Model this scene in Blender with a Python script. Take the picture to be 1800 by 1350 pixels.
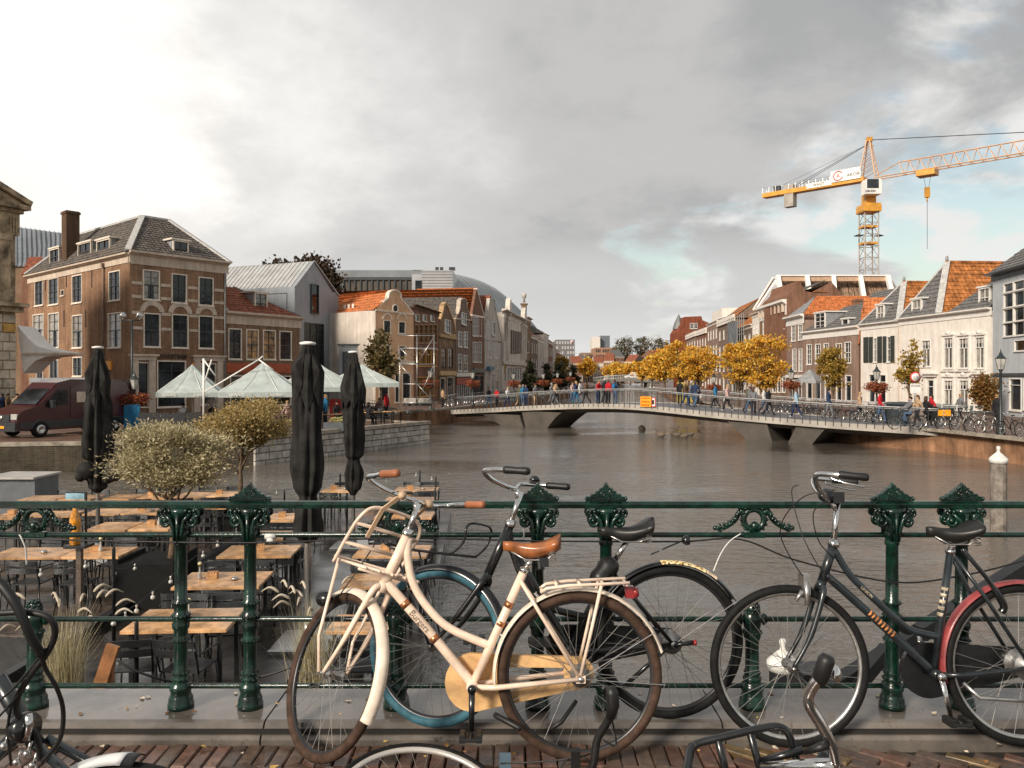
import bpy,math,random
from mathutils import Vector,Matrix
R=math.radians
V=Vector
random.seed(7)
SC=bpy.context.scene
COL=SC.collection
for o in list(bpy.data.objects):bpy.data.objects.remove(o)
# camera
EYE=1.63
FP=1400.0
HX,HY=900.0,660.0
cam=bpy.data.objects.new('camera',bpy.data.cameras.new('camera'))
COL.objects.link(cam)
cam.location=(0,0,EYE)
cam.rotation_euler=(R(90),0,0)
cam.data.sensor_width=36.0
cam.data.lens=28.0
cam.data.shift_y=-15.0/1800.0
cam.data.clip_start=0.05
cam.data.clip_end=4000
SC.camera=cam
# sky, sun, exposure
SUN_EL,SUN_AZ=28.0,-140.0
w=bpy.data.worlds.new('World');SC.world=w;w.use_nodes=True
nt=w.node_tree;nt.nodes.clear()
def wn(t,**k):
 n=nt.nodes.new(t)
 for a,b in k.items():setattr(n,a,b)
 return n
L=nt.links.new
def wmath(op,a,b=None,c=None,clamp=False):
 n=wn('ShaderNodeMath',operation=op);n.use_clamp=clamp
 for i,v in enumerate((a,b,c)):
  if v is None:continue
  if isinstance(v,(int,float)):n.inputs[i].default_value=v
  else:L(v,n.inputs[i])
 return n.outputs[0]
sky=wn('ShaderNodeTexSky',sky_type='NISHITA',sun_disc=False)
sky.sun_elevation=R(SUN_EL);sky.sun_rotation=R(SUN_AZ)
sky.air_density=1.0;sky.dust_density=3.0;sky.ozone_density=0.4
bg1=wn('ShaderNodeBackground');bg1.inputs[1].default_value=0.13
tint=wn('ShaderNodeMixRGB',blend_type='MULTIPLY');tint.inputs[0].default_value=1;tint.inputs[2].default_value=(1.12,1.03,.84,1)
L(sky.outputs[0],tint.inputs[1]);L(tint.outputs[0],bg1.inputs[0])
tc=wn('ShaderNodeTexCoord')
sep=wn('ShaderNodeSeparateXYZ');L(tc.outputs['Generated'],sep.inputs[0])
x,y,z=sep.outputs
zz=wmath('ADD',wmath('MAXIMUM',z,0.0),0.30)
cx=wmath('DIVIDE',x,zz);cy=wmath('DIVIDE',y,zz)
cmb=wn('ShaderNodeCombineXYZ');L(cx,cmb.inputs[0]);L(cy,cmb.inputs[1])
def noise(scale,detail,rough,off,dist=0.0,sx=1.0,sy=1.0,rot=0.0):
 mp=wn('ShaderNodeMapping');L(cmb.outputs[0],mp.inputs[0])
 mp.inputs['Location'].default_value=off;mp.inputs['Scale'].default_value=(sx,sy,1)
 mp.inputs['Rotation'].default_value=(0,0,rot)
 n=wn('ShaderNodeTexNoise');L(mp.outputs[0],n.inputs['Vector'])
 n.inputs['Scale'].default_value=scale;n.inputs['Detail'].default_value=detail
 n.inputs['Roughness'].default_value=rough;n.inputs['Distortion'].default_value=dist
 return n.outputs[0]
def ramp(f,stops,interp='EASE'):
 n=wn('ShaderNodeValToRGB');n.color_ramp.interpolation=interp
 cr=n.color_ramp
 while len(cr.elements)<len(stops):cr.elements.new(0.5)
 for e,(p_,c_)in zip(cr.elements,stops):
  e.position=p_;e.color=(*c_,1)
 L(f,n.inputs[0]);return n.outputs[0]
n1=noise(0.55,7,0.55,(3.1,1.7,0),0.3,rot=0.5)
n2=noise(1.7,9,0.62,(7.3,4.1,2.0),0.2,rot=0.3)
n4=noise(5.5,6,0.6,(1.3,8.1,3.0),0.1)
fld=wmath('ADD',wmath('ADD',wmath('MULTIPLY',n1,0.60),wmath('MULTIPLY',n2,0.32)),wmath('MULTIPLY',n4,0.08))
tone=ramp(fld,[(0.33,(.50,.495,.485)),(0.45,(.39,.385,.38)),(0.54,(.29,.292,.295)),(0.66,(.20,.213,.225))])
sd=V((math.sin(R(-36))*math.cos(R(13)),math.cos(R(-36))*math.cos(R(13)),math.sin(R(13))))
dot=wmath('ADD',wmath('ADD',wmath('MULTIPLY',x,sd.x),wmath('MULTIPLY',y,sd.y)),wmath('MULTIPLY',z,sd.z))
glow=ramp(wmath('ADD',dot,wmath('MULTIPLY',wmath('SUBTRACT',0.5,fld),0.22)),[(0.78,(0,0,0)),(0.91,(.05,.049,.046)),(0.97,(.16,.152,.14)),(1.0,(.34,.32,.29))])
addn=wn('ShaderNodeMixRGB',blend_type='ADD');addn.inputs[0].default_value=1
L(tone,addn.inputs[1]);L(glow,addn.inputs[2])
hz=ramp(wmath('ABSOLUTE',z),[(0.0,(.58,.575,.56)),(0.11,(.46,.46,.455)),(0.30,(0,0,0))])
scr=wn('ShaderNodeMixRGB',blend_type='LIGHTEN');scr.inputs[0].default_value=.85
L(addn.outputs[0],scr.inputs[1]);L(hz,scr.inputs[2])
bg2=wn('ShaderNodeBackground');L(scr.outputs[0],bg2.inputs[0]);bg2.inputs[1].default_value=1.0
n3=noise(2.3,8,0.55,(5.2,7.7,5.0),0.3)
away=wmath('SUBTRACT',wmath('MULTIPLY',wmath('ADD',x,0.05),1.15),wmath('MULTIPLY',z,2.0))
gap=ramp(wmath('ADD',wmath('MULTIPLY',n3,0.9),wmath('MULTIPLY',away,0.45)),[(0.45,(0,0,0)),(0.60,(.85,.85,.85))])
mixs=wn('ShaderNodeMixShader')
n5=noise(3.4,8,0.58,(2.4,9.6,7.0),0.4)
bg3=wn('ShaderNodeBackground');bg3.inputs[0].default_value=(.62,.615,.60,1)
mixp=wn('ShaderNodeMixShader');L(ramp(n5,[(0.42,(0,0,0)),(0.56,(1,1,1))]),mixp.inputs[0]);L(bg1.outputs[0],mixp.inputs[1]);L(bg3.outputs[0],mixp.inputs[2])
L(gap,mixs.inputs[0]);L(bg2.outputs[0],mixs.inputs[1]);L(mixp.outputs[0],mixs.inputs[2])
wo=wn('ShaderNodeOutputWorld');L(mixs.outputs[0],wo.inputs[0])
sun=bpy.data.objects.new('sun',bpy.data.lights.new('sun','SUN'))
COL.objects.link(sun)
sun.data.energy=3.3;sun.data.angle=R(13);sun.data.color=(1.0,.89,.76)
sv=V((math.sin(R(SUN_AZ))*math.cos(R(SUN_EL)),math.cos(R(SUN_AZ))*math.cos(R(SUN_EL)),math.sin(R(SUN_EL))))
sun.rotation_euler=sv.to_track_quat('Z','Y').to_euler()
SC.view_settings.view_transform='Standard'
SC.view_settings.look='None'
SC.view_settings.gamma=1.0
SC.view_settings.use_curve_mapping=False
SC.view_settings.exposure=0.55
SC.cycles.max_bounces=5
SC.cycles.transparent_max_bounces=6
SC.cycles.caustics_reflective=False
SC.cycles.caustics_refractive=False
# reading distances off the photograph
def P(px,py,d):return V(((px-HX)/FP*d,d,EYE-(py-HY)/FP*d))
def G(px,py,z):
 d=(EYE-z)*FP/(py-HY)
 return V(((px-HX)/FP*d,d,z))
ZQ,ZW,ZD=-1.2,-2.4,-1.82
# materials
MATS={}
def streaks(t,geo,col,amt):
 mp=t.nodes.new('ShaderNodeMapping');mp.inputs['Scale'].default_value=(1.6,1.6,.16);t.links.new(geo.outputs['Position'],mp.inputs[0])
 n=t.nodes.new('ShaderNodeTexNoise');n.inputs['Scale'].default_value=1.5;n.inputs['Detail'].default_value=7;n.inputs['Roughness'].default_value=.7
 t.links.new(mp.outputs[0],n.inputs['Vector'])
 mr=t.nodes.new('ShaderNodeMapRange');mr.inputs[1].default_value=.38;mr.inputs[2].default_value=.62;mr.inputs[3].default_value=1-amt;mr.inputs[4].default_value=1.0
 t.links.new(n.outputs[0],mr.inputs[0])
 sc=t.nodes.new('ShaderNodeVectorMath');sc.operation='SCALE';t.links.new(col,sc.inputs[0]);t.links.new(mr.outputs[0],sc.inputs['Scale'])
 return sc.outputs[0]
def mat(name,col,rough=.6,metal=0.0,var=.12,vs=3.0,bump=0.0,bs=40.0,col2=None,spec=None,coat=0.0,emit=0.0,wet=0.0,obj_var=0.0,streak=0.0,chips=None):
 if name in MATS:return MATS[name]
 m=bpy.data.materials.new(name);MATS[name]=m
 m.use_nodes=True
 t=m.node_tree;b=t.nodes['Principled BSDF']
 b.inputs['Roughness'].default_value=rough;b.inputs['Metallic'].default_value=metal
 if spec is None and rough>=.6 and metal==0:spec=.15
 if spec is not None:b.inputs['Specular IOR Level'].default_value=spec
 if coat:b.inputs['Coat Weight'].default_value=coat;b.inputs['Coat Roughness'].default_value=.12
 geo=t.nodes.new('ShaderNodeNewGeometry')
 n=t.nodes.new('ShaderNodeTexNoise');n.inputs['Scale'].default_value=vs;n.inputs['Detail'].default_value=5
 n.inputs['Roughness'].default_value=.65
 t.links.new(geo.outputs['Position'],n.inputs['Vector'])
 cr=t.nodes.new('ShaderNodeValToRGB')
 c=V(col[:3]);a=c*(1-var*1.6);e=c*(1+var*1.6)
 if col2 is not None:a=V(col2[:3]);e=c
 cr.color_ramp.elements[0].position=.33;cr.color_ramp.elements[1].position=.67
 cr.color_ramp.elements[0].color=(*[max(0,q)for q in a],1);cr.color_ramp.elements[1].color=(*[min(1,q)for q in e],1)
 t.links.new(n.outputs[0],cr.inputs[0])
 out=cr.outputs[0]
 if streak:out=streaks(t,geo,out,streak)
 if chips:
  nc=t.nodes.new('ShaderNodeTexNoise');nc.inputs['Scale'].default_value=chips[2];nc.inputs['Detail'].default_value=8;nc.inputs['Roughness'].default_value=.75
  t.links.new(geo.outputs['Position'],nc.inputs['Vector'])
  rc=t.nodes.new('ShaderNodeMapRange');rc.inputs[1].default_value=chips[1];rc.inputs[2].default_value=chips[1]+.04;t.links.new(nc.outputs[0],rc.inputs[0])
  mc=t.nodes.new('ShaderNodeMixRGB');mc.inputs[2].default_value=(*chips[0],1);t.links.new(rc.outputs[0],mc.inputs[0]);t.links.new(out,mc.inputs[1]);out=mc.outputs[0]
 if obj_var:
  oi=t.nodes.new('ShaderNodeObjectInfo');hv=t.nodes.new('ShaderNodeHueSaturation')
  mr=t.nodes.new('ShaderNodeMapRange');mr.inputs[3].default_value=1-obj_var;mr.inputs[4].default_value=1+obj_var
  t.links.new(oi.outputs['Random'],mr.inputs[0]);t.links.new(mr.outputs[0],hv.inputs['Value'])
  t.links.new(out,hv.inputs['Color']);out=hv.outputs[0]
 t.links.new(out,b.inputs['Base Color'])
 if wet:
  n2=t.nodes.new('ShaderNodeTexNoise');n2.inputs['Scale'].default_value=1.3;n2.inputs['Detail'].default_value=4
  t.links.new(geo.outputs['Position'],n2.inputs['Vector'])
  mr2=t.nodes.new('ShaderNodeMapRange');mr2.inputs[1].default_value=.35;mr2.inputs[2].default_value=.65
  mr2.inputs[3].default_value=wet;mr2.inputs[4].default_value=rough
  t.links.new(n2.outputs[0],mr2.inputs[0]);t.links.new(mr2.outputs[0],b.inputs['Roughness'])
 if bump:
  nb=t.nodes.new('ShaderNodeTexNoise');nb.inputs['Scale'].default_value=bs;nb.inputs['Detail'].default_value=4
  t.links.new(geo.outputs['Position'],nb.inputs['Vector'])
  bp=t.nodes.new('ShaderNodeBump');bp.inputs['Strength'].default_value=min(1,bump*5);bp.inputs['Distance'].default_value=bump*.1
  t.links.new(nb.outputs[0],bp.inputs['Height']);t.links.new(bp.outputs[0],b.inputs['Normal'])
 if emit:
  b.inputs['Emission Strength'].default_value=emit;b.inputs['Emission Color'].default_value=(*c,1)
 return m
def brickmat(name,c1,c2,mortar=(.30,.27,.23),bw=.24,bh=.075,stain=.35,floor=False,rough=.8,wet=0.0,diag=0.0):
 if name in MATS:return MATS[name]
 m=bpy.data.materials.new(name);MATS[name]=m;m.use_nodes=True
 t=m.node_tree;b=t.nodes['Principled BSDF'];b.inputs['Roughness'].default_value=rough;b.inputs['Specular IOR Level'].default_value=.5 if wet else .12
 g=t.nodes.new('ShaderNodeNewGeometry')
 def nd(k,**kw):
  q=t.nodes.new(k)
  for a_,b_ in kw.items():setattr(q,a_,b_)
  return q
 br=nd('ShaderNodeTexBrick')
 if floor:
  mp=nd('ShaderNodeMapping');mp.inputs['Rotation'].default_value=(0,0,diag)
  t.links.new(g.outputs['Position'],mp.inputs[0]);t.links.new(mp.outputs[0],br.inputs['Vector'])
 else:
  cr_=nd('ShaderNodeVectorMath',operation='CROSS_PRODUCT');cr_.inputs[0].default_value=(0,0,1)
  t.links.new(g.outputs['True Normal'],cr_.inputs[1])
  dt=nd('ShaderNodeVectorMath',operation='DOT_PRODUCT');t.links.new(g.outputs['Position'],dt.inputs[0]);t.links.new(cr_.outputs[0],dt.inputs[1])
  sp=nd('ShaderNodeSeparateXYZ');t.links.new(g.outputs['Position'],sp.inputs[0])
  cb=nd('ShaderNodeCombineXYZ');t.links.new(dt.outputs['Value'],cb.inputs[0]);t.links.new(sp.outputs[2],cb.inputs[1])
  t.links.new(cb.outputs[0],br.inputs['Vector'])
 br.inputs['Scale'].default_value=1.0;br.inputs['Brick Width'].default_value=bw;br.inputs['Row Height'].default_value=bh
 br.inputs['Mortar Size'].default_value=.010 if not floor else .006
 br.inputs['Color1'].default_value=(*c1,1);br.inputs['Color2'].default_value=(*c2,1);br.inputs['Mortar'].default_value=(*mortar,1)
 n=nd('ShaderNodeTexNoise');n.inputs['Scale'].default_value=.35;n.inputs['Detail'].default_value=8;n.inputs['Roughness'].default_value=.7
 t.links.new(g.outputs['Position'],n.inputs['Vector'])
 mr=nd('ShaderNodeMapRange');mr.inputs[1].default_value=.3;mr.inputs[2].default_value=.7;mr.inputs[3].default_value=1-stain;mr.inputs[4].default_value=1+stain*.6
 t.links.new(n.outputs[0],mr.inputs[0])
 mx=nd('ShaderNodeVectorMath',operation='SCALE');t.links.new(br.outputs[0],mx.inputs[0]);t.links.new(mr.outputs[0],mx.inputs['Scale'])
 t.links.new(mx.outputs[0]if floor else streaks(t,g,mx.outputs[0],.38),b.inputs['Base Color'])
 bp=nd('ShaderNodeBump');bp.inputs['Strength'].default_value=.8;bp.inputs['Distance'].default_value=.01;bp.invert=True
 t.links.new(br.outputs['Fac'],bp.inputs['Height']);t.links.new(bp.outputs[0],b.inputs['Normal'])
 if wet:
  mr2=nd('ShaderNodeMapRange');mr2.inputs[1].default_value=.4;mr2.inputs[2].default_value=.6;mr2.inputs[3].default_value=wet;mr2.inputs[4].default_value=rough
  n2=nd('ShaderNodeTexNoise');n2.inputs['Scale'].default_value=.8;t.links.new(g.outputs['Position'],n2.inputs['Vector'])
  t.links.new(n2.outputs[0],mr2.inputs[0]);t.links.new(mr2.outputs[0],b.inputs['Roughness'])
 return m
def glass(name,col=(.018,.022,.026),rough=.06):
 m=mat(name,col,rough,var=.5,vs=.7,obj_var=.5,bump=.16,bs=1.3);return m
 # mesh building
class MB:
 def __init__(s):s.v=[];s.f=[];s.m=[];s.s=[]
 def add(s,vs,fs,m=0,smooth=False,M=None):
  k=len(s.v)
  if M is not None:vs=[M@V(q)for q in vs]
  s.v.extend([tuple(q)for q in vs])
  for f in fs:
   s.f.append([k+i for i in f]);s.m.append(m);s.s.append(smooth)
  return s
 def box(s,x0,x1,y0,y1,z0,z1,m=0,M=None):
  vs=[(x0,y0,z0),(x1,y0,z0),(x1,y1,z0),(x0,y1,z0),(x0,y0,z1),(x1,y0,z1),(x1,y1,z1),(x0,y1,z1)]
  return s.add(vs,[(0,3,2,1),(4,5,6,7),(0,1,5,4),(1,2,6,5),(2,3,7,6),(3,0,4,7)],m,False,M)
 def cbox(s,c,d,m=0,M=None,ch=None):
  x,y,z=c;a,b,e=d[0]/2,d[1]/2,d[2]/2
  return s.box(x-a,x+a,y-b,y+b,z-e,z+e,m,M)
 def bevbox(s,x0,x1,y0,y1,z0,z1,b=.01,m=0,M=None):
  vs=[(x0,y0,z0),(x1,y0,z0),(x1,y1,z0),(x0,y1,z0),(x0,y0,z1-b),(x1,y0,z1-b),(x1,y1,z1-b),(x0,y1,z1-b),(x0+b,y0+b,z1),(x1-b,y0+b,z1),(x1-b,y1-b,z1),(x0+b,y1-b,z1)]
  return s.add(vs,[(0,3,2,1),(8,9,10,11),(0,1,5,4),(1,2,6,5),(2,3,7,6),(3,0,4,7),(4,5,9,8),(5,6,10,9),(6,7,11,10),(7,4,8,11)],m,False,M)
 def beam(s,a,b,w,h=None,m=0,up=(0,0,1)):
  a,b=V(a),V(b);h=h or w
  d=(b-a);ln=d.length
  if ln<1e-6:return s
  d/=ln;u=V(up)
  if abs(d.dot(u))>.99:u=V((0,1,0))
  sd_=d.cross(u).normalized();u=sd_.cross(d)
  vs=[]
  for q in(a,b):
   for i,j in((-1,-1),(1,-1),(1,1),(-1,1)):vs.append(q+sd_*(i*w/2)+u*(j*h/2))
  return s.add(vs,[(0,1,2,3),(7,6,5,4),(0,4,5,1),(1,5,6,2),(2,6,7,3),(3,7,4,0)],m)
 def tube(s,pts,r,n=8,closed=False,caps=True,m=0,sq=None):
  pts=[V(q)for q in pts];N=len(pts)
  rs=r if isinstance(r,(list,tuple))else[r]*N
  vs=[];ref=None
  for i in range(N):
   if closed:t_=pts[(i+1)%N]-pts[i-1]
   else:t_=pts[min(i+1,N-1)]-pts[max(i-1,0)]
   t_.normalize()
   if ref is None:
    u=V((0,0,1))if abs(t_.z)<.9 else V((0,1,0))
    a_=t_.cross(u).normalized()
   else:
    a_=(ref-t_*ref.dot(t_))
    a_=a_.normalized()if a_.length>1e-6 else t_.orthogonal().normalized()
   ref=a_;b_=t_.cross(a_)
   for k in range(n):
    an=2*math.pi*k/n
    ca,sa=math.cos(an),math.sin(an)
    if sq:ca*=sq[0];sa*=sq[1]
    vs.append(pts[i]+(a_*ca+b_*sa)*rs[i])
  fs=[]
  for i in range(N if closed else N-1):
   j=(i+1)%N
   for k in range(n):
    l=(k+1)%n
    fs.append((i*n+k,i*n+l,j*n+l,j*n+k))
  if caps and not closed:
   fs.append(tuple(range(n))[::-1]);fs.append(tuple((N-1)*n+k for k in range(n)))
  return s.add(vs,fs,m,n>4)
 def lathe(s,prof,n=16,c=(0,0,0),m=0,M=None,smooth=True,ax=None):
  vs=[];c=V(c)
  for r_,z_ in prof:
   for k in range(n):
    an=2*math.pi*k/n
    vs.append(V((r_*math.cos(an),r_*math.sin(an),z_)))
  if ax is not None:
   q=V(ax).to_track_quat('Z','Y').to_matrix();vs=[q@v for v in vs]
  vs=[v+c for v in vs]
  fs=[]
  for i in range(len(prof)-1):
   for k in range(n):
    l=(k+1)%n
    fs.append((i*n+k,i*n+l,(i+1)*n+l,(i+1)*n+k))
  fs.append(tuple(range(n))[::-1]);fs.append(tuple((len(prof)-1)*n+k for k in range(n)))
  return s.add(vs,fs,m,smooth,M)
 def prism(s,out,d0,d1,axis='y',m=0,M=None):
  def mk(a,b,d):return(a,d,b)if axis=='y' else((d,a,b)if axis=='x' else(a,b,d))
  n=len(out)
  vs=[mk(a,b,d0)for a,b in out]+[mk(a,b,d1)for a,b in out]
  fs=[tuple(range(n)),tuple(range(2*n-1,n-1,-1))]
  for i in range(n):
   j=(i+1)%n
   fs.append((i,n+i,n+j,j))
  return s.add(vs,fs,m,False,M)
 def poly(s,pts,m=0):return s.add(pts,[tuple(range(len(pts)))],m)
 def ball(s,c,r,n=10,k=6,m=0,sc=(1,1,1)):
  c=V(c);vs=[];fs=[]
  for i in range(1,k):
   ph=math.pi*i/k
   for j in range(n):
    th=2*math.pi*j/n
    vs.append((c.x+r*sc[0]*math.sin(ph)*math.cos(th),c.y+r*sc[1]*math.sin(ph)*math.sin(th),c.z+r*sc[2]*math.cos(ph)))
  vs.append((c.x,c.y,c.z+r*sc[2]));vs.append((c.x,c.y,c.z-r*sc[2]))
  t_,b_=len(vs)-2,len(vs)-1
  for i in range(k-2):
   for j in range(n):fs.append((i*n+j,(i+1)*n+j,(i+1)*n+(j+1)%n,i*n+(j+1)%n))
  for j in range(n):fs.append((t_,j,(j+1)%n));fs.append((b_,(k-2)*n+(j+1)%n,(k-2)*n+j))
  return s.add(vs,fs,m,True)
 def mesh(s,name,mats):
  me=bpy.data.meshes.new(name)
  me.from_pydata(s.v,[],s.f)
  if not isinstance(mats,(list,tuple)):mats=[mats]
  for q in mats:me.materials.append(q)
  if len(mats)>1:me.polygons.foreach_set('material_index',s.m)
  me.polygons.foreach_set('use_smooth',s.s)
  me.update()
  return me
 def build(s,name,mats,parent=None,world=False,loc=None,**props):
  if world and parent is not None:
   M=winv(parent);s.v=[tuple(M@V(q))for q in s.v]
  return link(name,s.mesh(name,mats),parent,loc,**props)
def wmat(o):
 M=o.matrix_basis.copy()
 while o.parent:o=o.parent;M=o.matrix_basis@M
 return M
def winv(o):return wmat(o).inverted()
def link(name,data,parent=None,loc=None,rot=None,**props):
 o=bpy.data.objects.new(name,data);COL.objects.link(o)
 if parent is not None:o.parent=parent
 if loc is not None:o.location=loc
 if rot is not None:o.rotation_euler=rot
 for k,v in props.items():o[k]=v
 return o
def thing(name,label,cat,loc=(0,0,0),rotz=0.0,group=None,rot=None):
 o=bpy.data.objects.new(name,None);COL.objects.link(o)
 o.location=loc;o.rotation_euler=rot or(0,0,rotz);o.empty_display_size=.2
 o['label']=label;o['category']=cat
 if group:o['group']=group
 return o
def tag(o,label,cat,group=None,kind=None):
 o['label']=label;o['category']=cat
 if group:o['group']=group
 if kind:o['kind']=kind
 return o
def structure(o):o['kind']='structure';return o
CH={}
def remember(root):CH[root.name]=[(c,list(c.children))for c in root.children]
def kids(o):return[c for c in bpy.data.objects if c.parent==o]
KID={}
def copy_thing(root,loc,rotz=None,label=None,scale=None,group=None,swap=None,rot=None):
 if root.name not in KID:
  KID[root.name]=[(c,kids(c))for c in kids(root)]
 r=root.copy();COL.objects.link(r);r.location=loc
 if rotz is not None:r.rotation_euler=(0,0,rotz)
 if rot is not None:r.rotation_euler=rot
 if label:r['label']=label
 if group:r['group']=group
 if scale:r.scale=(scale,)*3 if isinstance(scale,(int,float))else scale
 def sw(q):
  if swap:
   for i,sl in enumerate(q.material_slots):
    if sl.material and sl.material.name in swap:
     sl.link='OBJECT';sl.material=swap[sl.material.name]if sl.material else None
 if r.type=='MESH':sw(r)
 for c,gs in KID[root.name]:
  d=c.copy();COL.objects.link(d);d.parent=r;sw(d)
  for g_ in gs:
   e=g_.copy();COL.objects.link(e);e.parent=d;sw(e)
 return r
def text(s_,size,m,parent=None,loc=(0,0,0),rot=(R(90),0,0),ext=.003,name='lettering',align='CENTER',scale=None,M=None):
 c=bpy.data.curves.new(name,'FONT');c.body=s_;c.size=size;c.extrude=ext;c.align_x=align;c.align_y='CENTER'
 c.resolution_u=2;c.materials.append(m)
 tmp=bpy.data.objects.new('tmp',c);me=bpy.data.meshes.new_from_object(tmp)
 bpy.data.objects.remove(tmp);bpy.data.curves.remove(c)
 if not me.materials:me.materials.append(m)
 o=link(name,me,parent,loc,rot)
 if M is not None:o.matrix_basis=M
 if scale:o.scale=scale
 return o
def catmull(pts,k=6):
 pts=[V(p)for p in pts];out=[]
 n=len(pts)
 for i in range(n-1):
  p0=pts[max(i-1,0)];p1=pts[i];p2=pts[i+1];p3=pts[min(i+2,n-1)]
  for j in range(k):
   t_=j/k
   out.append(.5*((2*p1)+(p2-p0)*t_+(2*p0-5*p1+4*p2-p3)*t_**2+(3*p1-p0-3*p2+p3)*t_**3))
 out.append(pts[-1]);return out

# ground, water, quays
M_brickroad=brickmat('quay_clinker',(.20,.10,.065),(.13,.075,.055),(.09,.075,.06),.21,.07,.35,floor=True,rough=.55,wet=.25)
QL=[(-80,20),(-45,28),(-21,32.8),(-16.8,33.6),(-11.6,35.7),(-5.0,47.8),(-8.9,50.2),(-8.6,62),(-5.3,68),(2.0,100),(24.5,225),(66,450)]
QR=[(27,-30),(24.3,25),(22.96,35.7),(22.3,41.7),(20.4,46),(19.0,53),(21,90),(39.6,225),(84,450)]
def ground_sheet(name,pts,z,m,world_label=None):
 b=MB();b.poly([(p[0],p[1],z)for p in pts]);return structure(b.build(name,m))
ground_sheet('quay_ground',[(-1500,20)]+QL+[(66,2600),(-1500,2600)],ZQ,M_brickroad)
ground_sheet('quay_ground',[(x_,y_)for x_,y_ in QR][::-1]+[(1500,-30),(1500,2600),(84,2600)],ZQ,M_brickroad)
ground_sheet('quay_ground',[(66,450),(84,450),(84,2600),(66,2600)],ZQ,M_brickroad)
def water_mat():
 m=bpy.data.materials.new('canal_water');m.use_nodes=True;t=m.node_tree;b=t.nodes['Principled BSDF']
 b.inputs['Roughness'].default_value=.07;b.inputs['IOR'].default_value=1.45
 b.inputs['Specular IOR Level'].default_value=.75
 g=t.nodes.new('ShaderNodeNewGeometry')
 mp=t.nodes.new('ShaderNodeMapping');mp.inputs['Scale'].default_value=(.75,1.5,1);mp.inputs['Rotation'].default_value=(0,0,.25)
 t.links.new(g.outputs['Position'],mp.inputs[0])
 def nz(s,d,r):
  n=t.nodes.new('ShaderNodeTexNoise');n.inputs['Scale'].default_value=s;n.inputs['Detail'].default_value=d;n.inputs['Roughness'].default_value=r
  n.inputs['Distortion'].default_value=.6
  t.links.new(mp.outputs[0],n.inputs['Vector']);return n.outputs[0]
 a,c,d=nz(2.4,3,.55),nz(7.5,3,.6),nz(.16,3,.5)
 mu=t.nodes.new('ShaderNodeMath');mu.operation='MULTIPLY_ADD';t.links.new(c,mu.inputs[0]);mu.inputs[1].default_value=.30;t.links.new(a,mu.inputs[2])
 pr=t.nodes.new('ShaderNodeMapRange');pr.inputs[1].default_value=.35;pr.inputs[2].default_value=.65;pr.inputs[3].default_value=.18;pr.inputs[4].default_value=1.0
 t.links.new(d,pr.inputs[0])
 bp=t.nodes.new('ShaderNodeBump');bp.inputs['Distance'].default_value=.085
 t.links.new(pr.outputs[0],bp.inputs['Strength'])
 t.links.new(mu.outputs[0],bp.inputs['Height']);t.links.new(bp.outputs[0],b.inputs['Normal'])
 cr=t.nodes.new('ShaderNodeValToRGB');cr.color_ramp.elements[0].color=(.080,.070,.058,1);cr.color_ramp.elements[1].color=(.142,.126,.106,1)
 cr.color_ramp.elements[0].position=.3;cr.color_ramp.elements[1].position=.7
 t.links.new(d,cr.inputs[0]);t.links.new(cr.outputs[0],b.inputs['Base Color'])
 return m
b=MB();b.poly([(-120,-40,ZW),(60,-40,ZW),(120,470,ZW),(-120,470,ZW)]);structure(b.build('canal_water',water_mat()))
def wall_strip(pts,z0,z1,th=.35):
 b=MB()
 for(a,c)in zip(pts[:-1],pts[1:]):
  b.poly([(a[0],a[1],z0),(c[0],c[1],z0),(c[0],c[1],z1),(a[0],a[1],z1)])
 return b
def coping(pts,z,w=.4,h=.16,out=.04):
 b=MB()
 for(a,c)in zip(pts[:-1],pts[1:]):
  a,c=V((*a,z)),V((*c,z));d=(c-a).normalized();nrm=V((d.y,-d.x,0))
  off=nrm*(out-w/2)
  b.beam(a+off,c+off,w,h)
 return b
M_oldbrick=brickmat('old_quay_brick',(.115,.085,.06),(.07,.06,.042),(.13,.12,.09),.24,.075,.6,rough=.8)
M_brownwall=mat('rendered_brown_quay',(.32,.175,.10),.75,var=.28,vs=.9,bump=.05,bs=15,streak=.4)
M_coping=mat('coping_stone',(.30,.26,.21),.6,var=.25,vs=3,bump=.05,bs=30)
M_mortar=mat('wall_core',(.16,.145,.125),.9,var=.25,vs=4)
def quay_wall(pts,m,label,cop=True):
 t=thing('quay_wall',label,'quay wall',(pts[0][0],pts[0][1],ZW))
 wall_strip(pts,ZW-.6,ZQ-.004).build('wall_face',m,t,True)
 if cop:coping(pts,ZQ-.02).build('coping',M_coping,t,True)
 return t
quay_wall(QL[0:5],M_oldbrick,'dark mossy brick quay wall below the parked van')
quay_wall(QL[5:9],M_brownwall,'short brown quay wall under the scaffold tower')
quay_wall(QL[8:],M_brownwall,'long quay wall along the left bank beyond the footbridge')
quay_wall(QR[0:4],M_brownwall,'orange brown quay wall at the right end of the footbridge')
quay_wall(QR[3:],M_brownwall,'long quay wall along the right bank behind the footbridge')
t=thing('stone_terrace_wall','pale quay wall of big stone blocks round the cafe terrace','stone wall',(QL[4][0],QL[4][1],ZW))
a,c=V((*QL[4],0)),V((*QL[5],0));d=(c-a);ln=d.length;d/=ln;nrm=V((d.y,-d.x,0))
wall_strip(QL[4:6],ZW-.6,ZQ-.05).build('wall_core',M_mortar,t,True)
coping(QL[4:6],ZQ+.02,.45,.18,.16).build('coping',M_coping,t,True)
M_block=mat('pale_stone_block',(.40,.37,.33),.7,var=.2,vs=2.2,bump=.06,bs=22,obj_var=.22)
rnd=random.Random(3)
zc=ZW-.12;rows=[.30,.34,.30,.28]
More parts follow.
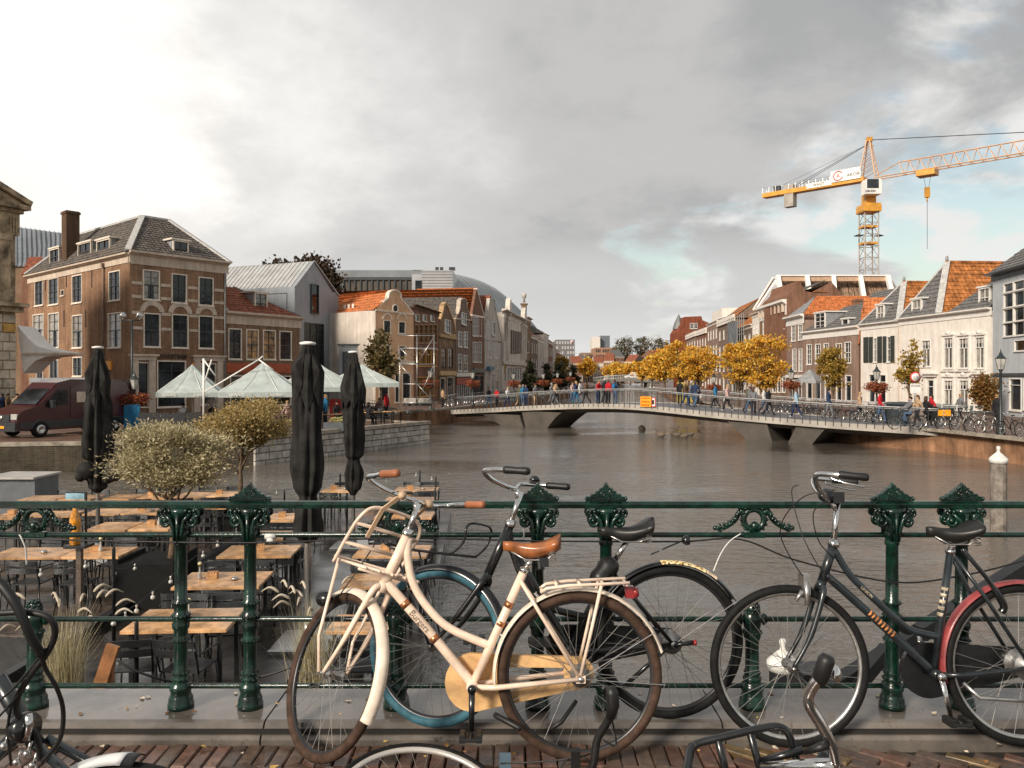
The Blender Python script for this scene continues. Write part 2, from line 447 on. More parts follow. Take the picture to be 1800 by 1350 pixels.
for h in rows:
 s_=-rnd.random()*.4
 while s_<ln:
  L_=rnd.uniform(.45,1.0);s0,s1=max(0,s_)+.012,min(ln,s_+L_)-.012
  if s1-s0>.08:
   pr=.10+rnd.uniform(-.018,.02)
   bb=MB();Mx=Matrix(((d.x,nrm.x,0,a.x),(d.y,nrm.y,0,a.y),(0,0,1,0),(0,0,0,1)))
   vs=[(s0,0,zc+.01),(s1,0,zc+.01),(s1,0,zc+h-.01),(s0,0,zc+h-.01)]
   vs+=[(s0+.02,pr,zc+.025),(s1-.02,pr,zc+.025),(s1-.02,pr,zc+h-.025),(s0+.02,pr,zc+h-.025)]
   bb.add(vs,[(4,5,6,7),(0,1,5,4),(1,2,6,5),(2,3,7,6),(3,0,4,7)],M=Mx)
   bb.build('stone_block',M_block,t,True)
  s_+=L_
 zc+=h
 # footbridge
BA,BB_=V((-5.3,68,0)),V((22.3,41.7,0))
be=(BB_-BA);BL=be.length;be.normalize();bn=V((-be.y,be.x,0));bn=bn if bn.y>0 else-bn
prof_px=[(788,721),(858,718),(920,714),(998,711),(1060,710),(1100,710.5),(1147,714),(1240,724),(1283,728.5),(1411,739),(1500,745.5),(1653,755)]
def on_bridge(px):
 k=(px-HX)/FP
 return(k*BA.y-BA.x)/(be.x-k*be.y)
prof=[]
for px,py in prof_px:
 s_=on_bridge(px);d_=BA.y+be.y*s_
 prof.append((s_,EYE-(py-HY)/FP*d_))
prof[0]=(0.0,prof[0][1]);prof[-1]=(BL,prof[-1][1])
def bz(s_):
 for(a,za),(c,zc_)in zip(prof[:-1],prof[1:]):
  if s_<=c:return za+(zc_-za)*(s_-a)/(c-a)
 return prof[-1][1]
sm=[(BL*i/48)for i in range(49)]
zs=[bz(q)for q in sm]
for _ in range(3):zs=[zs[0]]+[(zs[i-1]+2*zs[i]+zs[i+1])/4 for i in range(1,48)]+[zs[-1]]
def bz(s_):
 f=max(0,min(47.999,s_/BL*48));i=int(f);return zs[i]+(zs[i+1]-zs[i])*(f-i)
BWID=5.4
def bp_(s_,n_,dz=0):q=BA+be*s_+bn*n_;return V((q.x,q.y,bz(s_)+dz))
bridge=thing('footbridge','low arched pedestrian bridge with thin steel railings over the canal','bridge',(BA.x,BA.y,ZQ))
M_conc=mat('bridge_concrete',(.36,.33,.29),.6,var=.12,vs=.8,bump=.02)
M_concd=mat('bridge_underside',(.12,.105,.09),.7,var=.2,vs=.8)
M_deck=mat('bridge_deck_asphalt',(.13,.13,.14),.55,var=.15,vs=2)
def sweep(sec,m,name,s0=0,s1=None,ns=48):
 s1=BL if s1 is None else s1
 b=MB();n=len(sec);vs=[]
 for i in range(ns+1):
  s_=s0+(s1-s0)*i/ns
  for(q,dz)in sec:vs.append(bp_(s_,q,dz))
 fs=[]
 for i in range(ns):
  for k in range(n):l=(k+1)%n;fs.append((i*n+k,i*n+l,(i+1)*n+l,(i+1)*n+k))
 fs+=[tuple(range(n))[::-1],tuple(ns*n+k for k in range(n))]
 b.add(vs,fs);return b.build(name,m,bridge,True)
sweep([(-.02,.02),(.30,.02),(.30,-.10),(.06,-.34),(-.02,-.34)],M_conc,'deck_edge')
sweep([(BWID-.3,.02),(BWID+.02,.02),(BWID+.02,-.34),(BWID-.06,-.34),(BWID-.3,-.1)],M_conc,'deck_edge')
sweep([(.302,-.02),(BWID-.302,-.02),(BWID-.302,-.09),(.302,-.09)],M_deck,'deck_surface')
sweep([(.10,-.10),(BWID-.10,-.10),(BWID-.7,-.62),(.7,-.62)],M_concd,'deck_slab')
M_leg=mat('shaded_leg_concrete',(.10,.088,.075),.55,var=.15,vs=.8)  # shade on the legs is put into this darker concrete colour
def leg(top0,top1,bot0,bot1,bow):
 s=[on_bridge(q)for q in(top0,top1,bot0,bot1)]
 b=MB();vs=[];N=8
 for i in range(N+1):
  f=i/N;zt=min(bz(s[0]),bz(s[1]))-.36;z_=zt+(ZW-.4-zt)*f
  g_=f**bow
  e0=s[0]+(s[2]-s[0])*g_;e1=s[1]+(s[3]-s[1])*(f**(1/bow)if bow!=1 else f)
  i0=.2+.35*f;i1=3.6-.5*f
  for(q,nn)in((e0,i0),(e1,i0),(e1,i1),(e0,i1)):
   p_=BA+be*q+bn*nn;vs.append((p_.x,p_.y,z_))
 fs=[(0,1,2,3),tuple(N*4+k for k in(3,2,1,0))]
 for i in range(N):
  for k in range(4):l=(k+1)%4;fs.append((i*4+k,(i+1)*4+k,(i+1)*4+l,i*4+l))
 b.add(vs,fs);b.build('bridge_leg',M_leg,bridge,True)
leg(838,910,884,914,.75)
leg(914,984,918,948,1.25)
leg(1276,1345,1316,1354,.9)
leg(1396,1450,1372,1412,1.1)
M_steel=mat('brushed_steel',(.42,.42,.41),.45,.6,var=.08)
M_dsteel=mat('dark_steel_baluster',(.10,.10,.10),.45,.6)
for n_ in(.06,BWID-.06):
 b=MB();b.tube([bp_(BL*i/60,n_,1.06)for i in range(61)],.036,8);b.build('handrail',M_steel,bridge,True)
 b=MB();b.tube([bp_(BL*i/60,n_,.97)for i in range(61)],.018,5);b.build('lower_rail',M_steel,bridge,True)
bal=MB();bal.box(-.018,.018,-.012,.012,-.18,1.03);bal_me=bal.mesh('baluster',M_dsteel)
wi=winv(bridge)
NB=84
for n_ in(-.045,BWID+.045):
 for i in range(NB+1):
  p_=bp_(BL*i/NB,n_,0);link('baluster',bal_me,bridge,wi@p_)
def hung_board(px0,px1,py0,py1,m,label,rows,tm,frame=None):
 s0,s1=on_bridge(px0),on_bridge(px1);sc_=(s0+s1)/2
 dd=BA.y+be.y*sc_;z0=EYE-(py1-HY)/FP*dd;z1=EYE-(py0-HY)/FP*dd
 p0=BA+be*sc_+bn*-.14
 t=thing('notice_board',label,'sign',(p0.x,p0.y,z0),math.atan2(be.y,be.x))
 b=MB();w_=(s1-s0);b.box(-w_/2,w_/2,-.012,.012,0,z1-z0);b.build('board',m,t)
 if frame:
  b=MB();f=.05
  for q in((-w_/2,w_/2,0,f),(-w_/2,w_/2,z1-z0-f,z1-z0),(-w_/2,-w_/2+f,f,z1-z0-f),(w_/2-f,w_/2,f,z1-z0-f)):
   b.box(q[0],q[1],-.02,-.013,q[2],q[3])
  b.build('border',frame,t)
 for i,(s,sz)in enumerate(rows):
  zc=(z1-z0)*(1-(i+.5)/len(rows));b=MB()
  for k in range(s):xa=w_*.8*(k/s-.5);b.box(xa,xa+w_*.8/s*.7,-.02,-.0125,zc-sz/2,zc+sz/2)
  b.build('print_line',tm,t)['kind']='stuff'
M_orange=mat('signal_orange',(.90,.36,.01),.5,var=.04)
M_white=mat('white_paint',(.78,.76,.72),.5,var=.06)
M_red=mat('red_paint',(.55,.03,.03),.45,var=.08)
M_black=mat('black_paint',(.018,.018,.018),.4,var=.15)
hung_board(1128,1146.5,697,715,M_orange,'orange notice board with three lines of text hung on the footbridge',[(7,.09),(5,.11),(5,.11)],mat('sign_text_red',(.5,.05,.01),.5))
hung_board(1147.5,1154.5,699,715,M_white,'narrow white notice with red border next to the orange board',[(1,.3)],M_black,M_red)
# second bridge, far up the canal
fb=thing('road_bridge','small dark road bridge far up the canal with a white van on it','bridge',(31,226,ZQ))
M_fb=mat('far_bridge_grey',(.20,.19,.18),.7)
b=MB();N=14;x0,x1=23.5,41.5
top=[(x0+(x1-x0)*i/N,.05+.75*math.sin(math.pi*i/N)-.1)for i in range(N+1)]
for(xa,za),(xb,zb)in zip(top[:-1],top[1:]):
 b.add([(xa,224,za-.7),(xb,224,zb-.7),(xb,224,zb),(xa,224,za),(xa,231,za-.7),(xb,231,zb-.7),(xb,231,zb),(xa,231,za)],[(0,1,2,3),(3,2,6,7),(0,4,5,1),(7,6,5,4)])
b.build('deck',M_fb,fb,True)
for xx in(27,38.5):
 b=MB();b.box(xx-.35,xx+.35,224.3,230.7,ZW-.3,-.2);b.build('pier',M_fb,fb,True)
b=MB()
for dy in(224.2,230.8):
 b.tube([(xa,dy,za+1.05)for xa,za in top],.06,5)
 b.tube([(xa,dy,za+.25)for xa,za in top],.04,5)
 for i in range(37):
  xa=x0+(x1-x0)*i/36;za=.05+.75*math.sin(math.pi*i/36)-.1
  b.box(xa-.025,xa+.025,dy-.03,dy+.03,za,za+1.03)
b.build('railing',mat('far_rail_white',(.5,.5,.48),.5),fb,True)['kind']='stuff'
# our bridge: stone kerb and clinker pavement
M_kerb=mat('wet_kerb_stone',(.132,.115,.10),.28,var=.28,vs=3.0,bump=.03,bs=45,wet=.05,coat=.3,chips=((.07,.058,.048),.60,7))
kb=structure(thing('kerb','x','x',(0,3.54,0)))
del kb['label'],kb['category']
rnd=random.Random(11)
xs=[-7.2,-5.3,-3.55,-1.12,.95,2.9,4.7,6.6,8.6]
for xa,xb in zip(xs[:-1],xs[1:]):
 b=MB();y0=3.54;y1=3.99;g=.004
 sec=[(y0,-.1),(y0,.008),(y0+.012,.022),(y0+.035,.030),(y0+.05,.044),(y0+.062,.060),(y0+.085,.065),(y1-.01,.065),(y1,.055),(y1,-.6)]
 b.add([(xa+g,p,q)for p,q in sec]+[(xb-g,p,q)for p,q in sec],[tuple(range(len(sec)))[::-1],tuple(range(len(sec),2*len(sec)))]+[(i,i+1,len(sec)+i+1,len(sec)+i)for i in range(len(sec)-1)])
 b.build('kerb_stone',M_kerb,kb,True)
b=MB();b.box(-7.2,8.6,3.56,3.97,-.9,.04);b.build('kerb_bedding',mat('dark_joint',(.03,.027,.024),.9),kb,True)
b=MB();b.box(-7.2,8.6,-4,3.56,-.9,-.045);base=structure(b.build('bridge_base',MATS['dark_joint']))
pv=structure(thing('pavement','x','x',(0,3.3,0)));del pv['label'],pv['category']
M_pav=[mat('clinker_red',(.115,.062,.044),.42,var=.25,vs=22,bump=.03,bs=120,wet=.16,obj_var=.3),mat('clinker_brown',(.085,.056,.04),.42,var=.25,vs=22,bump=.03,bs=120,wet=.16,obj_var=.3),mat('clinker_ochre',(.16,.105,.045),.45,var=.3,vs=15,bump=.03,bs=120,wet=.18,obj_var=.3)]
def brick_mesh(l,w_,m,seed):
 r=random.Random(seed);b=MB();j=lambda:r.uniform(-.0025,.0025)
 a,c,bv=l/2,w_/2,.006
 vs=[(-a,-c,-.05),(a,-c,-.05),(a,c,-.05),(-a,c,-.05)]
 vs+=[(-a+j(),-c+j(),-bv),(a+j(),-c+j(),-bv),(a+j(),c+j(),-bv),(-a+j(),c+j(),-bv)]
 vs+=[(-a+bv,-c+bv,j()),(a-bv,-c+bv,j()),(a-bv,c-bv,j()),(-a+bv,c-bv,j())]
 b.add(vs,[(8,9,10,11),(0,1,5,4),(1,2,6,5),(2,3,7,6),(3,0,4,7),(4,5,9,8),(5,6,10,9),(6,7,11,10),(7,4,8,11)])
 return b.mesh('brick',m)
BM=[brick_mesh(.196,.062,M_pav[i%3],i)for i in range(9)]
spots=[]
xx=-2.9
while xx<2.9:
 if xx<.95:spots.append((xx,3.43,R(90)+.0,0))
 xx+=.068
ang=R(-38);ca,sa=math.cos(ang),math.sin(ang)
for i in range(-60,61):
 for j in range(-90,91):
  u=i*.202+(.101 if j%2 else 0);v_=j*.067
  X_,Y_=u*ca-v_*sa,2.2+u*sa+v_*ca
  lim=3.30 if X_<.95 else 3.47
  if-4.6<X_<4.6 and .2<Y_<lim:spots.append((X_,Y_,ang,1))
spots.sort(key=lambda q:(-(q[1]+(.3 if q[3]==0 else 0)-.02*abs(q[0]))))
rest=MB()
wi=winv(pv)
for i,(X_,Y_,an,k)in enumerate(spots):
 dz=rnd.uniform(-.005,.004);me=BM[rnd.choice([0,1,1,3,4,4,7,6,2]if X_>.5 else[0,1,3,4,6,7])]
 if i<300:
  link('brick',me,pv,wi@V((X_,Y_,-.004+dz)),(rnd.uniform(-.02,.02),rnd.uniform(-.012,.012),an+rnd.uniform(-.012,.012)))
 else:
  Mx=Matrix.Translation((X_,Y_,-.004+dz))@Matrix.Rotation(an,4,'Z')
  mi=M_pav.index(me.materials[0])
  rest.add([Mx@v.co for v in me.vertices],[tuple(p.vertices)for p in me.polygons],mi)
rest.build('brick_field',M_pav,pv,True,kind='stuff')
b=MB();b.box(-7,.95,3.303,3.322,-.05,-.008);b.build('joint_strip',mat('dark_iron_strip',(.03,.028,.027),.5),pv,True)
M_leaf_and_glint=[mat('leaf_and_glint_yellow',(.55,.36,.10),.6,var=.3,vs=60),mat('leaf_and_glint_pale',(.62,.52,.40),.6,var=.2,vs=60),mat('leaf_and_glint_brown',(.25,.13,.05),.6,var=.3,vs=60)]  # colours of the fallen leaves, reused for painted glints on the canal
b=MB()
for i in range(70):
 X_,Y_=rnd.uniform(-2.4,2.4),rnd.choice([rnd.uniform(3.2,3.54),rnd.uniform(3.6,3.95)]);z_=.004 if Y_<3.54 else .068
 r_=rnd.uniform(.006,.016);a_=rnd.random()*6.3
 pts=[(X_+r_*k*math.cos(a_+t_),Y_+r_*k*math.sin(a_+t_),z_+rnd.uniform(0,.006))for t_,k in((0,1.5),(1.1,.8),(2.3,.9),(3.4,1.1),(4.6,.8))]
 b.poly(pts,rnd.randrange(3))
b.build('fallen_leaves',M_leaf_and_glint,None,kind='stuff')

# building kit
M_wframe=mat('window_frame_cream',(.70,.62,.52),.5,var=.1)
M_wwhite=mat('window_frame_white',(.72,.69,.64),.5,var=.06)
M_dframe=mat('window_frame_dark',(.045,.05,.055),.4,var=.1)
M_pane=glass('window_glass')
M_curt=mat('net_curtain_behind_glass',(.26,.24,.21),.3,var=.35,vs=2.5,coat=.5,obj_var=.3)
M_warm=mat('lit_shop_interior',(.30,.17,.07),.3,var=.6,vs=1.6,coat=.4)
M_lead=mat('grey_lead',(.25,.26,.265),.45,var=.15,vs=3)
M_cream=mat('cream_plaster',(.60,.50,.40),.6,var=.08,vs=2,streak=.25)
M_tileg=mat('grey_pantile',(.115,.10,.088),.65,var=.42,vs=3.5,bump=.03,bs=12)
M_tileo=mat('orange_pantile',(.46,.155,.055),.65,var=.28,vs=2.5,bump=.03,bs=12)
M_tilet=mat('terracotta_brown_tile',(.36,.14,.045),.65,var=.38,vs=2.0,bump=.03,bs=12)
M_tiler=mat('dull_red_tile',(.24,.085,.05),.65,var=.35,vs=2.5,bump=.03,bs=12)
M_slate=mat('slate_tile',(.125,.12,.115),.5,var=.3,vs=4,bump=.03,bs=12)
M_brkA=brickmat('warm_brown_brick',(.40,.205,.11),(.26,.13,.072),(.40,.32,.23),stain=.36)
M_brkB=brickmat('dark_brown_brick',(.33,.19,.105),(.21,.12,.07),(.34,.27,.2),stain=.25)
M_brkC=brickmat('red_brown_brick',(.34,.145,.08),(.25,.11,.065),(.25,.19,.15),stain=.25)
M_brkD=brickmat('grey_brown_brick',(.27,.18,.14),(.20,.135,.10),(.3,.25,.2),stain=.2)
M_brkE=brickmat('pink_brown_brick',(.36,.235,.18),(.30,.19,.15),(.36,.29,.24),stain=.15)
M_brkR=brickmat('bright_red_brick',(.36,.085,.035),(.27,.07,.035),(.2,.1,.07),stain=.2)
M_chim=brickmat('chimney_brick',(.16,.09,.05),(.12,.07,.045),(.16,.12,.09),stain=.3)
class Fac:
 def __init__(s,T,A,B,z0=ZQ):
  s.T=T;s.A=V((A[0],A[1],0));s.B=V((B[0],B[1],0));s.W=(s.B-s.A).length
  s.d=(s.B-s.A).normalized();s.n=V((-s.d.y,s.d.x,0));s.z0=z0
  s.M=Matrix(((s.d.x,s.n.x,0,s.A.x),(s.d.y,s.n.y,0,s.A.y),(0,0,1,z0),(0,0,0,1)))
  s.holes=[]
 def shift(s,n,up=0):
  q=Fac(s.T,(s.A+s.n*n)[:2],(s.B+s.n*n)[:2],s.z0);return q
 def uz(s,px,py):
  k=(px-HX)/FP;u=(k*s.A.y-s.A.x)/(s.d.x-k*s.d.y);D=s.A.y+s.d.y*u
  return u,EYE-(py-HY)/FP*D-s.z0
 def D(s,px):return s.A.y+s.d.y*s.uz(px,HY)[0]
 def put(s,mb,name,m,T=None,**k):
  W=winv(T or s.T)@s.M
  mb.v=[tuple(W@V(q))for q in mb.v]
  return mb.build(name,m,T or s.T,**k)
 def wall(s,m,z1,u0=0,u1=None,zb=-.3,depth=.14,name='wall',y=0.0):
  u1=s.W if u1 is None else u1
  H=[h for h in s.holes if h[0]>=u0-1e-3 and h[1]<=u1+1e-3 and h[3]<z1]
  us=sorted({u0,u1}|{h[0]for h in H}|{h[1]for h in H});zs_=sorted({zb,z1}|{h[2]for h in H}|{h[3]for h in H})
  b=MB()
  for a,c in zip(us[:-1],us[1:]):
   for e,f in zip(zs_[:-1],zs_[1:]):
    mu,mz=(a+c)/2,(e+f)/2
    if any(h[0]<mu<h[1]and h[2]<mz<h[3]for h in H):continue
    b.add([(a,y,e),(c,y,e),(c,y,f),(a,y,f)],[(0,1,2,3)])
  for h in H:
   a,c,e,f=h[:4]
   b.add([(a,y,e),(c,y,e),(c,y,f),(a,y,f),(a,y+depth,e),(c,y+depth,e),(c,y+depth,f),(a,y+depth,f)],[(0,4,5,1),(1,5,6,2),(2,6,7,3),(3,7,4,0)])
  return s.put(b,name,m)
 def win(s,x0,x1,y0,y1,style='sash',fr=None,proud=False,minw=0):
  xm=(x0+x1)/2
  u0,u1=s.uz(x0,y0)[0],s.uz(x1,y0)[0];z1_,z0_=s.uz(xm,y0)[1],s.uz(xm,y1)[1]
  s.winm(u0,u1,z0_,z1_,style,fr,proud)
 def winm(s,u0,u1,z0_,z1_,style='sash',fr=None,proud=False):
  w_,h_=round(max(.35,u1-u0)/.05)*.05,round((z1_-z0_)/.05)*.05
  uc=(u0+u1)/2;u0=uc-w_/2
  if not proud:s.holes.append((u0,u0+w_,z0_,z0_+h_))
  o,=(make_window(s.T,w_,h_,style,fr or M_wframe),)
  o.matrix_basis=winv(s.T)@s.M@Matrix.Translation((u0,-.13 if proud else 0,z0_))
  return o
 def slope(s,pts,m,name='roof',tile=.32,T=None):
  W=winv(T or s.T)@s.M
  return tiled([W@V(p)for p in pts],m,name,T or s.T,tile)
WM={}
def make_window(T,w_,h_,style,fr):
 key=(round(w_,2),round(h_,2),style,fr.name)
 if key not in WM:
  b=MB();t_=.09 if style!='slim' else .05
  b.box(0,w_,-.035,.12,0,t_);b.box(0,w_,-.035,.12,h_-t_,h_)
  b.box(0,t_,-.035,.12,t_,h_-t_);b.box(w_-t_,w_,-.035,.12,t_,h_-t_)
  b.box(-.05,w_+.05,-.09,-.036,-.06,.03)
  bw=.035;y0,y1=.03,.085;nb0=len(b.f)
  if style in('sash','curt','warm'):
   b.box(t_,w_-t_,.0,.09,h_*.5-.03,h_*.5+.03)
   if w_>.7:b.box(w_/2-bw/2,w_/2+bw/2,y0,y1,t_,h_*.5-.031);b.box(w_/2-bw/2,w_/2+bw/2,y0,y1,h_*.5+.031,h_-t_)
   if h_>1.7:
    for q in(.27,.75):b.box(t_,w_-t_,y0+.004,y1-.004,h_*q-.015,h_*q+.015)
  elif style in('tee','teec'):
   b.box(t_,w_-t_,.0,.09,h_*.66-.03,h_*.66+.03);b.box(w_/2-.03,w_/2+.03,.01,.088,t_,h_*.66-.031)
   for q in(.33,.66):b.box(w_*q-.012,w_*q+.012,y0,y1,h_*.66+.031,h_-t_)
  elif style=='door':
   b.box(t_,w_-t_,.0,.09,h_*.74-.03,h_*.74+.03)
  elif style=='shop':
   n=max(1,int(w_/1.1))
   for i in range(1,n):b.box(w_*i/n-.03,w_*i/n+.03,.0,.085,t_,h_-t_)
   b.box(t_,w_-t_,.005,.08,h_*.78-.02,h_*.78+.02)
  elif style=='grid':
   for i in(1,2):b.box(w_*i/3-.02,w_*i/3+.02,y0,y1,t_,h_-t_)
   for i in(1,2,3):b.box(t_,w_-t_,y0+.004,y1-.004,h_*i/4-.02,h_*i/4+.02)
  b.m=[0 if i<nb0 else 1 for i in range(len(b.f))]
  f=b.mesh('window',[fr,M_dframe if fr is M_wframe else fr])
  g=MB();g.box(t_-.01,w_-t_+.01,.09,.115,t_-.01,h_-t_+.01);pm=g.mesh('pane',M_warm if style=='warm' else M_pane)
  c=None
  if style in('curt','teec'):
   g=MB();k=t_+.02;ww=(w_-2*k)
   g.box(k,k+ww*.30,.085,.092,k,h_*.5-.05 if style=='curt' else h_*.62);g.box(w_-k-ww*.30,w_-k,.085,.092,k,h_*.5-.05 if style=='curt' else h_*.62)
   if style=='curt':g.box(k,w_-k,.085,.092,h_*.5+.05,h_-k)
   else:g.box(k,w_-k,.085,.092,h_*.8,h_-k)
   c=g.mesh('curtain',M_curt)
  WM[key]=(f,pm,c)
 f,pm,c=WM[key]
 o=link('window',f,T);link('pane',pm,o)
 if c:link('curtain',c,o)
 return o
def tiled(p,m,name,T,tile=.32,parent_space=True):
 el,er,tr,tl=p
 e=er-el;el_len=e.length;ed=e.normalized()
 up=((tl+tr)/2-(el+er)/2)
 nrm=ed.cross(up).normalized()
 upv=nrm.cross(ed).normalized()
 sl=(tl-el).dot(ed);sr=(tr-el).dot(ed);hh=max((tl-el).dot(upv),.2)
 n=max(2,int(hh/(tile*1.15)))
 b=MB()
 for i in range(n):
  t0,t1=i/n,(i+1)/n
  l0,r0=sl*t0,el_len+(sr-el_len)*t0;l1,r1=sl*t1,el_len+(sr-el_len)*t1
  k0=math.ceil((l0)/(tile/2));k1=math.floor(r0/(tile/2))
  ss=[l0]+[q*tile/2 for q in range(k0,k1+1)if l0+.02<q*tile/2<r0-.02]+[r0]
  vs=[];fs=[]
  for s_ in ss:
   ph=round(s_/(tile/2));wv=.035 if ph%2 else 0
   s1=min(max(s_,l1),r1)
   B0=el+(tl-el)*t0;z_lo=el+ed*s_+upv*(hh*t0)
   z_hi=el+ed*s1+upv*(hh*t1)
   vs+=[z_lo+nrm*(.02),z_lo+nrm*(.07+wv),z_hi+nrm*(.022+wv)]
  for q in range(len(ss)-1):
   a,c=q*3,q*3+3
   fs+=[(a,c,c+1,a+1),(a+1,c+1,c+2,a+2)]
  b.add(vs,fs)
 return b.build(name,m,T)
def place(px,d):return((px-HX)/FP*d,d)
def bthing(label,A,B,name='house',cat='house'):
 a,c=V((*A,ZQ)),V((*B,ZQ));d=c-a
 return thing(name,label,cat,a,math.atan2(d.y,d.x))
def body(F,depth,z1,m,name='side_wall',skip_front=True,zb=-.3,u0=0,u1=None):
 u1=F.W if u1 is None else u1
 b=MB()
 b.add([(u0,0.001,zb),(u1,0.001,zb),(u1,depth,zb),(u0,depth,zb),(u0,.001,z1),(u1,.001,z1),(u1,depth,z1),(u0,depth,z1)],[(1,2,6,5),(2,3,7,6),(3,0,4,7),(4,5,6,7)])
 return F.put(b,name,m)
def band(F,u0,u1,z0_,z1_,m,out=.05,name='band',inn=0.0):
 b=MB();b.box(u0,u1,-out,inn-.002,z0_,z1_);return F.put(b,name,m)
def cornice(F,z,h=.5,out=.35,m=None,u0=-.15,u1=None,name='cornice'):
 u1=F.W+.15 if u1 is None else u1;m=m or M_cream
 b=MB();b.prism([(0,z-h),(-.06,z-h),(-.06,z-h*.35),(-out*.6,z-h*.22),(-out,z-h*.16),(-out,z),(0,z)],u0,u1,'x')
 b2=MB();b2.v=b.v;b2.f=b.f;b2.m=b.m;b2.s=b.s
 return F.put(b2,name,m)
def dormer(F,x0,x1,y0,y1,n,depth=2.2,style='sash',roofm=None,cheek=None,fr=None):
 G_=F.shift(n);xm=(x0+x1)/2
 u0,u1=G_.uz(x0,y0)[0],G_.uz(x1,y0)[0];z1_,z0_=G_.uz(xm,y0)[1],G_.uz(xm,y1)[1]
 fr=fr or M_wframe
 W=winv(F.T)@G_.M
 b=MB();b.box(u0,u1,0.01,depth,z0_-.3,z1_-.05);b.v=[tuple(W@V(q))for q in b.v]
 dm=b.build('dormer',cheek or M_lead,F.T)
 b=MB();b.box(u0-.18,u1+.18,-.22,depth,z1_-.048,z1_+.08);b.v=[tuple(W@V(q))for q in b.v];b.build('dormer_roof',roofm or fr,dm)
 w_,h_=round((u1-u0)/.05)*.05,round((z1_-z0_-.05)/.05)*.05
 key_o=make_window(F.T,w_,h_,style,fr)
 key_o.matrix_basis=W@Matrix.Translation(((u0+u1)/2-w_/2,-.125,z0_))
 return dm
def chimney(F,u,y_,w_,z0_,z1_,m=None,T=None,pots=1):
 b=MB();b.box(u-w_/2,u+w_/2,y_-w_/2,y_+w_/2,z0_,z1_-.25);b.box(u-w_/2-.07,u+w_/2+.07,y_-w_/2-.07,y_+w_/2+.07,z1_-.25,z1_-.08)
 b.box(u-w_/2,u+w_/2,y_-w_/2,y_+w_/2,z1_-.08,z1_)
 return F.put(b,'chimney',m or M_chim)
def ridge(F,p0,p1,m=None,r=.12,name='ridge_cap'):
 b=MB();b.tube([p0,p1],r,6);return F.put(b,name,m or M_lead)
def gable(F,pts_px,m,th=.35,name='gable',coping=None,cm=None,cw=.14):
 pts=[F.uz(*q)for q in pts_px]
 b=MB();b.prism(pts,0.002,th);F.put(b,name,m)
 if coping:
  b=MB()
  for(a,c)in zip(pts[:-1],pts[1:]):b.beam((a[0],th/2,a[1]),(c[0],th/2,c[1]),th+.16,cw)
  F.put(b,'gable_coping',cm or M_cream)
 return pts
 # A: the big brown corner house
cA,rA,lA=place(228,58),place(398,64),place(50,71.6)
T=bthing('big brown brick corner house with hipped grey roof and white stone arches',cA,rA,'corner_house')
F=Fac(T,cA,rA);S=Fac(T,lA,cA)
ze=F.uz(228,455)[1]
for r_ in[(251,281,475,527.6),(301,329,481,533),(348.5,375.5,487,537.6)]:F.win(*r_,style='curt' if r_[0]<300 else 'sash')
for r_ in[(252,282,550,610.5),(301.6,331.4,552.5,612),(349,375.5,555,613)]:F.win(*r_,style='sash')
F.win(275.6,327,634,716,'shop')
F.win(240,262,636,716,'door');F.win(352,380,638,712,'door')
F.wall(M_brkA,ze)
for r_ in[(61,76.5,492,537.6),(85,103,488.5,536),(126.6,144.4,482.5,533),(191,211.6,475.7,528.7)]:S.win(*r_,style='sash')
for r_ in[(58,77,552,608),(85,104,550,612),(127,145,553,612),(190,213,550,611.6)]:S.win(*r_,style='curt')
for r_ in[(64,76,632,700),(87,103,632,700),(128,145,627.6,662)]:S.win(*r_,style='sash')
S.win(107,113,509,520,'slim')
S.wall(M_brkA,ze)
for yy in(496.5,520.5,549,576):
 z_=F.uz(232,yy)[1]
 segs=sorted([(h[0],h[1])for h in F.holes if h[2]<z_<h[3]]);u_=.15
 b=MB()
 for a,c in segs+[(F.W-.1,0)]:
  if a-.12>u_:b.box(u_,a-.06,-.045,-.002,z_-.11,z_+.11)
  u_=c+.06 if c else u_
 F.put(b,'stone_band',M_cream)
for x0,x1,yb in[(252,282,550),(301.6,331.4,552.5),(349,375.5,555)]:
 u0,z_=F.uz(x0,yb);u1=F.uz(x1,yb)[0];uc=(u0+u1)/2;ro=(u1-u0)/2+.28;ri=ro-.38
 b=MB();N=12;zc_=z_+.12
 for i in range(N):
  a0,a1=math.pi*i/N,math.pi*(i+1)/N
  q=[(uc+ri*math.cos(a0),zc_+ri*.85*math.sin(a0)),(uc+ro*math.cos(a0),zc_+ro*.9*math.sin(a0)),(uc+ro*math.cos(a1),zc_+ro*.9*math.sin(a1)),(uc+ri*math.cos(a1),zc_+ri*.85*math.sin(a1))]
  b.prism(q[::-1],-.06,-.002)
 F.put(b,'stone_arch',M_cream)
cornice(F,ze+.62,.95,.5);cornice(S,ze+.45,.7,.4)
for x0,x1,yt in((230,272,622),(340,391,624)):
 u0,z1_=F.uz(x0,yt);u1=F.uz(x1,yt)[0]
 b=MB();b.box(u0,u0+.5,-.16,-.003,-.2,z1_-.45);b.box(u1-.5,u1,-.16,-.003,-.2,z1_-.45);b.box(u0-.06,u1+.06,-.2,-.003,z1_-.45,z1_-.15);b.box(u0-.2,u1+.2,-.35,-.003,z1_-.15,z1_)
 F.put(b,'door_surround',M_cream)
u0,z_=F.uz(283,627);u1=F.uz(320,627)[0]
def ftext(F,s_,px,py,size,m,T=None,out=.05,sx=1.0,ext=.02,name='lettering'):
 u,z_=F.uz(px,py)
 return text(s_,size,m,T or F.T,M=winv(T or F.T)@F.M@Matrix.Translation((u,-out,z_))@Matrix.Rotation(R(90),4,'X')@Matrix.Diagonal((sx,1,1,1)),ext=ext,name=name)
ftext(F,'YOGHURTBARN',303,627,.5,M_black,sx=.62)
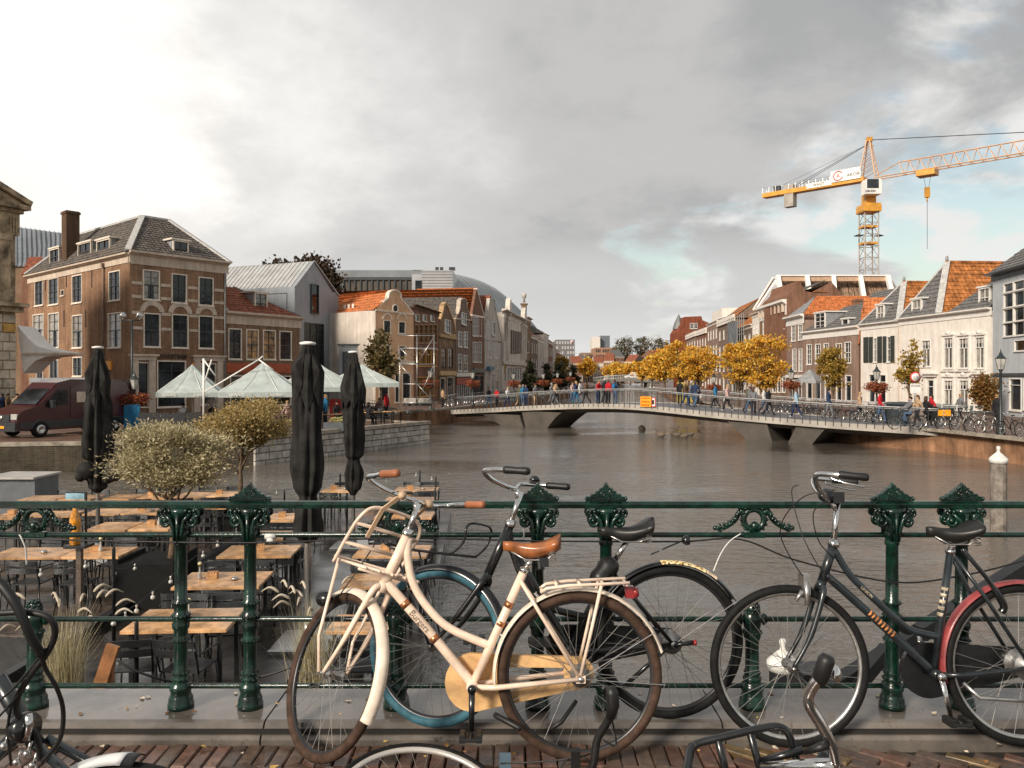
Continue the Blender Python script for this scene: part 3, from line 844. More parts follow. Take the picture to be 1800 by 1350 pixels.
for FF,x0,x1,y0,y1 in((S,183,197,635,650),(F,338,348,637,650)):
 u0,z1_=FF.uz(x0,y0);u1,z0_=FF.uz(x1,y1);band(FF,u0,u1,z0_,z1_,M_orange,.12,'shop_sign')
b=MB()
for px,py in((80,497),(113,560),(151,560),(117,490),(162,490)):
 u,z_=S.uz(px,py);b.box(u-.04,u+.04,-.05,-.003,z_-.7,z_+.7)
S.put(b,'wall_anchor',M_black)['kind']='stuff'
u,z_=S.uz(184,470);b=MB();b.tube([(u,-.1,z_),(u,-.1,0)],.06,6);b.box(u-.15,u+.15,-.25,-.01,z_,z_+.3);S.put(b,'downpipe',mat('pipe_brown',(.2,.14,.11),.6))
u,z_=F.uz(394,560);b=MB();b.tube([(u,-.1,ze-.3),(u,-.1,0)],.06,6);F.put(b,'downpipe',MATS['grey_lead'])
C0=V((*cA,0));e1,e2=F.d,-S.d
zr=ze+.5;zt=F.shift(5).uz(248,379)[1]-.1;zt=15.5
def q_(a,c,z_):p=C0+e1*a+e2*c;return winv(T)@V((p.x,p.y,z_+ZQ))
LS=S.W;WF=F.W
ap1,ap2,rl1,rl2=q_(3.2,5.0,zt),q_(5.4,5.0,zt),q_(3.2,LS-3.6,zt),q_(5.4,LS-3.6,zt)
tiled([q_(-.25,-.25,zr),q_(WF+.25,-.25,zr),ap2,ap1],M_tileg,'roof',T)
tiled([q_(-.25,LS,zr),q_(-.25,-.25,zr),ap1,rl1],M_tileg,'roof',T)
tiled([q_(WF+.25,LS,zr),q_(-.25,LS,zr),rl1,rl2],M_tileg,'roof',T)
tiled([q_(WF+.25,-.25,zr),q_(WF+.25,LS,zr),rl2,ap2],M_tileg,'roof',T)
b=MB();b.poly([ap1,ap2,rl2,rl1]);b.build('roof_flat',M_lead,T)
b=MB()
for p0,p1 in((q_(-.25,-.25,zr),ap1),(q_(WF+.25,-.25,zr),ap2),(q_(-.25,LS,zr),rl1)):b.beam(p0+V((0,0,.1)),p1+V((0,0,.12)),.42,.14)
for p0,p1 in((ap1,ap2),(ap1,rl1)):b.beam(p0+V((0,0,.08)),p1+V((0,0,.08)),.3,.16)
b.build('hip_flashing',mat('pale_lead',(.42,.41,.39),.5,var=.15),T)
dormer(F,303,330,422,453,.7,2.8)
dormer(S,140,163,426,458,.6,2.8);dormer(S,173,196,420,452,.6,2.8);dormer(S,90,107,436,466,.5,2.4)
u,z_=S.shift(.8).uz(123,372);chimney(S,u,.85,1.05,ze+.2,z_)
b=MB();b.box(.1,WF-.05,.3,LS-.1,-.3,ze+.5)
W_=winv(T)@Matrix(((e1.x,e2.x,0,C0.x),(e1.y,e2.y,0,C0.y),(0,0,1,ZQ),(0,0,0,1)))
b.v=[tuple(W_@V(q))for q in b.v];b.build('back_wall',M_brkA,T)
# B: low brown house with orange roof
A_,B_=place(396,64.3),place(527,71)
T=bthing('small brown brick house with orange tile roof and a red shopfront',A_,B_);F=Fac(T,A_,B_)
for r_ in[(401,425,577,632),(432.6,454.6,579,632.4),(462,484.6,580,632.4),(491,512.5,582,633)]:F.win(*r_,style='warm' if r_[0]>430 and r_[0]<490 else 'sash')
ze=F.uz(398,562)[1]
F.win(404,440,660,712,'shop');F.win(446,470,660,714,'door');F.win(478,512,660,712,'shop')
F.wall(M_brkB,ze);body(F,8,ze,M_brkB);cornice(F,ze+.7,1.0,.45)
u0,z1_=F.uz(396,638);z0_=F.uz(396,655)[1];band(F,.05,F.W-.05,z0_,z1_,mat('orange_red_fascia',(.36,.07,.02),.5,var=.15),.10,'shop_fascia')
zt=F.shift(3).uz(410,505)[1]
F.slope([(-.1,-.1,ze+.65),(F.W+.1,-.1,ze+.65),(F.W*.42,3.2,zt),(.1,3.2,zt)],M_tiler)
F.slope([(F.W+.1,-.1,ze+.65),(F.W+.1,8,ze+.65),(F.W*.42,8,zt),(F.W*.42,3.2,zt)],M_tiler)
F.slope([(F.W,8,ze+.65),(-.1,8,ze+.65),(.1,6,zt),(F.W*.42,6,zt)],M_tiler)
ridge(F,(.05,-.1,ze+.7),(.05,3.2,zt+.05),MATS['pale_lead'],.2);ridge(F,(F.W+.1,-.1,ze+.75),(F.W*.42,3.2,zt+.05),None,.1)
dormer(F,446,468,514,552,1.0,2.4,'curt')
# C: grey modern house with a steep gable
A_,B_,L_=place(518,73),place(595,79),place(380,77)
T=bthing('smooth blue grey modern house with steep gable and pale metal roof',A_,B_,'modern_house','house');F=Fac(T,A_,B_);S=Fac(T,L_,A_)
M_gcl=mat('blue_grey_cladding',(.27,.295,.32),.55,var=.07,vs=.6,streak=.15)
M_zinc=mat('pale_standing_seam_zinc',(.50,.50,.49),.38,.35,var=.1,vs=1)
ze=F.uz(518,503)[1]
F.win(535,569.5,568,643,'grid',M_dframe);F.win(545.5,558.5,500,551,'slim',M_dframe,proud=True)
F.wall(M_gcl,ze)
pts=gable(F,[(518,503),(596,521),(584,513),(551,459)],M_gcl)
S.win(466,505,516,547,'slim',M_dframe);S.wall(M_gcl,ze);body(F,20,ze,M_gcl,u0=.01)
ap=F.uz(551,459);el=(0,ze);er=(F.W,pts[1][1])
for side,(a,c)in enumerate(((el,ap),(ap,er))):
 b=MB();n=22
 p0,p1=V((a[0],-.12,a[1])),V((c[0],-.12,c[1]));back=V((-3.0,17,0))if False else V((0,18,0))
 if side==0:
  W_=winv(T);dl=(W_@V((L_[0],L_[1],ZQ))-W_@V((A_[0],A_[1],ZQ)));Mi=(winv(T)@F.M).inverted();dl=Mi.to_3x3()@dl
  back=dl.normalized()*11
 b.add([p0,p1,p1+back,p0+back],[(0,1,2,3)])
 up=(p1-p0).cross(back).normalized();up=up if up.z>0 else-up
 for i in range(n):
  o_=back*(i/(n-1));b.beam(p0+o_+up*.03,p1+o_+up*.03,.05,.07)
 F.put(b,'roof',M_zinc)
b=MB()
for x_,y_ in((.6,1.0),(1.5,1.6),(1.9,1.2)):b.lathe([(.12,0),(.12,1.1),(.18,1.1),(.18,1.3)],8,(x_-6,y_+4,ap[1]-1.6))
F.put(b,'roof_vent',M_dframe)['kind']='stuff'
band(F,.05,F.W-.05,0,.5,M_lead,.03,'plinth')
A_,B_=place(596,75),place(662,75.2)
T=bthing('single storey grey glass link building under the white side wall',A_,B_,'link_building','building');F=Fac(T,A_,B_)
ze=F.uz(600,609)[1];F.win(602,655,618,690,'grid',M_dframe);F.wall(M_gcl,ze);body(F,2.0,ze,M_gcl);cornice(F,ze+.25,.3,.3,M_lead)
# D: peach house with a bell gable
A_,B_,L_=place(660,73.5),place(727,77.3),place(586,79)
T=bthing('peach plastered house with rounded bell gable and orange roof',A_,B_);F=Fac(T,A_,B_);S=Fac(T,L_,A_)
M_peach=mat('peach_plaster',(.72,.45,.27),.7,var=.08,vs=1,streak=.2);M_wwall=mat('offwhite_plaster',(.62,.55,.48),.7,var=.08,vs=.8,streak=.22)
ze=F.uz(660,545)[1]
for r_ in[(674,687,563,586),(700,713,565,587),(672,686,606,632),(700,713,607,633),(666,684,655,706),(694,702,655,708),(707,722,655,706)]:F.win(*r_,style='tee')
F.wall(M_peach,ze);gable(F,[(660,545),(727,553),(726,551),(712,533),(705,525),(704,517),(700,512),(694,510),(688,511.5),(684.4,515),(683,524),(674,531)],M_peach,coping=True,cm=M_wframe)
u,z_=F.uz(694,542.5);b=MB();b.lathe([(.40,0),(.40,.12),(.30,.12),(.30,0)],14,(u,-.001,z_),ax=(0,-1,0));F.put(b,'round_window_frame',M_wframe)
b=MB();b.lathe([(.29,0),(.29,.06)],12,(u,-.001,z_),ax=(0,-1,0));F.put(b,'round_window',M_pane)
for x0,x1 in((672,689),(698,715)):
 u0,z_=F.uz(x0,561);u1=F.uz(x1,561)[0];uc=(u0+u1)/2;r_=(u1-u0)/2
 b=MB()
 for i in range(8):
  a0,a1=math.pi*i/8,math.pi*(i+1)/8
  b.prism([(uc+k*math.cos(a),z_+k*math.sin(a))for k,a in((r_-.12,a0),(r_-.12,a1),(r_,a1),(r_,a0))],-.07,-.002)
 F.put(b,'arch_moulding',M_wframe)
band(F,0,F.W,F.uz(660,640)[1],F.uz(660,634)[1],M_wframe,.08)
S.wall(M_wwall,ze);body(F,14,ze,M_wwall)
u_,zt=F.uz(694,513);Mi=(F.M.inverted()@S.M);dl=(F.M.inverted()@V((L_[0],L_[1],0)));dl.z=0;bk=dl.normalized()*(dl.length+1)
F.slope([(bk.x-.2,bk.y,ze),(-.15,0,ze),(u_,.2,zt),(u_+bk.x,bk.y+.2,zt)],M_tileo,tile=.42)
F.slope([(F.W+.1,0,ze-.3),(F.W+.1,14,ze-.3),(u_+bk.x,bk.y+.2,zt),(u_,.2,zt)],M_tileo)
b=MB();u0,z1_=S.uz(601,538);
for i in range(3):
 px=598+i*7.5;p0=S.uz(px,546)[0];b.box(p0,p0+.34,.35,.42,ze+.3,ze+.9)
S.put(b,'skylight',M_wframe)
# the left terrace going away: E..J and on
def DL(px):return 21.27/(.15-(px-HX)/FP)
def leftF(px0,px1,label,name='house'):
 A_,B_=place(px0,DL(px0)),place(px1,DL(px1));T=bthing(label,A_,B_,name,'house');return T,Fac(T,A_,B_)
T,F=leftF(728,771,'dark brown flat topped house with amber glazed middle floor behind scaffolding')
for x in(729.5,742.5,756):F.win(x,x+7.5,553,565,'slim')
for i in range(5):F.win(729+i*8.2,735.5+i*8.2,570,603,'sash',mat('ochre_timber',(.28,.14,.04),.5))
for i in range(4):F.win(730+i*9.6,738.5+i*9.6,612,644,'tee',mat('amber_timber',(.50,.24,.03),.5))
F.win(732,765,662,697,'shop',MATS['amber_timber'])
ze=F.uz(728,539)[1];F.wall(M_brkC,ze);body(F,7,ze,M_brkC);cornice(F,ze+.25,.5,.3,M_chim)
T,F=leftF(772,800,'narrow brown house with ornate stone edged gable and paired windows')
for r_ in[(775.5,784,611,646),(787.5,796,611,646)]:F.win(*r_,style='curt',fr=M_chim)
F.win(774,783,664,700,'shop');F.win(786,798,662,704,'door')
ze=F.uz(772,586)[1];F.wall(M_brkB,ze);body(F,8,ze,M_brkB)
gable(F,[(771.5,589),(801,590),(797,565),(789,545),(787,538),(783.5,533),(779.5,537),(779,545),(774,563)],M_brkB,coping=True,cm=mat('ochre_stone',(.42,.28,.15),.7,var=.2),cw=.3)
F.win(780.5,790,562,586,'sash',M_wframe,proud=True)
band(F,-.05,F.W+.05,F.uz(772,592)[1],F.uz(772,587)[1],MATS['ochre_stone'],.2);band(F,0,F.W,F.uz(772,660)[1],F.uz(772,652)[1],mat('ochre_shopfront',(.50,.33,.13),.5),.18,'shop_fascia')
for x in(776,788):
 u0,z_=F.uz(x-1,607);u1=F.uz(x+8,607)[0]
 b=MB()
 for i in range(6):
  a=math.pi*(i+.5)/6;b.cbox(((u0+u1)/2+.62*math.cos(a),-.04,z_-.4+.9*math.sin(a)),(.14,.07,.34))
 F.put(b,'arch_stone',MATS['ochre_stone'])
for s_ in(0,1):F.slope([(0,.3,ze-.2),(0,12,ze-.2),(F.W/2,12,ze+3.2),(F.W/2,.3,ze+3.2)][::(-1 if s_ else 1)]if not s_ else[(F.W,12,ze-.2),(F.W,.3,ze-.2),(F.W/2,.3,ze+3.2),(F.W/2,12,ze+3.2)],M_tileg)
T,F=leftF(801,829,'narrow grey brown house with smooth bell gable and tall white windows')
for r_ in[(805,812,583,610),(815,822,583,611),(805,812,623,652.5),(815,822,624,653)]:F.win(*r_,style='sash',fr=M_wwhite)
F.win(804,826,670,700,'shop',M_wwhite)
ze=F.uz(801,559)[1];F.wall(M_brkD,ze);body(F,9,ze,M_brkD)
gable(F,[(801,560),(829,563),(824,550),(820,540),(819,528),(816,525),(812.5,525),(809,528),(808,542),(805,552)],M_brkD,coping=True,cm=M_cream)
F.win(810,818,550,571,'sash',M_wwhite,proud=True)
band(F,0,F.W,F.uz(801,662)[1],F.uz(801,655)[1],M_wwhite,.2,'shop_fascia');band(F,.2,F.W-.2,F.uz(801,676)[1],F.uz(801,664)[1],mat('red_shop_sign',(.30,.05,.03),.5),.12,'shop_sign')
for sd_ in(0,1):
 F.slope([(0,12,ze-.2),(0,.3,ze-.2),(F.W/2,.3,ze+3),(F.W/2,12,ze+3)]if not sd_ else[(F.W,.3,ze-.2),(F.W,12,ze-.2),(F.W/2,12,ze+3),(F.W/2,.3,ze+3)],M_tileg)
T,F=leftF(829.5,851,'tall red brown house with triple windows and steep orange roof')
for x in(830.8,836,842):
 F.win(x,x+4.2,557,591,'sash',M_wwhite);F.win(x,x+4.2,601,637,'sash',M_wwhite)
F.win(831,849,660,696,'shop',M_dframe)
ze=F.uz(829.5,553)[1];F.wall(M_brkC,ze);body(F,24,ze,M_brkC)
gable(F,[(829.5,554),(851,558),(837.7,508)],M_brkC,coping=True,cm=M_wframe,cw=.22)
band(F,0,F.W,F.uz(829.5,655)[1],F.uz(829.5,647)[1],M_dframe,.3,'shop_fascia')
u_,zt=F.uz(837.7,508)
wt=winv(T);tiled([wt@P(x_,y_,d_)for x_,y_,d_ in((721,531,112),(831,529,112),(837.5,508,118),(733,512.5,121))],M_tileo,'roof',T,.5)
F.slope([(F.W,.2,ze-.2),(F.W,20,ze-.2),(u_,20,zt),(u_,.2,zt)],M_tileo,tile=.5)
tiled([wt@P(x_,y_,d_)for x_,y_,d_ in((712,551,106),(818,551,106),(824,530,111),(716,532,111))],M_tileg,'lower_roof',T,.5)
T,F=leftF(852,881,'pale grey plastered house with tall pointed gable')
M_pale=mat('pale_grey_plaster',(.52,.48,.43),.7,var=.1,vs=.8,streak=.3)
for r_ in[(859,864.5,600,629),(870,875,601,630),(856,861,650,696),(864,869,656,698),(872,878,648,690)]:F.win(*r_,style='curt',fr=M_wwhite)
ze=F.uz(852,596)[1];F.wall(M_pale,ze);body(F,18,ze,M_pale)
gable(F,[(852,597),(881.5,600),(880,590),(869,535),(868,526),(860.5,525),(859,535),(855,565)],M_pale,coping=True,cm=M_pale)
F.win(864,869.5,566,590,'sash',M_wwhite,proud=True)
F.slope([(0,16,ze),(0,.3,ze),(F.W*.45,.3,ze+7.0),(F.W*.45,16,ze+7.0)],M_tiler,tile=.5);F.slope([(F.W,.3,ze),(F.W,16,ze),(F.W*.45,16,ze+7),(F.W*.45,.3,ze+7)],M_tiler,tile=.5)
u0,z1_=F.uz(855,644);u1,z0_=F.uz(863,651);band(F,u0,u1,z0_,z1_,mat('blue_shop_sign',(.04,.14,.22),.5),.5,'shop_sign')
T,F=leftF(882,924,'white classical building with tall pilasters under a grey vaulted roof','classical_building')
ze=F.uz(882,549)[1]
for i in range(7):
 x=894+i*3.4;F.win(x,x+2.1,579+i*.8,622-i*.2,'slim',M_chim)
for i in range(6):F.win(893+i*4.2,895.4+i*4.2,646,668,'slim',M_wwhite)
F.win(885.5,889.5,566,600,'slim',M_wwhite);F.win(885.5,889.5,640,670,'slim',M_wwhite)
M_clas=mat('white_stone_front',(.66,.60,.53),.65,var=.08,vs=.5,streak=.25)
F.wall(M_clas,ze);body(F,20,ze,M_clas);cornice(F,ze+.6,1.2,.8,M_clas)
for px in(882.6,890.5,893,916,919.5,923):
 u=F.uz(px,600)[0];b=MB();b.box(u-.45,u+.45,-.35,-.003,F.uz(px,632)[1],ze-.3);b.box(u-.6,u+.6,-.45,-.003,ze-.9,ze-.3);F.put(b,'pilaster',M_clas)
band(F,0,F.W,F.uz(882,640)[1],F.uz(882,634)[1],M_clas,.4)
for px,w_ in((893,2.2),(920,3.0)):
 u,z_=F.uz(px,560);b=MB();b.prism([(u-w_/2,ze),(u+w_/2,ze),(u+w_/2,ze+1.6),(u+w_*.3,ze+2.6),(u,ze+3),(u-w_*.3,ze+2.6),(u-w_/2,ze+1.6)],-.5,.3);F.put(b,'roof_ornament',M_clas)
T,F=leftF(924.5,933,'dark narrow house with a thin chimney turret topped by a pale cap')
ze=F.uz(925,560)[1];F.win(926,930,600,620,'sash');F.win(926,930,640,660,'sash');F.wall(M_brkB,ze);body(F,12,ze,M_brkB);cornice(F,ze+.4,.6,.5)
u,zt=F.uz(928,536);b=MB();b.box(u-.5,u+.5,.3,1.3,ze,zt);b.box(u-.7,u+.7,.1,1.5,zt,zt+.3);F.put(b,'turret',M_brkB)
b=MB();b.lathe([(.25,0),(.2,.8),(.45,1.0),(.5,1.7),(.3,1.9),(.1,2.1)],8,(u,.8,zt+.5));F.put(b,'turret_cap',M_pale)
rw=random.Random(5)
row=[(933.5,945,592,M_brkD,'brown house with reddish hipped roof in the far left row',M_tiler),(945.5,955,598,M_pale,'pale narrow front house beyond the brown one on the left bank',M_tiler),(955.5,964,588,M_wwall,'white fronted house rising above its neighbours on the far left bank',M_tileg),(964.5,971,602,M_brkC,'red brown house near the bend of the left bank',M_tiler),(971.5,977,606,M_pale,'pale low house at the bend of the left bank',M_tileg),(977.5,984,618,M_brkC,'small dark red house past the bend on the left',M_tiler),(984.5,992,626,M_brkD,'small grey brown house furthest along the left bank',M_tiler),(992.5,1003,634,M_wwall,'lowest white house at the far end of the left bank',M_tileg)]
def rowhouse(F,ze,wm,rm,nb,nf,zg=3.6,fr=None,roof='side',depth=10,rise=2.6):
 fr=fr or M_wwhite;W_=F.W
 fh=(ze-.6)/nf
 for f in range(nf):
  for i in range(nb):
   c=W_*(i+.5)/nb;ww=min(1.1,W_/nb*.55)
   if f==0:F.winm(c-ww*.6,c+ww*.6,.25 if i%2 else .7,fh*.8,'door' if i%2 else 'sash',fr)
   else:F.winm(c-ww/2,c+ww/2,f*fh+fh*.22,f*fh+fh*.82,rw.choice(['sash','curt']),fr)
 F.wall(wm,ze);body(F,depth,ze,wm);cornice(F,ze+.35,.6,.35,M_wframe)
 z1_=ze+.3
 if roof=='side':
  F.slope([(-.1,-.1,z1_),(W_+.1,-.1,z1_),(W_,depth*.4,z1_+rise),(0,depth*.4,z1_+rise)],rm,tile=.5)
  F.slope([(W_+.1,depth,z1_),(-.1,depth,z1_),(0,depth*.4,z1_+rise),(W_,depth*.4,z1_+rise)],rm,tile=.7)
  b=MB();b.prism([(0,z1_),(depth,z1_),(depth*.4,z1_+rise)],0,.05,'x');b.prism([(0,z1_),(depth,z1_),(depth*.4,z1_+rise)],W_-.05,W_,'x');F.put(b,'roof_gable_end',wm)
 else:
  F.slope([(-.1,depth,z1_),(-.1,-.1,z1_),(W_/2,W_*.35,z1_+rise),(W_/2,depth,z1_+rise)],rm,tile=.5)
  F.slope([(W_+.1,-.1,z1_),(W_+.1,depth,z1_),(W_/2,depth,z1_+rise),(W_/2,W_*.35,z1_+rise)],rm,tile=.5)
  F.slope([(-.1,-.1,z1_),(W_+.1,-.1,z1_),(W_/2+.05,W_*.35,z1_+rise),(W_/2-.05,W_*.35,z1_+rise)],rm,tile=.5)
for px0,px1,yt,wm,lb,rm in row:
 T,F=leftF(px0,px1,lb);rowhouse(F,F.uz(px0,yt)[1],wm,rm,3 if F.W>8 else 2,3,roof='hip',rise=4 if 'hipped' in lb else 2.4)
 # big culture building behind the left row
T=thing('concert_hall','big hall with brown louvred box and grey barrel vaulted metal roof behind the left row','building',(-18,130,ZQ))
M_louv=mat('brown_louvre',(.10,.085,.07),.6,var=.2,vs=.4);M_met=mat('grey_metal_sheet',(.22,.235,.245),.42,.4,var=.12,vs=.3);M_metl=mat('pale_metal_sheet',(.36,.38,.39),.42,.3,var=.08,vs=.3)
def pbox(px0,px1,py0,py1,d,dep,name,m,zb=ZQ):
 a,c=P(px0,py0,d),P(px1,py1,d);b=MB();b.box(a.x,c.x,d,d+dep,zb,a.z);return b.build(name,m,T,True)
pbox(604,725,489,560,122,20,'louvred_box',M_louv)
b=MB();a=P(604,489,121.9)
for i in range(13):x_=P(604+i*10,489,122).x;b.box(x_-.12,x_+.12,121.8,122,2,a.z+.1)
b.box(a.x,P(725,489,122).x,121.75,122,a.z-.3,a.z+.15);b.build('louvre_post',M_dframe,T,True)
pbox(724,741,482,520,121,16,'metal_box',M_metl);pbox(741,796,475,520,121,18,'metal_box',M_metl)
b=MB();a,c=P(730,493,120.9),P(741,515,120.9);b.box(a.x,c.x,120.85,121,c.z,a.z);b.build('dark_window',M_pane,T,True)
b=MB()
for i in range(8):z_=P(741,478+i*5,121).z;b.box(P(741,0,121).x,P(796,0,121).x,120.93,121,z_,z_+.08)
b.build('cladding_joint',M_met,T,True)['kind']='stuff'
b=MB();NS,NA=26,14;vs=[]
for i in range(NS+1):
 f=i/NS;D_=123+107*f
 xr=-9.6+.15*(D_-77.8)-4.0;top=17.9+3.6*math.sin(min(1,f*2)*math.pi/2)-4.2*max(0,f-.45)**1.5*2
 for k in range(NA+1):
  a=math.pi*.5*k/NA
  vs.append((xr-8.5+8.5*math.sin(a)**.8,D_,3+(top-3)*math.cos(a)**.6))
fs=[(i*(NA+1)+k,(i+1)*(NA+1)+k,(i+1)*(NA+1)+k+1,i*(NA+1)+k+1)for i in range(NS)for k in range(NA)]
fs=[f[::-1]for f in fs]
b.add(vs,fs,0,True)
b.add([vs[0],vs[NS*(NA+1)],(vs[NS*(NA+1)][0]-14,230,vs[NS*(NA+1)][2]),(vs[0][0]-14,123,vs[0][2])],[(0,1,2,3)])
end=[vs[k]for k in range(NA+1)];b.add(end+[(end[0][0]-14,123,0),(end[0][0]-14,123,end[0][2])],[tuple(range(NA+3))])
b.build('vaulted_roof',M_met,T,True)
b=MB()
for i in range(NS):b.tube([V(vs[i*(NA+1)+k])for k in range(NA+1)],.13,4)
b.build('roof_seam',M_metl,T,True)['kind']='stuff'
a=P(790,474,125);b=MB()
for px in(768,776,792,797):q=P(px,475,124);b.box(q.x-.25,q.x+.25,124,124.6,q.z,q.z+.5)
b.build('roof_vent',M_dframe,T,True)['kind']='stuff'
T=thing('zinc_roofed_house','house with sloping grey zinc roof seen behind the weigh house','house',P(60,660,88))
b=MB();a,c=P(20,468,84),P(112,470,84);b.box(a.x,c.x,84,96,ZQ,a.z);b.build('wall',M_brkB,T,True)
p0,p1,p2,p3=P(20,468,83.8),P(112,470,83.8),P(112,410,92),P(20,398,92);b=MB();b.add([p0,p1,p2,p3],[(0,1,2,3)])
for i in range(12):f=i/11;b.beam(p0.lerp(p1,f)+V((0,0,.06)),p3.lerp(p2,f)+V((0,0,.06)),.1,.12)
b.build('roof',mat('dull_zinc',(.22,.24,.26),.5,.2,var=.1,vs=.6),T,True)
b=MB();a,c=P(36,482,80),P(66,482,80);b.box(a.x,c.x,80,84,ZQ,a.z);b.build('lean_to',M_brkC,T,True)
tiled([winv(T)@P(36,484,79.8),winv(T)@P(62,484,79.8),winv(T)@P(76,452,83.5),winv(T)@P(50,452,83.5)],M_tiler,'lower_roof',T)
# stone weigh house at the left edge
M_sand=mat('weathered_sandstone',(.34,.26,.17),.8,var=.45,vs=1.3,bump=.06,bs=9)
M_sandl=mat('pale_ashlar',(.52,.45,.35),.75,var=.18,vs=1.5,bump=.05,bs=14,obj_var=.12)
M_sando=mat('ochre_ashlar',(.55,.33,.10),.75,var=.2,vs=1.5,bump=.05,bs=14,obj_var=.1)
A_,B_=place(-275,43),place(27,52);T=bthing('old sandstone weigh house with pediment and pilasters at the left edge',A_,B_,'weigh_house','building');F=Fac(T,A_,B_)
ze=F.uz(40,372)[1];zm=F.uz(40,548)[1];W_=F.W
F.wall(M_sand,ze);body(F,9,ze,M_sand)
b=MB();b.box(-.3,W_+.25,-.45,.0,zm-.1,zm+.25);b.box(-.3,W_+.45,-.75,.0,zm+.25,zm+.5);F.put(b,'string_course',M_sand)
b=MB();b.box(-.3,W_+.3,-.4,9,ze-.25,ze);b.box(-.3,W_+.55,-.75,9.3,ze,ze+.3);F.put(b,'cornice',M_sand)
b=MB();b.box(-.3,W_+.12,-.25,-.003,ze-1.7,ze-.26);F.put(b,'frieze',M_sand)
for i in range(9):
 u=W_-.6-i*1.3;b=MB();
 for k in range(3):b.box(u+k*.2,u+k*.2+.11,-.33,-.251,ze-1.5,ze-.5)
 F.put(b,'triglyph',M_sand)
for u in(W_-1.0,W_-4.2,W_-7.4,W_-10.6):
 b=MB();b.box(u-.42,u+.42,-.35,-.003,zm+.9,ze-2.1);b.box(u-.55,u+.55,-.45,-.003,zm+.5,zm+.9);b.box(u-.55,u+.55,-.42,-.003,ze-2.1,ze-1.72);F.put(b,'pilaster',M_sand)
b=MB();b.prism([(W_*.35,ze+.3),(W_+.4,ze+.3),(W_*.35,ze+.3+W_*.65*.42)],-.5,9);F.put(b,'pediment',M_sand)
b=MB();b.beam((W_+.6,0,ze+.45),(W_*.35,0,ze+.5+W_*.65*.42),1.6,.32);F.put(b,'raking_cornice',M_sand)
nb_=0;z_=.2;rr=random.Random(2)
while z_<zm-.35:
 u=W_-.02-(0 if int(z_/.62)%2 else .45)
 ends=[W_]+([u]if u<W_-.1 else[])
 while u>W_-7.5:u-=.9;ends.append(u)
 for a,c in zip(ends[1:],ends[:-1]):
  b=MB();b.add([(a+.015,-.003,z_+.015),(c-.015,-.003,z_+.015),(c-.015,-.003,z_+.585),(a+.015,-.003,z_+.585),(a+.05,-.11,z_+.05),(c-.05,-.11,z_+.05),(c-.05,-.11,z_+.55),(a+.05,-.11,z_+.55)],[(4,5,6,7),(0,1,5,4),(1,2,6,5),(2,3,7,6),(3,0,4,7)])
  F.put(b,'stone_block',M_sando if rr.random()<.14 else M_sandl)
 z_+=.6
t=thing('canopy','cream swept canopy projecting from the side of the weigh house','canopy',P(45,640,52.5))
b=MB();pr=catmull([P(30,572,52.6),P(58,603,52.6),(P(80,613,52.6)),P(114,619,52.6)],5);lo=[P(114,623,52.6),P(80,627,52.6),P(62,634,52.6),P(48,648,52.6),P(41,656,52.6)]
o_=[(q.x,q.z)for q in pr]+[(q.x,q.z)for q in lo];b.prism(o_[::-1],52.6,54.6);b.build('canopy_panel',M_white,t,True)
b=MB();b.box(P(41,0,52.6).x,P(117,0,52.6).x,52.45,54.8,P(0,623.5,52.6).z,P(0,620,52.6).z);b.build('canopy_edge',M_cream,t,True)

# right bank
def rightT(A_,B_,label,name='house',cat='house'):
 T=bthing(label,A_,B_,name,cat);return T,Fac(T,A_,B_)
M_rwhite=mat('white_painted_front',(.80,.74,.67),.6,var=.06,vs=1.2,streak=.16)
M_shut=mat('dark_green_shutter',(.035,.042,.036),.45)
def hiproof(F,u0,u1,ze,au,an,az,frontm,sidem,depth=12,flash=None,ridge_to=None,tile=.32):
 ap=(au,an,az);bk=(au,depth,az)
 F.slope([(u0,-.1,ze),(u1,-.1,ze),ap,ap],frontm,tile=tile)
 F.slope([(u1,-.1,ze),(u1,depth,ze),bk,ap],sidem,tile=tile)
 F.slope([(u0,depth,ze),(u0,-.1,ze),ap,bk],frontm,tile=tile)
 b=MB();W_=F
 b.beam((u1,-.1,ze+.12),(au,an,az+.12),.5,.12);b.beam((u0,-.1,ze+.12),(au,an,az+.12),.22,.12)
 F.put(b,'hip_flashing',flash or MATS['pale_lead'])
 b=MB();b.beam((au,an-.1,az+.1),(au,depth,az+.1),.26,.18);F.put(b,'ridge_cap',sidem)
 b=MB();b.lathe([(.12,0),(.12,.5),(.05,.6)],6,(au,an,az));F.put(b,'finial',M_lead)
A_,B_=place(1745,58),(32.6,42)
T,F=rightT(A_,B_,'pale blue plastered house with large gridded window at the right edge')
M_lblue=mat('pale_blue_plaster',(.46,.49,.51),.6,var=.06,vs=1,streak=.14)
ze=F.uz(1752,489)[1]
u0,zt_=F.uz(1764,489)[0],F.uz(1775,486)[1]
zrow=[F.uz(1775,y_)[1]for y_ in(490,514,541,567,592)]
cu=[F.uz(x_,500)[0]for x_ in(1764,1782,1802,1824,1848)]
for i in range(4):
 for j in range(4):
  F.winm(cu[i]+.03,cu[i+1]-.03,zrow[j+1]+.03,zrow[j]-.25 if j==0 else zrow[j]-.03,'slim',M_wwhite)
F.win(1783,1803,597,617,'slim',M_wwhite)
F.win(1774,1796,664,722,'shop',M_wwhite);F.win(1799,1830,664,722,'shop',M_wwhite)
F.wall(M_lblue,ze);body(F,10,ze,M_lblue);cornice(F,ze+.35,.5,.6,M_dframe)
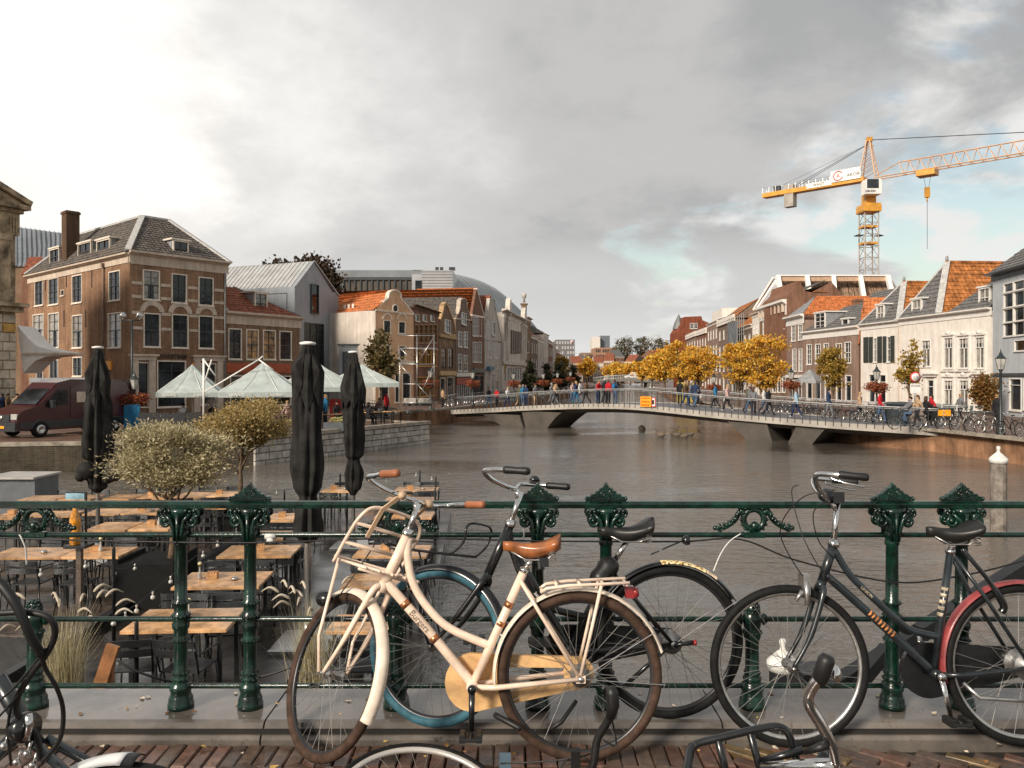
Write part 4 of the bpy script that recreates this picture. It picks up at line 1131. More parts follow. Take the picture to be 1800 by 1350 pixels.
F.slope([(-.3,-.3,ze+.3),(F.W,-.3,ze+.3),(F.W,4.5,ze+4.6),(3.5,4.5,ze+4.6)],M_slate);F.slope([(-.3,10,ze+.3),(-.3,-.3,ze+.3),(3.5,4.5,ze+4.6),(3.5,6,ze+4.6)],M_slate)
band(F,0,F.W,F.uz(1760,661)[1],F.uz(1760,656)[1],M_dframe,.12)
A_,M2,B_=place(1513,76.4),place(1581,70.0),place(1741,58.3)
T,F=rightT(A_,M2,'white house with black shutters and slate hipped roof',)
ze=F.uz(1515,575)[1]
for r_ in[(1535,1543,593,637),(1559,1566,591,637)]:F.win(*r_,style='sash',fr=M_wwhite)
for x0,x1 in((1519,1527),(1528.5,1535),(1543.5,1551),(1553,1559),(1566.5,1573)):
 u0,z1_=F.uz(x0,593-(x0-1519)*.05);u1,z0_=F.uz(x1,637)
 b=MB();b.box(u0,u1,-.09,-.04,z0_,z1_)
 for i in range(9):z_=z0_+.1+(z1_-z0_-.2)*i/8;b.box(u0+.05,u1-.05,-.11,-.091,z_-.02,z_+.06)
 F.put(b,'shutter',M_shut)
for r_ in[(1527,1539,657,709),(1545,1558,658,710)]:F.win(*r_,style='door',fr=M_wwhite)
F.wall(M_rwhite,ze);body(F,10,ze,M_rwhite);cornice(F,ze+.25,.55,.35,M_wwhite)
hiproof(F,-.1,F.W+.1,ze+.2,F.W*.5,2.4,F.shift(2.4).uz(1595,496)[1],M_slate,M_tilet)
dormer(F,1543,1556,535,565,.3,2.4,'curt',fr=M_wwhite)
b=MB();b.box(F.W-.06,F.W+.0,-.1,-.01,0,ze);F.put(b,'downpipe',M_cream)
T,F=rightT(M2,B_,'long white painted house with ornate windows and steep orange roof')
ze=F.uz(1600,563)[1]
for r_ in[(1620,1636,597,645),(1659,1675.5,593,648),(1685,1703,593,648),(1714,1731,592,648)]:F.win(*r_,style='teec',fr=M_wwhite)
for r_ in[(1659,1675.5,667,718.5),(1686,1703,667,718.5)]:F.win(*r_,style='teec',fr=M_wwhite)
for r_ in[(1630,1642,667,716),(1716,1729,666,719)]:F.win(*r_,style='door',fr=M_wwhite)
F.wall(M_rwhite,ze);body(F,10,ze,M_rwhite);cornice(F,ze+.25,.6,.4,M_wwhite)
for x0,x1,y0,y1 in((1656,1678.5,590,651),(1682,1706,590,651),(1711,1734,589,651),(1656,1678.5,663,721),(1683,1706,663,721),(1627,1645,662,718),(1713,1732,662,720)):
 u0=F.uz(x0,y0)[0];u1=F.uz(x1,y0)[0];xm=(x0+x1)/2;z1_,z0_=F.uz(xm,y0)[1],F.uz(xm,y1)[1]
 b=MB();b.box(u0,u0+.12,-.10,-.003,z0_,z1_);b.box(u1-.12,u1,-.10,-.003,z0_,z1_);b.box(u0-.05,u1+.05,-.14,-.003,z1_,z1_+.14)
 b.ball(((u0+u1)/2,-.12,z1_+.22),.17,8,5,sc=(1.6,.5,1));b.box(u0-.05,u1+.05,-.16,-.095,z0_-.1,z0_)
 F.put(b,'window_surround',M_wwhite)
for x0,x1 in((1624,1650),(1710,1734)):
 u0,z_=F.uz(x0,658);u1=F.uz(x1,656)[0];b=MB();b.box(u0,u1,-.4,-.003,z_,z_+.14);b.box(u0+.2,u1-.2,-.25,-.003,z_-.2,z_);F.put(b,'door_hood',M_wwhite)
band(F,0,F.W,0,.55,mat('grey_green_plinth',(.13,.15,.14),.6),.04,'plinth')
uA=F.uz(1652,552)[0]
hiproof(F,0,uA,ze+.2,uA*.5,2.5,F.shift(2.5).uz(1670,461)[1],M_slate,M_tilet,tile=.36)
u0=F.uz(1668,550)[0]
F.slope([(u0,-.1,ze+.2),(F.W+.1,-.1,ze+.2),(F.W+.1,4.0,ze+4.6),(u0+4.5,4.0,ze+4.6)],M_slate);F.slope([(u0,8,ze+.2),(u0,-.1,ze+.2),(u0+4.5,4,ze+4.6),(u0+4.5,6,ze+4.6)],M_slate)
F.slope([(uA,9,ze+.1),(uA,-.05,ze+.1),(u0,-.05,ze+.3),(u0,9,ze+.3)],M_lead,'valley')
dormer(F,1605,1622,525,558,.3,2.6,'curt',fr=M_wwhite);dormer(F,1723,1743,504,541,.5,2.4,'curt',fr=M_wwhite)
A_,B_=place(1413,91),place(1509,79.2)
T,F=rightT(A_,B_,'pinkish brown brick house with slate roof, square dormer and white cornice')
ze=F.uz(1450,588)[1]
for r_ in[(1418,1427,605,641),(1433,1443,604,639.5),(1448,1457,603,639),(1469,1480,603,638.7),(1484.7,1496,601,638.7)]:F.win(*r_,style='sash',fr=M_wwhite)
for r_ in[(1418,1428,662,703),(1433,1443,662,703),(1450,1460,660,704),(1470,1480,660,705),(1486,1497,659,706)]:F.win(*r_,style='door',fr=M_wwhite)
F.wall(M_brkE,ze);body(F,10,ze,M_brkE);cornice(F,ze+.55,.9,.4,M_wwhite)
zt=F.shift(4).uz(1490,523)[1];us=F.uz(1457,580)[0]
F.slope([(us,-.1,ze+.5),(F.W+.1,-.1,ze+.5),(F.W,4,zt),(us+2.2,4,zt)],M_slate);F.slope([(us,9,ze+.5),(us,-.1,ze+.5),(us+2.2,4,zt),(us+2.2,5,zt)],M_slate)
F.slope([(F.W+.1,-.1,ze+.5),(F.W+.1,10,ze+.5),(F.W,6,zt),(F.W,4,zt)],M_slate)
F.slope([(-.1,-.1,ze+.5),(us,-.1,ze+.5),(us,4,zt-1),(2.0,4,zt-1)],M_slate)
dormer(F,1434,1452,549,580,.4,2.8,'sash',fr=M_wwhite);dormer(F,1482,1493,560,578,.3,2.0,'slim',fr=M_wwhite)
u=F.shift(4.5).uz(1509,526)[0];chimney(F,u,4.5,1.0,ze+2,F.shift(4.5).uz(1509,526)[1],M_brkC)
A_,B_=place(1509.5,79.1),place(1513,76.5)
T,F=rightT(A_,B_,'narrow strip of red tiled side wall between the pink and the white house','tiled_annex');ze=F.uz(1511,565)[1];F.wall(M_brkC,ze-2.2);body(F,6,ze,M_brkC)
F.slope([(0,-.02,ze-2.2),(F.W,-.02,ze-2.2),(F.W,.35,ze+1.3),(0,.35,ze+1.3)],M_tileo,'hung_tiles');F.slope([(F.W,0,ze),(F.W,7,ze),(F.W-.4,7,ze+2.2),(F.W-.4,.3,ze+2.2)],M_tileo)
A_,B_=place(1383,97.6),place(1412.5,91.2)
T,F=rightT(A_,B_,'narrow pink brick house with white stepped lintels left of the slate roofed one')
ze=F.uz(1390,567)[1]
for r_ in[(1391,1399,571,600),(1403,1411,570,598),(1393,1400,613,653),(1404,1410.5,613,653)]:F.win(*r_,style='sash',fr=M_wwhite)
F.win(1391,1409,668,700,'shop',M_wwhite)
F.wall(M_brkE,ze);body(F,9,ze,M_brkE);cornice(F,ze+.7,1.1,.5,M_wwhite);band(F,0,F.W,F.uz(1395,664)[1],F.uz(1395,659)[1],M_wwhite,.2,'shop_fascia')
F.slope([(F.W+.1,-.1,ze+.6),(F.W+.1,9,ze+.6),(F.W/2,9,ze+3),(F.W/2,2.5,ze+3)],M_tileo);F.slope([(-.1,-.1,ze+.6),(F.W+.1,-.1,ze+.6),(F.W/2,2.5,ze+3),(F.W/2,2.5,ze+3)],M_lead)
A_,B_=place(1335,111),place(1382.5,98)
T,F=rightT(A_,B_,'tall brown brick house with wide white frieze and blank brick side wall')
ze=F.uz(1383,540)[1]
for i in range(5):
 x=1341+i*8.4;F.win(x,x+5.6,565-i*3.0,589-i*2.7,'sash',M_wwhite);F.win(x,x+5.6,612-i,640-i,'sash',M_wwhite);F.win(x,x+6,662,690,'door',M_wwhite)
F.wall(M_brkB,ze);body(F,11,ze,M_brkB);cornice(F,ze+1.0,1.9,.6,M_wwhite)
b=MB()
for i in range(8):u=F.W*(i+.5)/8;b.box(u-.12,u+.12,-.4,-.062,ze-.5,ze+.6)
F.put(b,'frieze_bracket',M_cream)
F.slope([(-.1,-.1,ze+1),(F.W+.1,-.1,ze+1),(F.W,5,ze+3.4),(0,5,ze+3.4)],M_slate)
T2=thing('brick_warehouse','long blank brown brick side wall with two small gables behind the pink houses','building',(36,97,ZQ))
D_=97.6;o_=[(1384,640),(1384,520),(1395,508),(1399,495),(1406,495),(1416,512),(1428,514),(1455,500),(1462,496),(1470,505),(1482,522),(1530,540),(1530,640)]
b=MB();b.prism([(P(x_,y_,D_).x,P(x_,y_,D_).z)for x_,y_ in o_][::-1],D_,D_+9);b.build('wall',M_brkC,T2,True)
p_=[P(1428,514,D_-.1),P(1453,514,D_-.1),P(1463,498,D_+3),P(1458,498,D_+3)];tiled([winv(T2)@q for q in p_],M_tilet,'roof',T2)
pts=[(1334,111.5),(1322,116),(1292,130),(1262,147),(1243,161),(1224,175),(1206,195),(1187,216)]
specs=[(545,M_rwhite,'slim white house left of the tall brown brick one',M_slate),(566,M_brkD,'grey net wrapped scaffolded house on the right bank',M_tilet),(555,M_brkD,'brown house half hidden by the netting with orange roof',M_tilet),(560,M_brkE,'brown apartment house with white top floor',M_lead),(578,M_brkC,'brown brick house with a flat white parapet',M_slate),(584,M_brkE,'pale brown far house on the right bank behind yellow trees',M_slate),(577,M_brkR,None,M_tiler)]
for i in range(6):
 (x1,d1),(x0,d0)=pts[i],pts[i+1];yt,wm,lb,rm=specs[i]
 T,F=rightT(place(x0+.3,d0),place(x1-.3,d1),lb);ze=F.uz(x1,yt)[1]-.6
 rowhouse(F,ze,wm,rm,2 if i==0 else 4,4,roof='side',rise=3.2 if i in(2,1)else 1.5)
 if i==1:
  b=MB();b.box(0,F.W*.62,-1.25,-1.2,1.5,ze+1.2);F.put(b,'debris_netting',mat('grey_netting',(.15,.16,.17),.8,var=.25,vs=.5))
  b=MB()
  for k in range(9):u=F.W*k/8;b.tube([(u,-1.15,0),(u,-1.15,ze+2)],.06,4)
  for k in range(7):z_=1.8*(k+1);b.tube([(0,-1.15,z_),(F.W,-1.15,z_)],.05,4)
  F.put(b,'scaffold_tubes',M_steel)
 if i in(3,):
  b=MB();b.box(.5,F.W-.3,.8,8,ze+.3,ze+2.6);F.put(b,'white_penthouse',M_rwhite)
 if i in(2,4,5):band(F,0,F.W,ze-.2,ze+.9,M_rwhite,.3,'parapet')
A_,B_=place(1187,216),place(1206,196)
T,F=rightT(A_,B_,'red brick building with tall gable and pointed corner turret','turret_house')
ze=F.uz(1190,590)[1]
rowhouse(F,ze,M_brkR,M_tiler,3,4,roof='side')
a,c=P(1190,585,196),P(1236,560,196);o_=[(1189,640),(1189,585),(1200,568),(1203,557),(1232,556),(1238,575),(1238,640)]
b=MB();b.prism([(P(x_,y_,196).x,P(x_,y_,196).z)for x_,y_ in o_][::-1],195.5,204);b.build('gable_wall',M_brkR,T,True)
for x0,x1,y0,y1 in((1213,1219,568,578),(1220,1226,568,578)):
 a,c=P(x0,y0,195.3),P(x1,y1,195.3);w_=make_window(T,c.x-a.x,a.z-c.z,'sash',M_wwhite);w_.matrix_basis=winv(T)@Matrix.Translation((a.x,195.35,c.z))
q=P(1193,573,200);b=MB();b.lathe([(1.3,ZQ),(1.3,q.z-.8)],8,(q.x,200,0));b.build('turret',M_brkR,T,True)
b=MB();b.lathe([(1.6,-.8),(1.0,1.0),(.1,2.9)],8,(q.x,200,q.z),smooth=False);b.build('turret_roof',mat('green_grey_spire',(.13,.14,.14),.5),T,True)
# white trussed roof frame behind the right houses
T=thing('roof_truss_frame','large timber roof under repair held by white steel trusses behind the right houses','building',(60,135,ZQ))
D_=122
M_twood=mat('bare_roof_timber',(.15,.085,.05),.8,var=.5,vs=1.5);M_tan=mat('tan_beam',(.50,.34,.23),.6,var=.1)
a,c=P(1367,484,D_),P(1560,484,D_)
b=MB();b.box(a.x,c.x,D_-.2,D_+.6,a.z-.9,a.z-.15);b.build('ridge_beam',M_tan,T,True)
b=MB();b.box(a.x,c.x,D_-.4,D_+.8,a.z-.15,a.z+.05);b.build('beam_cap',M_white,T,True)
b=MB();p0,p1,p2,p3=P(1362,540,D_-1),P(1575,540,D_-1),P(1558,492,D_+2.6),P(1369,492,D_+2.6);b.add([p0,p1,p2,p3],[(0,1,2,3)])
b.add([P(1340,560,D_-1),P(1600,560,D_-1),p1,p0],[(0,1,2,3)])
b.build('roof_boarding',M_twood,T,True)
b=MB();rr=random.Random(9)
for i in range(64):
 f=(i+.5)/64;q0,q1=p0.lerp(p1,f+rr.uniform(-.006,.006)),p3.lerp(p2,f+rr.uniform(-.006,.006));off=V((0,-.25,.1));b.beam(q0+off,q0.lerp(q1,rr.uniform(.8,1))+off,.22,.14)
b.build('rafters',mat('grey_timber',(.24,.16,.11),.8,var=.3,vs=2),T,True)['kind']='stuff'
for x0,x1 in((1367,1378),(1418,1427),(1465,1470),(1512,1522),(1560,1575)):
 b=MB();b.beam(P(x0,485,D_-.3),P(x1,545,D_-3),.62,.62);b.build('truss',M_white,T,True)
for x0,x1,dd in((1360,1325,4),(1369,1330,-3),(1562,1600,4),(1560,1588,-3)):
 b=MB();b.beam(P(x0,488,D_),P(x1,545,D_+dd),.35,.35);b.build('truss',M_white,T,True)
 # far end of the canal
def farblock(label,px0,px1,py,d,dep,m,rows=0,cols=0,wm=None,name='office_block'):
 a,c=P(px0,py,d),P(px1,py,d);T=thing(name,label,'building',(a.x,d,ZQ))
 b=MB();b.box(a.x,c.x,d,d+dep,ZQ,a.z);b.build('wall',m,T,True)
 if rows:
  g=MB();w_=(c.x-a.x)/cols;h_=(a.z-2)/rows
  g.box(-w_*.3,w_*.3,-.15,.1,-h_*.28,h_*.28);me=g.mesh('window',wm or M_pane)
  for i in range(cols):
   for j in range(rows):
    if(i*7+j*3)%11==0:continue
    link('window',me,T,winv(T)@V((a.x+w_*(i+.5),d,2+h_*(j+.5)-.3)))
 return T
M_off=mat('grey_office_cladding',(.16,.155,.16),.6);M_offw=mat('pale_office_window',(.42,.42,.42),.3)
T=farblock('grey hotel block with rows of small windows and a round white logo',977,1010.5,597,480,30,M_off,7,7,M_offw)
q=P(1005.5,600.8,479.7);b=MB();b.lathe([(.95,0),(.95,.3)],14,q,ax=(0,-1,0));b.build('round_logo',M_white,T,True)
b=MB();b.lathe([(.5,0),(.5,.1)],10,q+V((0,-.31,0)),ax=(0,-1,0));b.build('logo_mark',M_red,T,True)
farblock('white half of the tall far tower',1041,1055,592,620,20,mat('white_tower',(.66,.62,.56),.5),name='tower_block')
farblock('dark glass half of the tall far tower',1055.3,1072,590,625,20,mat('dark_tower',(.14,.16,.18),.3),name='tower_block')
farblock('wide tan brick office block below the tower',1047,1086,611,520,30,mat('tan_brick_block',(.34,.20,.13),.8),5,13)
farblock('stepped brown block left of the tan office block',1022,1047,620,540,20,mat('brown_block',(.24,.16,.12),.8),3,6)
farblock('low flat white hall in front of the far offices',1016,1062,631.5,400,20,mat('white_hall',(.5,.48,.45),.6))
rr=random.Random(21);k=0
lab=['small dark roofed far house, left end of the group closing the canal','small brown far house with red roof beside the dark roofed one','white gabled far house in the middle of the canal view','brown far house right of the white gabled one','red roofed far house with white chimney at the canal end','long pale far house beneath the bare trees','dark far house beneath the bare trees','tall narrow white far house by the yellow trees','last small red far house before the yellow trees']
for i in range(9):
 px0=1008+i*18;d=330+rr.uniform(-15,15);h=rr.uniform(636,642)if i not in(4,7,8)else rr.uniform(628,633)
 T,F=rightT(place(px0,d),place(px0+17,d+rr.uniform(-3,3)),lab[i]);rowhouse(F,F.uz(px0,h)[1],[M_brkC,M_brkD,M_rwhite,M_brkB][i%4],[M_tiler,M_slate,M_tiler][i%3],3,2,roof='side',rise=3)

# ornate green railing on the kerb
RD=3.76
M_green=mat('wet_green_iron',(.0025,.019,.0125),.25,var=.55,vs=16,bump=.05,bs=90,coat=.2,chips=((.055,.035,.02),.655,22))
def rx(px):return(px-HX)/FP*RD
def rz(py):return EYE-(py-HY)/FP*RD
rail=thing('railing','dark green cast iron canal railing with ornate posts in front of the water','railing',(0,RD,.065))
for py,r_,nm in((887,.019,'handrail'),(940,.0125,'middle_rail'),(1088,.0125,'middle_rail'),(1205,.012,'bottom_rail')):
 b=MB();z_=rz(py)
 if nm=='handrail':b.prism([(RD-.026,z_-.014),(RD+.026,z_-.014),(RD+.028,z_+.004),(RD+.014,z_+.017),(RD-.014,z_+.017),(RD-.028,z_+.004)],-7,8.4,'x')
 else:b.tube([(-7,RD,z_),(8.4,RD,z_)],r_,10)
 b.build(nm,M_green,rail,True)
def zz_(py):return rz(py)-.065
RS=.66
base_prof=[(.090,0),(.090,.022),(.084,.028),(.084,.045),(.074,.058),(.068,.075),(.078,.088),(.080,.10),(.070,.112),(.055,.125),(.062,.134),(.062,.142),(.050,.152),(.056,.162),(.056,.168),(.047,.18)]
z3=zz_(1088)
mid=[(.046,z3-.11),(.056,z3-.10),(.058,z3-.092),(.048,z3-.08),(.048,z3-.05),(.058,z3-.04),(.062,z3-.02),(.050,z3-.008),(.060,z3+.012),(.062,z3+.024),(.048,z3+.034),(.047,z3+.065),(.058,z3+.075),(.058,z3+.084),(.044,z3+.095)]
z2=zz_(940)
up=[(.042,z2-.05),(.050,z2-.045),(.050,z2-.03),(.045,z2-.02),(.056,z2-.008),(.058,z2+.008),(.046,z2+.018),(.054,z2+.026),(.054,z2+.034),(.042,z2+.044),(.046,z2+.06),(.058,z2+.085),(.075,z2+.105),(.080,zz_(893))]
post=MB();post.lathe([(r_*RS,z_)for r_,z_ in base_prof+mid+up],20)
for zr_,rr_,n_ in((.138,.064,14),(.165,.058,14),(z3-.096,.059,16),(z3+.08,.060,16),(z3+.018,.063,16),(z2+.03,.056,14)):
 for k in range(n_):a=2*math.pi*k/n_;post.ball((rr_*RS*math.cos(a),rr_*RS*math.sin(a),zr_),.0052,5,3)
post_me=post.mesh('post',M_green)
def spiral(b,cx,cz,r,turns,sgn,y,tr=.011,start=90):
 pts=[]
 n=int(22*turns)
 for i in range(n+1):
  f=i/n;a=R(start)+sgn*f*turns*2*math.pi;rr_=r*(1-.78*f);pts.append((cx+rr_*math.cos(a),y,cz+rr_*math.sin(a)))
 b.tube(pts,[tr*(1-.45*i/n)for i in range(n+1)],6);b.ball((cx,y,cz),tr*1.15,7,5)
cap=MB();zc_=zz_(893)
for s_ in(-1,1):
 for y_ in(-.034,.034):
  spiral(cap,s_*.070,zc_-.055,.033,1.4,-s_*-1,y_,.011,90);spiral(cap,s_*.088,zc_-.022,.020,1.2,-s_,y_,.008,90)
 cap.tube([(s_*.018,-.036,zc_-.15),(s_*.022,-.044,zc_-.10),(s_*.035,-.05,zc_-.05),(s_*.066,-.05,zc_-.022)],[.010,.011,.011,.006],6)
 cap.tube([(s_*.03,.04,zc_-.13),(s_*.03,.045,zc_-.05),(s_*.06,.045,zc_-.02)],.01,5)
 cap.prism([(0,zc_-.12),(s_*.032,zc_-.075),(s_*.088,zc_-.035),(s_*.092,zc_-.004),(0,zc_-.004)][::s_],-.030,.030)
 for k in range(4):cap.ball((s_*(.02+.022*k),-.046,zc_-.012+.004*(k%2)),.010,6,4)
cap.tube([(0,-.05,zc_-.16),(0,-.052,zc_-.02)],[.006,.012],6)
cap.v=[(x_*.90,y_*.85,z_)for x_,y_,z_ in cap.v]
cap_me=cap.mesh('capital',M_green)
crest=MB();z0_=zz_(880)
half=[(.102,0),(.106,.010),(.098,.020),(.080,.022),(.070,.032),(.056,.034),(.046,.046),(.034,.050),(.028,.060),(.016,.064),(.008,.074)]
crest.prism([(x_,z0_+z_)for x_,z_ in([(-a,c)for a,c in half]+[(0,.078)]+half[::-1])][::-1],-.016,.016)
crest.prism([(x_,z0_+z_*.72+.004)for x_,z_ in([(-a*.8,c)for a,c in half]+[(0,.078)]+[(a*.8,c)for a,c in half[::-1]])][::-1],-.024,.024)
for s_ in(-1,1):
 for y_ in(-.024,):
  spiral(crest,s_*.022,z0_+.036,.014,1.2,s_,y_,.005);crest.ball((s_*.10,y_+.008,z0_+.012),.009,6,4)
 for i in range(7):
  for j in range(2):crest.ball((s_*(.012+.012*i),-.026,z0_+.010+.010*j),.0035,4,3)
 for(a,c)in half[2:]:crest.ball((s_*a,-.012,z0_+c-.003),.0065,5,4)
crest.ball((0,0,z0_+.078),.009,6,4)
crest.v=[(x_*.93,y_,z_)for x_,y_,z_ in crest.v]
crest_me=crest.mesh('crest',M_green)
for px,has in((-305,1),(-182,1),(318,0),(440,1),(945,1),(1065,1),(1568,1),(1690,1),(2198,1),(2320,1)):
 p_=link('post',post_me,rail,(rx(px),0,0));link('capital',cap_me,p_)
 if has:link('crest',crest_me,p_)
sp=MB();zt=zz_(1058)
sp.lathe(base_prof+[(.045,z3-.14),(.046,z3-.10),(.056,z3-.085),(.062,z3-.06),(.052,z3-.045),(.060,z3-.02),(.064,z3),(.060,z3+.02),(.048,z3+.03),(.052,z3+.04),(.044,z3+.06),(.030,z3+.08),(.012,z3+.092),(.002,z3+.095)],18)
for k in range(14):a=2*math.pi*k/14;sp.ball((.062*math.cos(a),.062*math.sin(a),z3-.06),.008,5,3);sp.ball((.050*math.cos(a),.050*math.sin(a),z3+.035),.008,5,3)
for k in range(3):
 for q in range(9):a=2*math.pi*(q+k*.5)/9;r_=(.047,.042,.030)[k];sp.ball((r_*math.cos(a),r_*math.sin(a),z3+.05+.016*k),.010,5,4)
for s_ in(-1,1):sp.ball((s_*.085,0,z3),.024,8,6);sp.lathe([(.028,0),(.028,.015)],10,(s_*.07,0,z3),ax=(s_,0,0))
sp.v=[(x_*(RS+.04),y_*RS,z_)for x_,y_,z_ in sp.v]
sp_me=sp.mesh('short_post',M_green)
orn=MB();zo=zz_(913)
N=24;orn.tube([(.048*math.cos(2*math.pi*i/N),0,zo+.048*math.sin(2*math.pi*i/N))for i in range(N)],.015,8,closed=True)
for k in range(16):a=2*math.pi*k/16;orn.ball((.062*math.cos(a),-.004,zo+.062*math.sin(a)),.008,5,4);orn.ball((.046*math.cos(a),-.014,zo+.046*math.sin(a)),.0045,4,3)
orn.box(-.016,.016,-.014,.014,zo+.05,zz_(892));orn.ball((0,-.01,zo-.028),.022,8,5);orn.ball((.018,-.012,zo-.035),.014,6,4);orn.box(-.05,.05,-.016,.016,zo-.085,zo-.058)
for s_ in(-1,1):
 arm=catmull([(s_*.052,0,zo+.03),(s_*.072,0,zo+.028),(s_*.088,0,zo-.002),(s_*.115,0,zo-.026),(s_*.145,0,zo-.042),(s_*.172,0,zo-.046)],4)
 orn.tube(arm,[.014-.006*i/len(arm)for i in range(len(arm))],6)
 for i,q in enumerate(arm[::2]):orn.ball((q.x,-.006,q.z+.010*(1 if i%2 else .6)),.0135-.0005*i,6,4)
 for i,q in enumerate(arm[1::3]):orn.ball((q.x-s_*.004,-.004,q.z+.02),.009,5,4)
 spiral(orn,s_*.158,zo-.042,.018,1.2,-s_,-.006,.006);orn.ball((s_*.182,0,zo-.04),.012,6,4)
orn_me=orn.mesh('ring_ornament',M_green)
for px in(-566,60,697,1322,1950):link('short_post',sp_me,rail,(rx(px),0,0));link('ring_ornament',orn_me,rail,(rx(px+3),0,0))
M_rub=mat('black_rubber',(.008,.008,.008),.5,var=.2);M_zip=mat('white_cable_tie',(.6,.6,.57),.5)
pts=[P(-40,944,RD-.03),P(160,950,RD-.03),P(440,954,RD-.05),P(700,946,RD-.03),P(945,951,RD-.05),P(1190,952,RD-.03),P(1300,948,RD-.03),P(1400,985,RD-.03),P(1568,1023,RD-.05),P(1690,1012,RD-.05),P(1800,985,RD-.03),P(1900,950,RD-.03)]
b=MB();b.tube(catmull(pts,6),.0042,6);tag(b.build('cable',M_rub),'thin black cable strung along the railing and sagging on the right','cable')
def strap(label,pts,m,r=.004):b=MB();b.tube(catmull(pts,6),r,6,sq=(1,.5));tag(b.build('strap',m),label,'strap')
strap('long white cable tie hanging from the middle rail at the left end',[P(34,940,RD-.02),P(38,946,RD-.035),P(45,965,RD-.04),P(47,993,RD-.04)],M_zip)
strap('white cable tie curving from the ring ornament down to the leopard mudguard',[P(1302,938,RD-.03),P(1282,952,RD-.04),P(1266,975,RD-.08),P(1254,1004,3.62)],M_zip)
strap('short white cable tie sticking up behind the tan saddle',[P(920,930,RD-.02),P(921,942,RD-.03),P(916,948,RD-.03)],M_zip)
t=thing('railing_tag','small white plastic tag clipped round the middle rail','tag',P(477,942,RD));b=MB();q=P(476,942,RD);b.lathe([(.017,0),(.017,.05)],10,(q.x-.025,q.y,q.z),ax=(1,0,0));b.ball((q.x,q.y-.012,q.z-.02),.018,8,5,sc=(1,.3,.8));b.build('tag_body',M_zip,t,True)
# bicycles
M_creamp=mat('cream_bike_paint',(.81,.63,.49),.38,var=.13,vs=9,coat=.3,bump=.01,bs=60,chips=((.20,.09,.04),.665,24))
M_case=mat('mustard_chaincase',(.62,.38,.17),.45,var=.22,vs=8,bump=.01,chips=((.10,.06,.035),.62,16))
M_mudc=mat('worn_white_mudguard',(.70,.60,.49),.45,var=.12,vs=11,chips=((.30,.15,.06),.66,20))
M_btyre=mat('brown_tyre_rubber',(.062,.037,.026),.7,var=.25,vs=20,bump=.02,bs=200)
M_ktyre=mat('black_tyre_rubber',(.011,.011,.011),.65,var=.25,vs=20,bump=.03,bs=250)
M_ctyre=mat('blue_tyre_rubber',(.040,.115,.15),.6,var=.2,vs=20,bump=.02,bs=200)
M_chrome=mat('worn_chrome',(.66,.65,.63),.16,1.0,var=.12,vs=30)
M_alu=mat('dull_aluminium',(.50,.49,.47),.33,.9,var=.15,vs=20)
M_spoke=mat('dull_spoke_steel',(.22,.215,.205),.55,.5)
M_krim=mat('black_rim',(.03,.03,.032),.35,.3)
M_kpaint=mat('black_bike_paint',(.007,.008,.009),.28,var=.3,vs=10,coat=.35,chips=((.10,.085,.07),.66,30))
M_gpaint=mat('dark_grey_bike_paint',(.013,.018,.021),.30,var=.35,vs=10,coat=.35,chips=((.13,.10,.08),.64,30))
M_redm=mat('dull_red_mudguard',(.26,.048,.050),.42,var=.25,vs=9,coat=.2)
M_tan=mat('tan_leather',(.27,.088,.024),.36,var=.3,vs=14,bump=.015,bs=90,coat=.25)
M_kleath=mat('black_vinyl',(.011,.011,.010),.42,var=.3,vs=14,bump=.015,bs=90)
M_grip=mat('brown_grip',(.30,.105,.045),.5,var=.15,bump=.02,bs=200)
M_strapc=mat('cream_rubber_strap',(.62,.44,.29),.6)
M_copper=mat('copper_band',(.55,.22,.10),.3,.8)
M_leop=None
def leopard():
 m=mat('leopard_tape',(.8,.5,.15),.5);t=m.node_tree;b=t.nodes['Principled BSDF']
 g=t.nodes.new('ShaderNodeNewGeometry');v=t.nodes.new('ShaderNodeTexVoronoi');v.inputs['Scale'].default_value=70
 t.links.new(g.outputs['Position'],v.inputs['Vector']);r=t.nodes.new('ShaderNodeValToRGB');r.color_ramp.interpolation='CONSTANT'
 e=r.color_ramp.elements;e[0].color=(.70,.33,.05,1);e[1].position=.30;e[1].color=(.015,.012,.01,1);k=e.new(.46);k.color=(.82,.66,.36,1)
 t.links.new(v.outputs['Distance'],r.inputs[0]);t.links.new(r.outputs[0],b.inputs['Base Color']);return m
def xf(b,Mx):
 b.v=[tuple(Mx@V(q))for q in b.v];return b
